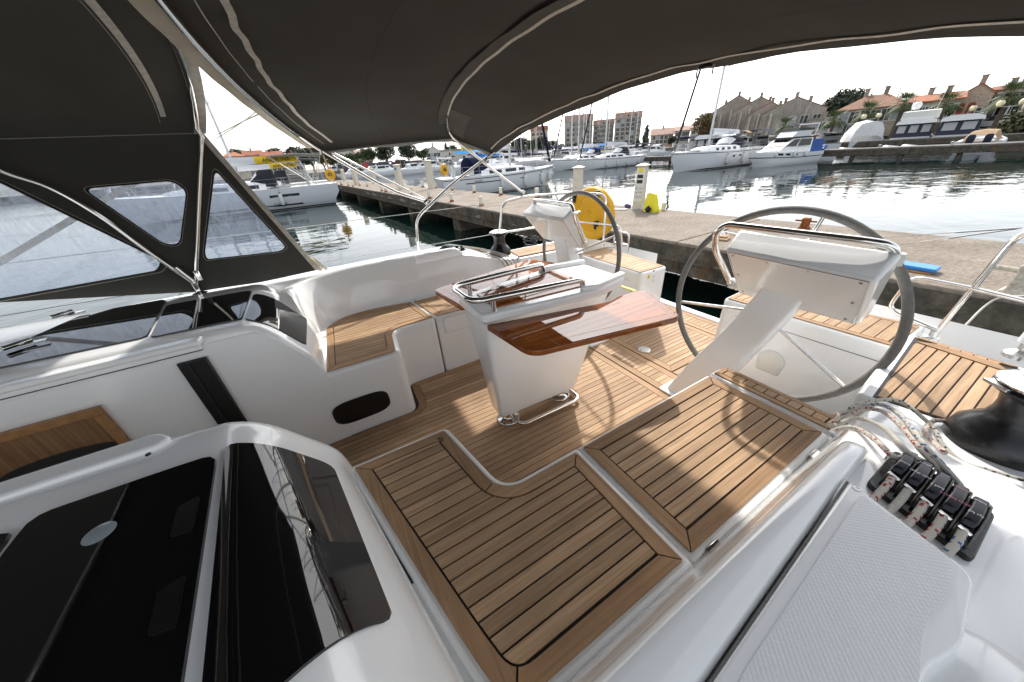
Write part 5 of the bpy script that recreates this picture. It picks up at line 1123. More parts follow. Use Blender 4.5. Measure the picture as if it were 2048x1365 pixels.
MB().loft([[(x, -abs(shear(SB, x/10.6).y)-.02, .80), (x, -abs(shear(SB, x/10.6).y)-.02, .86)] for x in (1.6, 2.4, 3.2, 4.5, 6.5, 8.5)]).build('hull_stripe', 'hull_dark', B_)
dg_ = MB(); dg_.loft([[(x, .75*w*math.cos(g), 1.75+.30*h_*math.sin(g)) for g in [math.pi*i/10 for i in range(11)]] for x, w, h_ in ((6.9, .8, .8), (7.3, 1, 1.1), (8.6, .95, 1.1), (9.2, .55, .8), (9.35, .2, .5))]); MB_d = dg_.build('dinghy', 'pvc_grey', B_, smooth=60)
# ---- yachts at the far pier, bows toward us
PX = 43.0
sailboat((42.6, 42.6, WATER), math.pi+.02, 11.3, 3.6, 1.25, 'white yacht with dark sprayhood at the far pier, left of the pair', dict(dodger='canvas_navy', bimini='canvas_dark', mast=15, line=1, genoa='canvas_navy', boom=4.2, fenders=((.3, 1), (.45, 1)), group='moored sailing yachts'))
sailboat((43.0, 37.6, WATER), math.pi+.0, 11.0, 3.5, 1.2, 'white yacht with row of fenders at the far pier, right of the pair', dict(dodger='canvas_dark', mast=15.5, line=1, genoa='cord_black', boom=4.0, fenders=((.15, 1), (.36, 1), (.52, 1), (.68, 1)), group='moored sailing yachts'))
sailboat((42.2, 22.0, WATER), math.pi-.01, 12.4, 3.9, 1.45, 'white yacht with black furled headsail beside the motor cruiser', dict(dodger='canvas_dark', mast=17.5, line=1, genoa='cord_black', boom=4.6, fenders=((.22, 1), (.36, 1), (.56, 1)), hwin=((.38, .41), (.46, .49)), group='moored sailing yachts', cwin=((1, 1.7), (2.4, 3.1), (3.8, 4.4), (5, 5.5))))
# ---- flybridge motor cruiser
def cruiser(loc, rz, label):
    r = thing('motor_cruiser', label, 'motor boat', loc=loc, rz=rz); L, B, F = 10.0, 3.5, 1.25
    S = hullmesh(L, B, F, .95, .4, 1.35, 2.6, .10); h = part(r, 'hull', MB().loft(S).add(S[0], [tuple(range(10))]), 'hull_white', smooth=50)
    part(r, 'deck', MB().loft([[(q[0][0], q[0][1]*.98, q[0][2]-.02), (q[9][0], q[9][1]*.98, q[9][2]-.02)] for q in S]), 'gelcoat')
    for s in (-1, 1):
        MB().loft([[(q[0][0], s*(abs(q[0][1])+.02), q[0][2]*.60), (q[0][0], s*(abs(q[0][1])+.02), q[0][2]*.66)] for q in S]).build('rub_rail', 'hull_dark', h)
        for t in (.45, .56, .66):
            q, q2 = shear(S, t), shear(S, t+.06); MB().loft([[(q.x, s*(abs(q.y)+.03), q.z*.78), (q.x+.15, s*(abs(q.y)+.03), q.z*.94)], [(q2.x, s*(abs(q2.y)+.03), q2.z*.78), (q2.x+.15, s*(abs(q2.y)+.03), q2.z*.94)]]).build('hull_window', 'window_dark', h)
    # cabin
    def ring(x, w, z): return [(x, -w, z), (x, w, z)]
    z0 = F*1.0
    cab = MB().loft([[(2.2, -1.5, z0), (2.2, 1.5, z0), (7.2, 1.25, z0+.15), (7.2, -1.25, z0+.15)], [(2.2, -1.45, z0+.75), (2.2, 1.45, z0+.75), (6.4, 1.2, z0+.75), (6.4, -1.2, z0+.75)], [(2.2, -1.4, z0+1.55), (2.2, 1.4, z0+1.55), (5.0, 1.1, z0+1.55), (5.0, -1.1, z0+1.55)]], True, True)
    part(r, 'cabin', cab, 'gelcoat', smooth=20, bevel=.05)
    for s in (-1, 1):
        MB().loft([[(2.5, s*1.475, z0+.72), (2.5, s*1.435, z0+1.42)], [(4.4, s*1.36, z0+.72), (4.0, s*1.29, z0+1.42)]]).build('side_window', 'window_dark', r)
        MB().loft([[(4.6, s*1.345, z0+.72), (4.2, s*1.28, z0+1.42)], [(6.2, s*1.235, z0+.72), (4.95, s*1.17, z0+1.42)]]).build('side_window', 'window_dark', r)
    MB().loft([[(6.44, -1.0, z0+.80), (6.44, 1.0, z0+.80)], [(5.12, -.95, z0+1.48), (5.12, .95, z0+1.48)]]).build('windscreen', 'window_dark', r)
    part(r, 'foredeck_house', MB().loft([[(6.9, -1.1, z0), (6.9, 1.1, z0), (9.0, .5, z0+.25), (9.0, -.5, z0+.25)], [(6.9, -1.0, z0+.45), (6.9, 1.0, z0+.45), (8.2, .5, z0+.45), (8.2, -.5, z0+.45)]], True, True), 'gelcoat', bevel=.05)
    fb = MB().loft([[(1.6, -1.55, z0+1.55), (1.6, 1.55, z0+1.55), (5.4, 1.2, z0+1.55), (5.4, -1.2, z0+1.55)], [(1.6, -1.55, z0+1.66), (1.6, 1.55, z0+1.66), (5.4, 1.2, z0+1.66), (5.4, -1.2, z0+1.66)]], True, True); part(r, 'flybridge_deck', fb, 'canvas_grey', smooth=20)
    part(r, 'flybridge', MB().loft([[(2.6, -1.2, z0+1.66), (2.6, 1.2, z0+1.66), (5.2, 1.0, z0+1.66), (5.2, -1.0, z0+1.66)], [(2.4, -1.25, z0+2.3), (2.4, 1.25, z0+2.3), (4.5, 1.05, z0+2.3), (4.5, -1.05, z0+2.3)]], True, True), 'hull_white', bevel=.04)
    part(r, 'flybridge_cover', MB().loft([[(2.3, -1.3, z0+2.28), (2.3, 1.3, z0+2.28), (4.62, 1.1, z0+2.28), (4.62, -1.1, z0+2.28)], [(2.25, -1.2, z0+2.5), (2.25, 1.2, z0+2.5), (4.3, 1.0, z0+2.62), (4.3, -1.0, z0+2.62)]], True, True), 'canvas_grey', bevel=.04)
    cv = MB(); [cv.box((1.2, s*1.4, z0+.55), (1.9, .05, 1.5)) for s in (-1, 1)]; cv.box((.3, 0, z0+.45), (.05, 2.8, 1.2)); part(r, 'cockpit_cover', cv, 'blue_cover')
    rl = MB(); pts = []
    for i in range(9):
        q = shear(S, .3+.68*i/8)
        for s in (-1, 1): rl.tube([(q.x, s*(abs(q.y)-.05), q.z), (q.x, s*(abs(q.y)-.05), q.z+.62)], .018, 4)
        pts.append(q)
    for s in (-1, 1): rl.tube([(q.x, s*(abs(q.y)-.05), q.z+.62) for q in pts], .02, 5)
    for i in range(4): rl.tube([(1.7, -1.3+.85*i, z0+1.66), (1.7, -1.3+.85*i, z0+2.3)], .02, 4)
    rl.tube([(1.7, -1.3, z0+2.3), (1.7, 1.3, z0+2.3)], .02, 4); part(r, 'railing', rl, 'steel_dull')
    for t in (.34, .52, .76):
        q = shear(S, t); part(r, 'fender', MB().lathe([(.03, -.3), (.13, -.24), (.13, .2), (.03, .3)], (q.x, abs(q.y)+.15, q.z*.92), n=8), 'fender_white', smooth=50)
    part(r, 'radar_arch', MB().tube([(1.9, -1.2, z0+1.7), (1.5, -1.1, z0+2.9), (1.5, 1.1, z0+2.9), (1.9, 1.2, z0+1.7)], .05, 6), 'gelcoat'); part(r, 'antenna', MB().tube([(2, -.9, z0+2.4), (1.0, -.9, z0+6.0)], .012, 4), 'sail_white')
    at_px_dinghy = tuple(polar(1637, 292, 46))
    dn = thing('blue_dinghy', 'small blue hulled dinghy hung at the stern of the motor cruiser', 'dinghy', loc=at_px_dinghy, rz=.3)
    MB().loft([[(x, w*math.cos(g)*.75, -.45*w*math.sin(g)) for g in [math.pi*i/8 for i in range(9)]] for x, w in ((-1.3, .8), (-.6, 1), (.6, .95), (1.2, .5), (1.4, .08))], False).build('hull', 'blue_plastic', dn, smooth=60); MB().box((0, 0, .02), (2.3, 1.0, .05)).build('gunwale', 'gelcoat', dn)
    return r
cz = cruiser((42.0, 16.4, WATER), math.pi-.21, 'white flybridge motor cruiser with grey covers and blue cockpit enclosure')
cz.scale = (.74, .74, .74)
# ================================================================== piers and small craft
def pier(name, label, pts, w, ztop, th, piles):
    a, b = Vector((*pts[0], 0)), Vector((*pts[1], 0)); d = (b-a).normalized(); n = Vector((d.y, -d.x, 0))
    if n.x < 0: n = -n
    t = thing(name, label, 'pier', loc=(a.x, a.y, WATER), rz=math.atan2(d.y, d.x)); L = (b-a).length; sg = 1 if Vector((-d.y, d.x, 0)).dot(n) > 0 else -1
    k = 0
    while k < L-.1:
        e = min(L, k+9); MB().span((k+.02, 0, ztop-WATER-th), (e-.02, sg*w, ztop-WATER)).build('deck_slab', 'quay_wall', t, smooth=0, bevel=.03)
        MB().span((k+.02, sg*-.02, ztop-WATER-th*.95), (e-.02, sg*-.002, ztop-WATER-.10)).build('fascia', 'dock_face', t, smooth=0); k += 9
    for i in range(piles): x = (i+.5)*L/piles; MB().lathe([(.16, -2), (.16, ztop-WATER-th)], (x, sg*.35, 0), n=8).build('pile', 'dock_face', t)
    for i in range(int(L/4)): MB().lathe([(.10, 0), (.07, .12), (.12, .22), (0, .25)], (2+i*4, sg*.25, ztop-WATER), n=8).build('bollard', 'pvc_grey', t)
    return t
pier('outer_pier', 'long low concrete pier across the basin with motor boats behind', [(42.6, 46), (43.4, -22)], 2.2, -1.5, .55, 22)
pier('inner_pier', 'second concrete pier behind the first under the blue canopied boats', [(60.5, 27), (63, -22)], 2.2, -1.35, .6, 14)
def motorboat(loc, rz, L, B, F, label, o, group='motor boats at the piers'):
    r = thing(o.get('name', 'motor_boat'), label, 'motor boat', group, loc=loc, rz=rz)
    S = hullmesh(L, B, F, .95, .3, 1.3, 2.4, .12, 12); part(r, 'hull', MB().loft(S).add(S[0], [tuple(range(10))]), o.get('hull', 'hull_white'), smooth=50)
    part(r, 'deck', MB().loft([[(q[0][0], q[0][1]*.98, q[0][2]-.02), (q[9][0], q[9][1]*.98, q[9][2]-.02)] for q in S]), 'gelcoat')
    k = o.get('kind')
    if k == 'cover':
        part(r, 'tarpaulin', MB().loft([[(x, y*w, F+z*h) for y, z in ((-1, 0), (-.85, .6), (-.6, .95), (0, 1.05), (.6, .95), (.85, .6), (1, 0))] for x, w, h in ((.0, B*.48, .5), (.2, B*.5, 1.9), (L*.35, B*.5, 2.1), (L*.6, B*.45, 1.5), (L*.9, B*.12, .3))], False), 'canvas_white', smooth=35)
    elif k in ('enclosed', 'fly'):
        c = MB().loft([[(x, y*w, F+z) for y, z in ((-1, 0), (-.92, h), (.92, h), (1, 0))] for x, w, h in ((L*.06, B*.46, 1.35), (L*.30, B*.46, 1.5), (L*.50, B*.42, 1.5))], False); part(r, 'canvas_enclosure', c.add([(L*.06, -B*.46, F), (L*.06, -B*.42, F+1.35), (L*.06, B*.42, F+1.35), (L*.06, B*.46, F)], [(0, 1, 2, 3)]), 'navy', smooth=20)
        for yy in (-.28, 0, .28) if k == 'fly' else (-.2, .2): MB().box((L*.06-.03, yy*B*1.05, F+.80), (.02, B*.20 if k == 'fly' else B*.30, .72)).build('clear_pane', 'pvc_grey', r, bevel=.01)
        part(r, 'cabin', MB().loft([[(L*.5, -B*.42, F), (L*.5, -B*.36, F+1.9), (L*.5, B*.36, F+1.9), (L*.5, B*.42, F)], [(L*.64, -B*.36, F+.3), (L*.58, -B*.3, F+1.7), (L*.58, B*.3, F+1.7), (L*.64, B*.36, F+.3)], [(L*.88, -B*.14, F+.3), (L*.8, -B*.12, F+.55), (L*.8, B*.12, F+.55), (L*.88, B*.14, F+.3)]], False), 'gelcoat', smooth=30)
        part(r, 'hard_top', MB().loft([[(x, y*B*.48, F+z+1.30) for y, z in ((-1, 0), (-.94, .3), (-.6, .50), (.6, .50), (.94, .3), (1, 0))] for x in (L*.02, L*.6)], False, True), 'gelcoat', smooth=20)
        if k == 'fly':
            part(r, 'flybridge', MB().loft([[(x, y*B*.42, F+1.75+z) for y, z in ((-1, 0), (-1, h), (1, h), (1, 0))] for x, h in ((L*.04, .75), (L*.45, .9), (L*.55, .2))], True, True), 'gelcoat_warm', smooth=20); part(r, 'dome', MB().ball((L*.2, B*.2, F+3.1), .42), 'gelcoat', smooth=60); part(r, 'antenna', MB().tube([(L*.2, -B*.3, F+2.5), (L*.1, -B*.35, F+5)], .02, 4).tube([(L*.3, B*.3, F+2.5), (L*.1, B*.35, F+4.6)], .02, 4), 'sail_white')
    elif k == 'rib':
        part(r, 'tubes', MB().tube([(0, -B*.45, F*.75), (L*.6, -B*.45, F*.85), (L*.9, -B*.25, F*1.05), (L, 0, F*1.2), (L*.9, B*.25, F*1.05), (L*.6, B*.45, F*.85), (0, B*.45, F*.75)], .26, 8), 'canvas_white', smooth=60)
        part(r, 'seat_cover', MB().loft([[(x, y*B*.4, F+z*h) for y, z in ((-1, .1), (-.7, .9), (0, 1), (.7, .9), (1, .1))] for x, h in ((.5, .4), (1.2, .75), (L*.6, .8), (L*.8, .3))], False), 'canvas_tan', smooth=40)
        for s in (-.45, .45): e = part(r, 'outboard_motor', MB().loft([[(x+dx, s+y*w, F*.9+z) for x, y in ((-.35, -1), (-.35, 1), (.25, 1), (.25, -1))] for z, w, dx in ((-.6, .06, .1), (-.1, .10, .05), (.0, .2, 0), (.45, .22, -.05), (.6, .14, -.05))], True, True), 'navy', smooth=30, bevel=.03)
    elif k == 'sail':
        part(r, 'coachroof', MB().loft([[(x, -w, F), (x, -w*.85, F+h), (x, w*.85, F+h), (x, w, F)] for x, w, h in ((L*.3, B*.34, .45), (L*.6, B*.3, .4), (L*.75, B*.12, .1))], False), 'gelcoat', smooth=30)
        part(r, 'mast', MB().lathe([(.07, 0), (.05, o.get('mast', 11))], (L*.58, 0, F+.3), n=6), 'mast_alu'); part(r, 'boom', MB().tube([(L*.56, 0, F+1.3), (L*.15, 0, F+1.35)], .16, 6), o.get('bag', 'canvas_navy'))
        part(r, 'stays', MB().tube([(L*.97, 0, F), (L*.58, 0, F+o.get('mast', 11))], .018, 4).tube([(0, 0, F), (L*.58, 0, F+o.get('mast', 11))], .014, 4), 'wire')
        if o.get('bimini'): part(r, 'awning', MB().loft([[(x, y*B*.45, F+1.7+z) for y, z in ((-1, 0), (-.6, .22), (0, .3), (.6, .22), (1, 0))] for x in (0, L*.3)]), o['bimini'], smooth=60)
    else:
        part(r, 'cabin', MB().loft([[(x, -w, F), (x, -w*.85, F+h), (x, w*.85, F+h), (x, w, F)] for x, w, h in ((L*.25, B*.4, 1.2), (L*.5, B*.4, 1.15), (L*.62, B*.34, .4), (L*.85, B*.1, .15))], False), 'gelcoat', smooth=30)
        part(r, 'windscreen', MB().loft([[(L*.505, -B*.33, F+1.08), (L*.505, B*.33, F+1.08)], [(L*.615, -B*.30, F+.50), (L*.615, B*.30, F+.50)]]), 'window_dark')
        for s in (-1, 1): MB().loft([[(L*.27, s*B*.385, F+.6), (L*.27, s*B*.355, F+1.05)], [(L*.5, s*B*.385, F+.6), (L*.49, s*B*.355, F+1.0)]]).build('side_window', 'window_dark', r)
        if o.get('canopy'): part(r, 'canopy', MB().loft([[(x, y*B*.42, F+1.75+z) for y, z in ((-1, -.15), (-.6, .1), (.6, .1), (1, -.15))] for x in (.1, L*.42)]), o['canopy'], smooth=60)
    return r
def at_D(px, py, D, z=WATER): p = polar(px, py, D); return (p.x, p.y, z)
motorboat(at_D(1735, 275, 64), .55, 8.5, 3.0, 1.1, 'motor boat under a white tarpaulin behind the outer pier', dict(kind='cover'))
motorboat(at_D(1822, 268, 64), .18, 9.5, 3.3, 1.2, 'flybridge boat with navy enclosure and white dome behind the piers', dict(kind='fly'))
motorboat(at_D(1912, 264, 63), .16, 9.0, 3.2, 1.2, 'cabin boat with big navy canopy and two clear panes', dict(kind='enclosed'))
motorboat(at_D(1958, 280, 49.5), .10, 6.5, 2.4, .9, 'white inflatable with tan cover and twin black outboards at the pier', dict(kind='rib', name='inflatable_boat'))
for k, (px, lb_, rz) in enumerate(((1725, 'grey inflatable tender lying low behind the outer pier, leftmost', 1.4), (1815, 'grey inflatable tender behind the outer pier, middle one', 1.3), (1860, 'grey inflatable tender behind the outer pier, nearest the canopied boats', 1.5))):
    p = at_D(px, 285, 47.6, WATER); t = thing('tender', lb_, 'dinghy', 'grey tenders', loc=p, rz=rz)
    MB().tube([(-1.3, -.55, .55), (.8, -.55, .6), (1.5, 0, .75), (.8, .55, .6), (-1.3, .55, .55)], .24, 8).build('tubes', 'pvc_grey', t, smooth=60); MB().box((-.2, 0, .42), (2.2, .9, .08)).build('floor', 'pvc_grey', t)
# boats behind the outer pier near the cruiser
near_b = [((1408, 275, 58), .0, 'cover_dk', 'motor boat with dark wraparound enclosure behind the black headsail yacht'), ((1470, 272, 52), .3, 'plain', 'cabin boat with tan canopy seen between yacht and cruiser'), ((1505, 272, 54), .15, 'plainb', 'cabin boat with navy canopy seen just left of the cruiser')]
for (a, rz, k, lb_) in near_b:
    motorboat(at_D(*a), rz, 8.5, 3, 1.25, lb_, dict(kind='enclosed') if k == 'cover_dk' else dict(canopy={'plain': 'canvas_tan', 'plainb': 'canvas_navy', 'plain2': 'canvas_white'}[k]))
motorboat(at_D(925, 330, 44), .2, 10, 3.3, 1.2, 'sailboat with bright blue awning beyond the yacht across the dock', dict(kind='sail', mast=13, bimini='canvas_blue', bag='canvas_blue', name='awning_sailboat'))
motorboat(at_D(1215, 305, 74), 2.9, 9, 3, 1.1, 'sailboat with light blue cover far behind the pair of yachts', dict(kind='sail', mast=12, bag='canvas_blue', bimini='canvas_blue', name='awning_sailboat'))
# crowded basin: copies of a few small craft
rb = random.Random(11)
protos = [motorboat((0, 0, -50), 0, 6.5, 2.4, .95, 'small white cabin boat in the crowded far basin', {}, 'small craft in the far basin'),
          motorboat((0, 0, -50), 0, 7, 2.5, 1.0, 'small white cabin boat with navy canopy in the crowded far basin', dict(canopy='canvas_navy'), 'small craft in the far basin'),
          motorboat((0, 0, -50), 0, 8.5, 2.8, 1.1, 'small sailboat with navy boom cover in the crowded far basin', dict(kind='sail', mast=11.5), 'small craft in the far basin'),
          motorboat((0, 0, -50), 0, 9.5, 3.0, 1.1, 'small sailboat with pale boom cover in the crowded far basin', dict(kind='sail', mast=13.5, bag='sail_white'), 'small craft in the far basin')]
used = set(); spots = []
for px in range(1010, 1420, 17): spots.append((px+rb.uniform(-5, 5), rb.uniform(60, 104)))
for px in range(1420, 1660, 26): spots.append((px, rb.uniform(56, 82)))
for px in range(700, 1010, 20): spots.append((px, 100+rb.uniform(-14, 3)))
for px in range(960, 1130, 17): spots.append((px, rb.uniform(60, 85)))
for k, (px, D) in enumerate(spots):
    i = rb.choice([0, 1, 2, 3, 2, 3]) if 980 < px < 1300 else rb.choice([0, 0, 1, 1, 0, 3 if px < 900 else 0])
    o = protos[i] if i not in used else copy_tree(protos[i]); used.add(i)
    o.location = at_D(px, 300, D); o.rotation_euler.z = rb.choice([0, math.pi, .2, math.pi+.2, 1.57])+rb.uniform(-.15, .15); s = rb.uniform(.85, 1.2); o.scale = (s, s, s)
for i, p in enumerate(protos):
    if i not in used: p.location = at_D(1100+20*i, 300, 80)
# ================================================================== land
GZ = -1.15
shore = [(400, -160), (150, -30), (92, -14), (84, 4), (84, 30), (86, 56), (74, 84), (58, 100), (40, 104), (16, 120), (-25, 132), (-160, 150)]
land = MB(); far = [(-2200, 2000), (2500, 2500), (2500, -600)]
struct(land.prism(shore+far, WATER-2, GZ).build('ground', 'ground', smooth=0))
qw = [[(x-.02*0, y, WATER-.6), (x, y, GZ+.02)] for x, y in shore]; qb = [[(x+.5, y+.3, GZ+.02), (x+.5, y+.3, GZ+.015)] for x, y in shore]
t = thing('quay_wall', 'stone quay wall along the far shore of the basin', 'quay', loc=(84, 4, WATER)); o = MB().loft([[Vector((x-.25, y-.2, WATER-.6)), Vector((x-.25, y-.2, GZ+.15)), Vector((x+.35, y+.25, GZ+.15)), Vector((x+.35, y+.25, GZ-.2))] for x, y in shore]).build('coping', 'quay_wall', t, smooth=0); o.matrix_parent_inverse = Matrix.Translation(-t.location)
# ------------------------------------------------------------------ buildings
def rooftile(name, c0, c1):
    m, n, l, b = nodes(name); setp(b, Roughness=.85); t = n.new('ShaderNodeTexCoord')
    z = n.new('ShaderNodeTexNoise'); z.inputs['Scale'].default_value = 1.1; z.inputs['Detail'].default_value = 9; z.inputs['Roughness'].default_value = .7; l.new(t.outputs['Object'], z.inputs['Vector'])
    c = n.new('ShaderNodeValToRGB'); c.color_ramp.elements[0].position = .32; c.color_ramp.elements[1].position = .68; c.color_ramp.elements[0].color = (*c0, 1); c.color_ramp.elements[1].color = (*c1, 1); l.new(z.outputs[0], c.inputs[0]); l.new(c.outputs[0], b.inputs['Base Color'])
    w = n.new('ShaderNodeTexWave'); w.inputs['Scale'].default_value = 4.5; w.inputs['Distortion'].default_value = .3; l.new(t.outputs['Object'], w.inputs['Vector'])
    bp = n.new('ShaderNodeBump'); bp.inputs['Strength'].default_value = .6; bp.inputs['Distance'].default_value = .06; l.new(w.outputs[0], bp.inputs['Height']); l.new(bp.outputs[0], b.inputs['Normal'])
rooftile('tile_red', (.24, .07, .035), (.40, .15, .08)); rooftile('tile_brown', (.20, .09, .05), (.38, .20, .12)); rooftile('tile_orange', (.36, .12, .05), (.52, .21, .10)); rooftile('tile_pale', (.34, .20, .15), (.50, .33, .26))
mat('frame_white', (.62, .62, .60), .5); mat('shutter_grey', (.33, .35, .36), .6); mat('awning_pink', (.65, .05, .12), .7)
WM = {}
def winmesh(w, h, kind):
    k = (round(w, 2), round(h, 2), kind)
    if k not in WM:
        f = .07; fb = MB(); fb.box((0, -.02, h/2-f/2), (w, .10, f)).box((0, -.02, -h/2+f/2), (w, .10, f)).box((-w/2+f/2, -.02, 0), (f, .10, h-2*f)).box((w/2-f/2, -.02, 0), (f, .10, h-2*f)).box((0, -.02, 0), (f*.8, .08, h-2*f)).box((0, -.08, -h/2-.05), (w+.2, .2, .08))
        WM[k] = (fb.mesh('window', 'frame_white', 0), MB().box((0, .012, 0), (w-.02, .05, h-.02)).mesh('pane', 'window_dark' if kind == 'dark' else 'shutter_grey', 0))
    return WM[k]
def window(par, x, z, w, h, kind='dark', y=0):
    a, b = winmesh(w, h, kind); o = bpy.data.objects.new('window', a); COL.objects.link(o); o.parent = par; o.location = (x, y-.03, z)
    p = bpy.data.objects.new('pane', b); COL.objects.link(p); p.parent = o; p.location = (0, 0, 0)
def house(name, label, A, B, depth, ze, zr, roof, wall, tile, wins=(), z0=None, chim=0, ov=.35, zeR=None, group='houses along the shore'):
    A, B = Vector(A), Vector(B); e = (B-A); e.z = 0; W = e.length; rz = math.atan2(e.y, e.x); z0 = GZ-.1 if z0 is None else z0
    r = thing(name, label, 'building', group, loc=(A.x, A.y, z0), rz=rz); H = ze-z0; HR = zr-z0; D = depth
    if roof == 'gable_front':
        w = [[(0, y, 0), (W, y, 0), (W, y, H), (W/2, y, HR), (0, y, H)] for y in (0, D)]; part(r, 'wall', MB().loft(w, True, True), wall, smooth=0)
        dz = (HR-H)/(W/2)*ov
        rf_ = MB(); rf_.loft([[(-ov, y, H-dz), (W/2, y, HR), (W+ov, y, H-dz), (W+ov, y, H-dz+.15), (W/2, y, HR+.16), (-ov, y, H-dz+.15)] for y in (-ov*.3, D+ov)], True, True)
    elif roof == 'gable_side':
        w = [[(x, 0, 0), (x, 0, H), (x, D/2, HR), (x, D, H), (x, D, 0)] for x in (0, W)]; part(r, 'wall', MB().loft(w, True, True), wall, smooth=0); dz = (HR-H)/(D/2)*ov
        rf_ = MB().loft([[(x, -ov, H-dz), (x, D/2, HR), (x, D+ov, H-dz), (x, D+ov, H-dz+.18), (x, D/2, HR+.2), (x, -ov, H-dz+.18)] for x in (-ov, W+ov)], True, True)
    elif roof == 'hip':
        part(r, 'wall', MB().span((0, 0, 0), (W, D, H)), wall, smooth=0); i = min(D/2, W*.35)
        rf_ = MB().add([(-ov, -ov, H), (W+ov, -ov, H), (W+ov, D+ov, H), (-ov, D+ov, H), (i, D/2, HR), (W-i, D/2, HR), (-ov, -ov, H-.15), (W+ov, -ov, H-.15), (W+ov, D+ov, H-.15), (-ov, D+ov, H-.15)], [(0, 1, 5, 4), (1, 2, 5), (2, 3, 4, 5), (3, 0, 4), (0, 6, 7, 1), (1, 7, 8, 2), (2, 8, 9, 3), (3, 9, 6, 0), (6, 9, 8, 7)])
    elif roof == 'mansard':
        part(r, 'wall', MB().span((0, 0, 0), (W, D, H)), wall, smooth=0); i = 1.6
        rf_ = MB().loft([[(-.2, -.2, H), (W+.2, -.2, H), (W+.2, D+.2, H), (-.2, D+.2, H)], [(-.2, i, HR), (W+.2, i, HR), (W+.2, D-i, HR), (-.2, D-i, HR)]], True, True)
    else:
        part(r, 'wall', MB().span((0, 0, 0), (W, D, H)), wall, smooth=0); rf_ = MB().span((-.2, -.2, H), (W+.2, D+.2, HR))
    ro = part(r, 'roof', rf_, tile, smooth=0)
    rc_ = random.Random(len(label)+int(W*7))
    for c in range(chim):
        x = W*(.2+.6*(c+.5)/chim)+rc_.uniform(-.3, .3); zc_ = HR-.6 if roof != 'gable_front' else H+(HR-H)*(1-abs(x-W/2)/(W/2))-.4
        MB().box((x, D*.3 if roof == 'gable_front' else D/2+.3, zc_+.8), (.6, .5, 1.5)).box((x, D*.3 if roof == 'gable_front' else D/2+.3, zc_+1.58), (.75, .65, .12)).build('chimney', 'plaster_grey', ro, smooth=0)
    for (cols, rows, x0, x1, za, zb, w, h, kind) in wins:
        for i in range(cols):
            for j in range(rows):
                x = W*(x0+(x1-x0)*((i+.5)/cols)); z = H*(za+(zb-za)*((j+.5)/rows)); window(r, x, z, w, h, kind if (i*7+j*3) % 5 else 'shut')
    r['w'] = W; r['h'] = H; del r['w']; del r['h']
    return r, W, H
def G(px, py, D): p = polar(px, py, D); return Vector((p.x, p.y, 0))
def Zt(px, py, D): return polar(px, py, D).z
def block(label, xl, xr, ytop, yroof, D, cols, rows, wall, tile, bal=None, name='apartment_block'):
    A_, B2 = G(xl, 285, D), G(xr, 280, D); xm = (xl+xr)/2
    r, W, H = house(name, label, A_, B2, 13, Zt(xm, ytop, D), Zt(xm, yroof, D), 'mansard', wall, tile, ((cols, rows, .03, .97, .04, .98, 1.6, 1.6, 'dark'), (3, 1, .1, .9, 1.02, 1.10, 1.3, 1.1, 'dark')), group='apartment blocks', chim=2)
    if bal:
        for j in range(rows):
            z = H*(.04+.94*((j+.12)/rows)); x0, x1 = W*bal[0], W*bal[1]
            MB().span((x0, -1.2, z-.12), (x1, 0, z)).span((x0, -1.2, z), (x1, -1.1, z+.95)).build('balcony', wall, r, smooth=0)
    return r
block('grey apartment block with red attic, leftmost of the tall group', 1129, 1184, 243, 229, 205, 5, 6, 'plaster_grey', 'tile_pale', (.72, .98))
block('lower grey apartment block with balconies between its taller neighbours', 1185, 1226, 250, 239, 207, 4, 5, 'plaster_grey', 'tile_pale', (.2, .9))
block('tallest grey apartment block with orange attic at right of group', 1227, 1279, 236, 224, 203, 5, 7, 'plaster_grey', 'tile_pale', (.80, 1.0))
block('distant apartment block half hidden by trees left of the grey group', 1062, 1096, 262, 252, 230, 4, 4, 'plaster_tan', 'tile_red')
def hs(label, xl, xr, ye, yr, D, roof, wall, tile, wins, depth=10, chim=1, D2=None, name='house', yb=270, ov=.35):
    A_, B2 = G(xl, yb, D), G(xr, yb-8, D2 or D); xm = (xl+xr)/2
    return house(name, label, A_, B2, depth, Zt(xm, ye, D), Zt(xm, yr, D), roof, wall, tile, wins, chim=chim, ov=ov)
hs('pink house with orange tiled roof and dormers right of the apartments', 1300, 1346, 270, 257, 150, 'gable_side', 'plaster_tan', 'tile_pale', ((5, 2, .05, .95, .3, .95, 1.1, 1.3, 'dark'),), yb=287)
hs('white terraced house stepping up right of the pink house', 1347, 1378, 262, 253, 145, 'gable_side', 'plaster_pale', 'tile_pale', ((4, 2, .05, .95, .3, .95, 1.1, 1.3, 'dark'),), yb=285)
hs('pale terraced house against the grey gabled row', 1378, 1412, 256, 246, 140, 'gable_side', 'plaster_cream', 'tile_pale', ((3, 2, .05, .95, .3, .95, 1.1, 1.3, 'dark'),), yb=282)
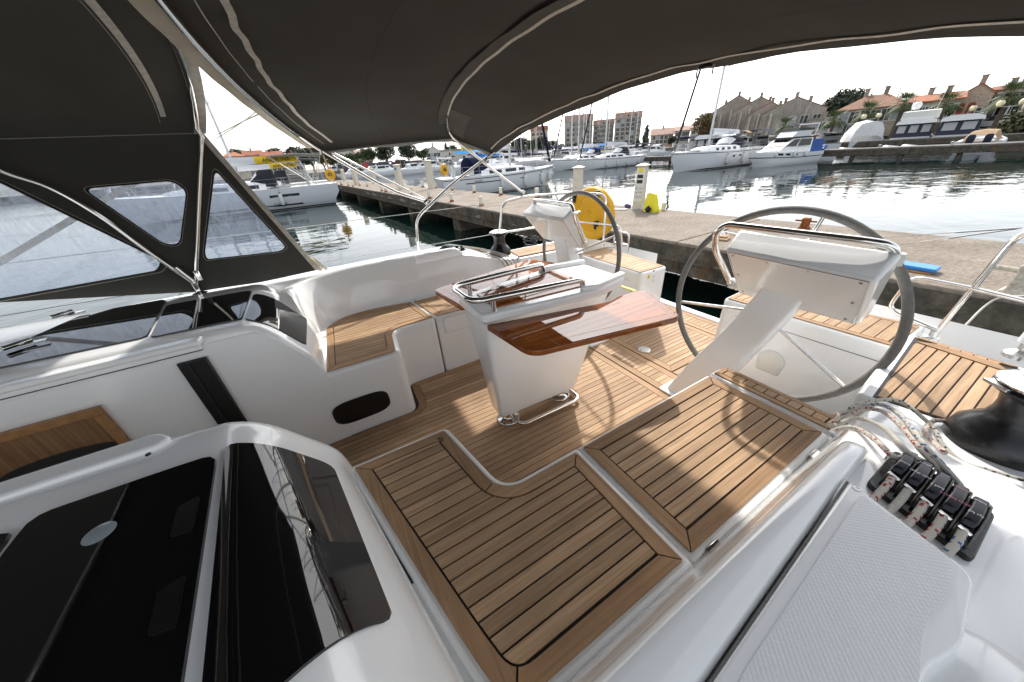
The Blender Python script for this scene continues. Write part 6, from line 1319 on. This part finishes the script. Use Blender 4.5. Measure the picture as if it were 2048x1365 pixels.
# row of grey gabled houses
for k, (xl, xr, ye, yr, D, lb_, w_) in enumerate(((1411, 1518, 226, 193, 122, 'grey gabled house with buttressed wall, leftmost of the row', ()), (1458, 1556, 222, 196, 114, 'grey gabled house with buttressed wall, second of the row', ()), (1488, 1574, 228, 207, 107, 'grey gabled house with buttressed wall, third of the row', ()), (1516, 1642, 224, 197, 100, 'grey gabled house with windows, rightmost of the row', ((3, 1, .42, .98, .55, .85, 1.3, 1.5, 'dark'), (2, 1, .3, .6, .25, .5, 1.2, 1.5, 'dark'))))):
    r, W, H = hs(lb_, xl, xr, ye, yr, D, 'gable_front', 'plaster_grey', 'tile_brown', w_, 14, 3, name='gabled_house', yb=262, ov=.12)
    for i in range((5, 4, 3, 2)[k]): xb_ = W*(.05+.09*i+.02*((i*k) % 3)); part(r, 'buttress', MB().span((xb_, -.30, 0), (xb_+.38, .0, H*(.95+.04*i))), 'plaster_grey' if (i+k) % 2 else 'plaster_cream', smooth=0)
hs('low connecting wall house with small windows beside the gabled row', 1612, 1668, 238, 236, 94, 'flat', 'plaster_grey', 'plaster_grey', ((3, 1, .2, .9, .4, .9, 1, 1.4, 'dark'),), yb=258)
hs('large cream house with brown hipped tile roof behind palms', 1664, 1802, 217, 188, 86, 'hip', 'plaster_cream', 'tile_brown', ((6, 1, .05, .95, .50, .95, 1.2, 1.7, 'dark'), (5, 1, .08, .7, .05, .48, 1.5, 1.7, 'dark')), 11, 2, yb=257)
hs('cream house with orange tile roof between hipped house and arches', 1800, 1902, 205, 190, 82, 'gable_side', 'plaster_cream', 'tile_orange', ((5, 1, .05, .95, .45, .9, 1.3, 1.5, 'dark'), (4, 1, .05, .95, .02, .42, 1.5, 1.6, 'dark')), 10, 2, yb=250)
r, W, H = hs('tan gabled house with two brick red arches', 1892, 1962, 192, 172, 88, 'gable_front', 'plaster_tan', 'tile_orange', ((2, 2, .6, .98, .1, .6, 1.2, 1.4, 'dark'),), 12, 1, yb=246)
for i in (0, 1):
    xc = W*(.22+.30*i); q = [(xc+W*.11*math.cos(a), -.06, H*.72+W*.11*max(-.0, math.sin(a))) for a in [math.pi*j/10 for j in range(11)]]; q = [(xc+W*.11, -.06, H*.42)]+q+[(xc-W*.11, -.06, H*.42)]
    part(r, 'arch_opening', MB().loft([q, [(a, .05, c) for a, b, c in q]], True, True), 'tile_red', smooth=0)
MB().box((W*.1, -1.2, H*.42), (1.6, .05, .9)).build('pink_towel', 'awning_pink', r)
hs('long grey house with red roof at the right edge', 1955, 2075, 180, 170, 92, 'gable_side', 'plaster_pale', 'tile_red', ((7, 2, .03, .97, .25, .95, 1.5, 1.3, 'dark'),), 10, 4, yb=240)
# left shore houses
for xl, xr, ye, yr, D, ro, wl2, tl2, lb_ in ((452, 492, 313, 303, 175, 'hip', 'plaster_cream', 'tile_orange', 'orange roofed house at far left behind the mast'), (494, 530, 311, 301, 185, 'gable_side', 'plaster_pale', 'tile_red', 'red roofed house second from left above the sail cover'), (528, 570, 312, 303, 180, 'gable_side', 'plaster_cream', 'tile_red', 'long red roofed house above the yellow sail cover'), (572, 606, 314, 305, 178, 'hip', 'plaster_pale', 'tile_red', 'red roofed house left of the dark trees'), (672, 712, 306, 297, 160, 'gable_front', 'plaster_pale', 'tile_pale', 'tall white house with pale red roof left of the dark trees'), (715, 745, 306, 300, 168, 'gable_side', 'plaster_pale', 'tile_pale', 'small white house half hidden by green trees'), (856, 884, 304, 292, 150, 'gable_front', 'plaster_pale', 'tile_pale', 'grey white gabled house right of the dark trees'), (884, 1000, 300, 296, 165, 'flat', 'plaster_pale', 'plaster_grey', 'long flat white building behind the blue awning'), (1000, 1062, 298, 293, 170, 'flat', 'plaster_pale', 'plaster_grey', 'long flat pale building behind the mast forest')):
    hs(lb_, xl, xr, ye, yr, D, ro, wl2, tl2, ((4, 2, .05, .95, .15, .95, 1.2, 1.4, 'dark'),), 9, 1, yb=330)
# ------------------------------------------------------------------ trees
def leafmat(name, c0, c1):
    m, n, l, b = nodes(name); oi = n.new('ShaderNodeTexCoord'); z = n.new('ShaderNodeTexNoise'); z.inputs['Scale'].default_value = 1.3; z.inputs['Detail'].default_value = 4; l.new(oi.outputs['Object'], z.inputs['Vector'])
    c = n.new('ShaderNodeValToRGB'); c.color_ramp.elements[0].position = .35; c.color_ramp.elements[1].position = .65; c.color_ramp.elements[0].color = (*c0, 1); c.color_ramp.elements[1].color = (*c1, 1); l.new(z.outputs[0], c.inputs[0]); l.new(c.outputs[0], b.inputs['Base Color']); setp(b, Roughness=.7)
leafmat('leaf_dark', (.018, .030, .016), (.04, .062, .028)); leafmat('leaf_mid', (.035, .055, .018), (.075, .105, .035)); leafmat('leaf_olive', (.06, .065, .025), (.11, .11, .045)); leafmat('leaf_autumn', (.10, .075, .03), (.16, .12, .05)); leafmat('leaf_palm', (.05, .08, .025), (.12, .15, .05)); mat('bark', (.10, .075, .055), .9, var=.3); mat('plume', (.62, .50, .40), .9)
def crownmesh(name, mt, blobs, nleaf, ls, seed):
    rg = random.Random(seed); v = []; f = []; tot = sum(b[3]**2 for b in blobs)
    for bx_, by_, bz_, br, sz in blobs:
        for _ in range(int(nleaf*br*br/tot)):
            d = Vector((rg.gauss(0, 1), rg.gauss(0, 1), rg.gauss(0, 1))).normalized(); q = Vector((bx_, by_, bz_))+Vector((d.x*br, d.y*br, d.z*br*sz))*(rg.uniform(.55, 1.03))
            a = Vector((rg.gauss(0, 1), rg.gauss(0, 1), rg.gauss(0, .6))).normalized(); b = a.cross(d+Vector((rg.uniform(-.5, .5), rg.uniform(-.5, .5), .3))).normalized(); s = ls*rg.uniform(.6, 1.4); i = len(v)
            v += [q-a*s, q+b*s*.6, q+a*s, q-b*s*.6]; f.append((i, i+1, i+2, i+3))
    me = bpy.data.meshes.new(name); me.from_pydata([tuple(p) for p in v], [], f); me.materials.append(M[mt]); return me
def tree(kind, label, loc, s, rz, group, mt='leaf_mid', protos_={}):
    key = (kind, mt)
    if key not in protos_:
        rg = random.Random(hash(kind) % 1 + len(kind)*3+len(mt))
        if kind == 'round': bl = [(rg.uniform(-2, 2), rg.uniform(-2, 2), 4.6+rg.uniform(-1.2, 1.6), rg.uniform(1.1, 1.9), .8) for _ in range(14)]; tr = [((0, 0, 0), (.1, 0, 2), (.2, .1, 4))]
        elif kind == 'tall': bl = [(rg.uniform(-.9, .9)*(1-k/16), rg.uniform(-.9, .9)*(1-k/16), 1.6+k*.62, 1.5*(1-k/18)+.35, 1) for k in range(14)]; tr = [((0, 0, 0), (0, 0, 5), (0, 0, 9))]
        elif kind == 'dome': bl = [(4.2*math.cos(a)*q, 4.2*math.sin(a)*q, 3.6+2.6*(1-q*q)+rg.uniform(-.4, .4), 1.7, .75) for a, q in [(rg.uniform(0, 6.28), rg.uniform(0, 1)**.6) for _ in range(26)]]; tr = [((0, 0, 0), (0, 0, 2), (0, 0, 4))]
        else: bl = [(rg.uniform(-1.5, 1.5), rg.uniform(-1.5, 1.5), .8+rg.uniform(-.2, .5), .9, .9) for _ in range(8)]; tr = [((0, 0, 0), (0, 0, .5), (0, 0, 1))]
        cm = crownmesh('crown', mt, bl, 2600, .30, len(kind)); tb = MB()
        for t in tr: tb.tube(t, [.28, .2, .08], 7)
        for k in range(5): a = k*1.3; tb.tube([(0, 0, tr[0][1][2]*.9), (math.cos(a)*.9, math.sin(a)*.9, tr[0][1][2]*1.5), (math.cos(a)*1.6, math.sin(a)*1.6, tr[0][2][2]*1.05)], [.13, .09, .03], 5)
        protos_[key] = (cm, tb.mesh('trunk', 'bark'))
    cm, tm = protos_[key]; r = thing('tree' if kind != 'bush' else 'bush', label, 'tree' if kind != 'bush' else 'bush', group, loc=loc, rz=rz); r.scale = (s, s, s)
    for nm, me in (('trunk', tm), ('crown', cm)): o = bpy.data.objects.new(nm, me); COL.objects.link(o); o.parent = r
    return r
rt = random.Random(5)
def tr_at(kind, label, px, ytop, D, mt, group='trees on the shore', hk=None):
    p = polar(px, ytop+20, D); h = polar(px, ytop, D).z-GZ; nat = {'round': 7.2, 'tall': 10.6, 'dome': 8.2, 'bush': 2.2}[kind]
    return tree(kind, label, (p.x, p.y, GZ-.1), h/nat, rt.uniform(0, 6), group, mt)
tr_at('dome', 'huge dark domed tree rising behind the hipped roof house', 1702, 165, 112, 'leaf_dark')
tr_at('bush', 'dark bushy tree low between gabled row and domed tree', 1625, 205, 112, 'leaf_dark')
tr_at('tall', 'dark conifer right of the apartment blocks', 1293, 247, 170, 'leaf_dark'); tr_at('round', 'round dark tree at the foot of the apartments', 1272, 280, 150, 'leaf_dark')
tr_at('round', 'autumn coloured tree against the left end of the gabled row', 1408, 226, 112, 'leaf_autumn'); tr_at('round', 'small dark tree below the terraced houses', 1342, 272, 125, 'leaf_dark')
for px, yt, D, mt, lb_ in ((770, 286, 128, 'leaf_dark', 'dark green tree, left of the two tallest on the far quay'), (815, 283, 126, 'leaf_dark', 'dark green tree, right of the two tallest on the far quay'), (845, 294, 128, 'leaf_mid', 'lighter green tree right of the dark pair'), (740, 292, 132, 'leaf_mid', 'broad green tree left of the dark pair'), (716, 300, 138, 'leaf_mid', 'green tree behind the parked vans')):
    tr_at('round', lb_, px, yt, D, mt)
for k, (px, yt, D, mt) in enumerate(((620, 294, 170, 'leaf_dark'), (645, 300, 150, 'leaf_mid'), (662, 297, 148, 'leaf_olive'), (690, 304, 146, 'leaf_mid'), (480, 298, 200, 'leaf_dark'), (550, 296, 200, 'leaf_dark'), (596, 293, 205, 'leaf_dark'), (705, 296, 190, 'leaf_dark'), (905, 290, 190, 'leaf_dark'), (945, 292, 200, 'leaf_dark'), (860, 292, 170, 'leaf_mid'), (1030, 280, 180, 'leaf_dark'), (1045, 274, 170, 'leaf_dark'), (1065, 276, 160, 'leaf_mid'), (1085, 272, 165, 'leaf_dark'), (1105, 280, 160, 'leaf_dark'), (1118, 285, 150, 'leaf_mid'), (1010, 286, 175, 'leaf_mid'), (985, 288, 185, 'leaf_dark'), (1145, 284, 160, 'leaf_mid'))):
    tr_at('round', 'bushy green tree in the band of trees along the far shore', px, yt, D, mt, 'band of trees along the far shore')
tr_at('tall', 'slim dark cypress above the white buildings', 893, 284, 190, 'leaf_dark'); tr_at('tall', 'slim dark cypress above the red roofs', 586, 291, 190, 'leaf_dark')
PALM = {}
def palm(label, px, ytop, ybase, D):
    if not PALM:
        rg = random.Random(2); b = MB()
        for k in range(46):
            a = rg.uniform(0, 6.2832); el = rg.uniform(-.7, 1.25); L = rg.uniform(1.0, 1.45); d = Vector((math.cos(a)*math.cos(el), math.sin(a)*math.cos(el), math.sin(el))); sd = Vector((-math.sin(a), math.cos(a), 0)); tip = d*L+Vector((0, 0, -.25*L*math.cos(el)))
            for q in range(-6, 7):
                w = sd*(q*.085)+Vector((0, 0, -.02*abs(q))); st_ = d*.45*L; b.add([st_*.95, st_+w*.5+sd*.02, tip*(1-.03*abs(q))+w, st_+w*.5-sd*.02], [(0, 1, 2, 3)])
            b.add([d*.1, d*.1+sd*.03, st_+sd*.02, st_-sd*.02], [(0, 1, 2, 3)])
        PALM['crown'] = b.mesh('crown', 'leaf_palm', 0); PALM['trunk'] = MB().tube([(0, 0, -4.2), (.04, 0, -2), (0, 0, 0)], [.24, .19, .22], 9).mesh('trunk', 'bark', 60)
    p = polar(px, ybase, D); z = polar(px, ytop+13, D).z; r = thing('palm_tree', label, 'palm', 'palms on the quay', loc=(p.x, p.y, GZ)); s = (z-GZ)/4.0; s = max(.6, s)
    for nm in ('trunk', 'crown'):
        o = bpy.data.objects.new(nm, PALM[nm]); COL.objects.link(o); o.parent = r; k = s if nm == 'trunk' else 1.75; o.scale = (1.1, 1.1, s) if nm == 'trunk' else (k, k, k); o.location = (0, 0, (z-GZ))
for lb_, px, yt, yb, D in (('palm at the left corner of the hipped roof house', 1661, 228, 264, 82), ('palm in front of the hipped roof house', 1722, 213, 262, 80), ('palm between the hipped house and the orange roof house', 1788, 197, 258, 78), ('palm right of the white radar dome', 1872, 198, 252, 76), ('tall palm beside the globe lamps at right', 1990, 182, 248, 74), ('small palm above the flybridge of the motor cruiser', 1565, 240, 268, 84), ('slim palm left of the blue awning', 800, 316, 332, 120), ('slim palm behind the blue awning', 852, 316, 330, 118), ('slim palm beside the parked vans', 728, 316, 336, 122)):
    palm(lb_, px, yt, yb, D)
# pampas bush at right
p = polar(2085, 240, 62); b_ = thing('pampas_bush', 'dense green bush with pale plumes at right edge', 'bush', loc=(p.x+3, p.y, GZ)); o = bpy.data.objects.new('foliage', crownmesh('foliage', 'leaf_olive', [(rt.uniform(-1.5, 1.5), rt.uniform(-2, 2), .7+rt.uniform(-.3, .5), 1.0, 1) for _ in range(10)], 2600, .2, 9)); COL.objects.link(o); o.parent = b_
for k in range(14): a = rt.uniform(-2, 2); q = rt.uniform(-1, 1); part(b_, 'plume', MB().tube([(q, a, 1.5), (q+.05, a, 2.1), (q+.12, a+.1, 2.5)], [.05, .14, .03], 5), 'plume')
# ------------------------------------------------------------------ lamp posts and cars
mat('globe', (.75, .66, .42), .35); mat('lamp_grey', (.35, .35, .34), .5)
def lamp(label, px, ytop, ybase, D, globes):
    p = polar(px, ybase, D); z = polar(px, ytop, D).z-GZ; r = thing('street_lamp', label, 'lamp', 'street lamps on the quay', loc=(p.x, p.y, GZ), rz=math.atan2(p.y, p.x)+1.57)
    part(r, 'post', MB().lathe([(.10, 0), (.06, z)], (0, 0, 0), n=7), 'lamp_grey')
    if globes:
        part(r, 'arm', MB().tube([(-.75, 0, z), (0, 0, z-.15), (.75, 0, z)], .035, 5), 'lamp_grey')
        for s in (-.75, .75): part(r, 'globe', MB().ball((s, 0, z+.25), .32), 'globe', smooth=60)
    else: part(r, 'lamp_head', MB().box((.3, 0, z), (.9, .25, .14)), 'lamp_grey', bevel=.03)
for lb_, px, yt, yb, D, g in (('twin globe lamp between palms in front of hipped house', 1731, 238, 262, 76, 1), ('twin globe lamp by the tall palm at right', 2000, 213, 248, 70, 1), ('twin globe lamp partly behind the navy canopy boat', 1948, 222, 250, 74, 1), ('tall grey lamp post in front of dark trees, left one', 785, 301, 336, 118, 0), ('tall grey lamp post in front of dark trees, right one', 803, 306, 335, 118, 0), ('grey lamp post on the roof line of the hipped house', 1786, 178, 215, 96, 0)):
    lamp(lb_, px, yt, yb, D, g)
CARS = {}
def car(px, D, color, label, rz, van=False, g='cars parked on the quay'):
    p = polar(px, 300, D); r = thing('parked_van' if van else 'parked_car', label, 'van' if van else 'car', g, loc=(p.x, p.y, GZ), rz=rz); k = (color, van)
    if k not in CARS:
        h = 1.15 if van else .72; body = MB().loft([[(x, y*w, z) for y, z in ((-1, .3), (-1, .8), (-.95, .86), (.95, .86), (1, .8), (1, .3))] for x, w in ((-2.1, .78), (-1.9, .86), (1.8, .86), (2.15, .74))], True, True)
        cab_ = MB().loft([[(x, -w, .84), (x, w, .84), (x2, w*.85, .84+h), (x2, -w*.85, .84+h)] for x, x2, w in ((-1.9, -1.6, .82), (.9 if not van else 1.5, .3 if not van else 1.2, .82))], True, True)
        gl = MB(); x0, x1 = (-1.5, .45) if not van else (-.2, 1.15)
        for s in (-1, 1): gl.loft([[(x0, s*.815, .95), (x0+.1, s*.73, .80+h)], [(x1+.35, s*.815, .95), (x1-.02, s*.73, .80+h)]])
        gl.loft([[(-1.93, -.7, .95), (-1.93, .7, .95)], [(-1.66, -.62, .78+h), (-1.66, .62, .78+h)]])
        xw = .9 if not van else 1.5; gl.loft([[(xw+.03, -.7, .92), (xw+.03, .7, .92)], [((.3 if not van else 1.2)+.05, -.62, .80+h), ((.3 if not van else 1.2)+.05, .62, .80+h)]])
        CARS[k] = [('body', body.mesh('body', color, 30)), ('cabin', cab_.mesh('cabin', color, 30)), ('windows', gl.mesh('windows', 'window_dark', 0))]
        CARS['wheel'] = MB().lathe([(.2, -.1), (.31, -.1), (.31, .1), (.2, .1)], (0, 0, 0), axis=(0, 1, 0), n=12).mesh('wheel', 'hull_dark')
    for nm, me in CARS[k]: o = bpy.data.objects.new(nm, me); COL.objects.link(o); o.parent = r
    for x in (-1.3, 1.3):
        for y in (-.8, .8): o = bpy.data.objects.new('wheel', CARS['wheel']); COL.objects.link(o); o.parent = r; o.location = (x, y, .31)
mat('car_white', (.7, .7, .7), .3, coat=.5); mat('car_silver', (.35, .36, .38), .3, coat=.5); mat('car_dark', (.03, .03, .035), .3, coat=.5); mat('car_blue', (.05, .10, .22), .3, coat=.5)
cs_ = ['car_white', 'car_silver', 'car_dark', 'car_white', 'red_paint', 'car_silver', 'car_blue']; cn = {'car_white': 'white', 'car_silver': 'silver', 'car_dark': 'dark', 'red_paint': 'red', 'car_blue': 'blue'}
for k, px in enumerate(range(652, 870, 13)): c = cs_[(k*5+k//3) % 7]; v = k % 5 == 1; car(px, 124-.1*(px-652)*.5+(k % 3)*2, c, cn[c]+(' van' if v else ' car')+' in the row parked on the far left quay', rt.uniform(0, 6), v, 'row of vehicles on the far left quay')
for k, px in enumerate((1640, 1652, 1664, 1676, 1690, 1708, 1722, 1960, 1976, 1992)): c = cs_[(k*3+1) % 7]; car(px, 90-.01*k, c, cn[c]+' car parked on the quay under the palms', 1.2+rt.uniform(-.3, .3), False, 'cars parked under the palms')
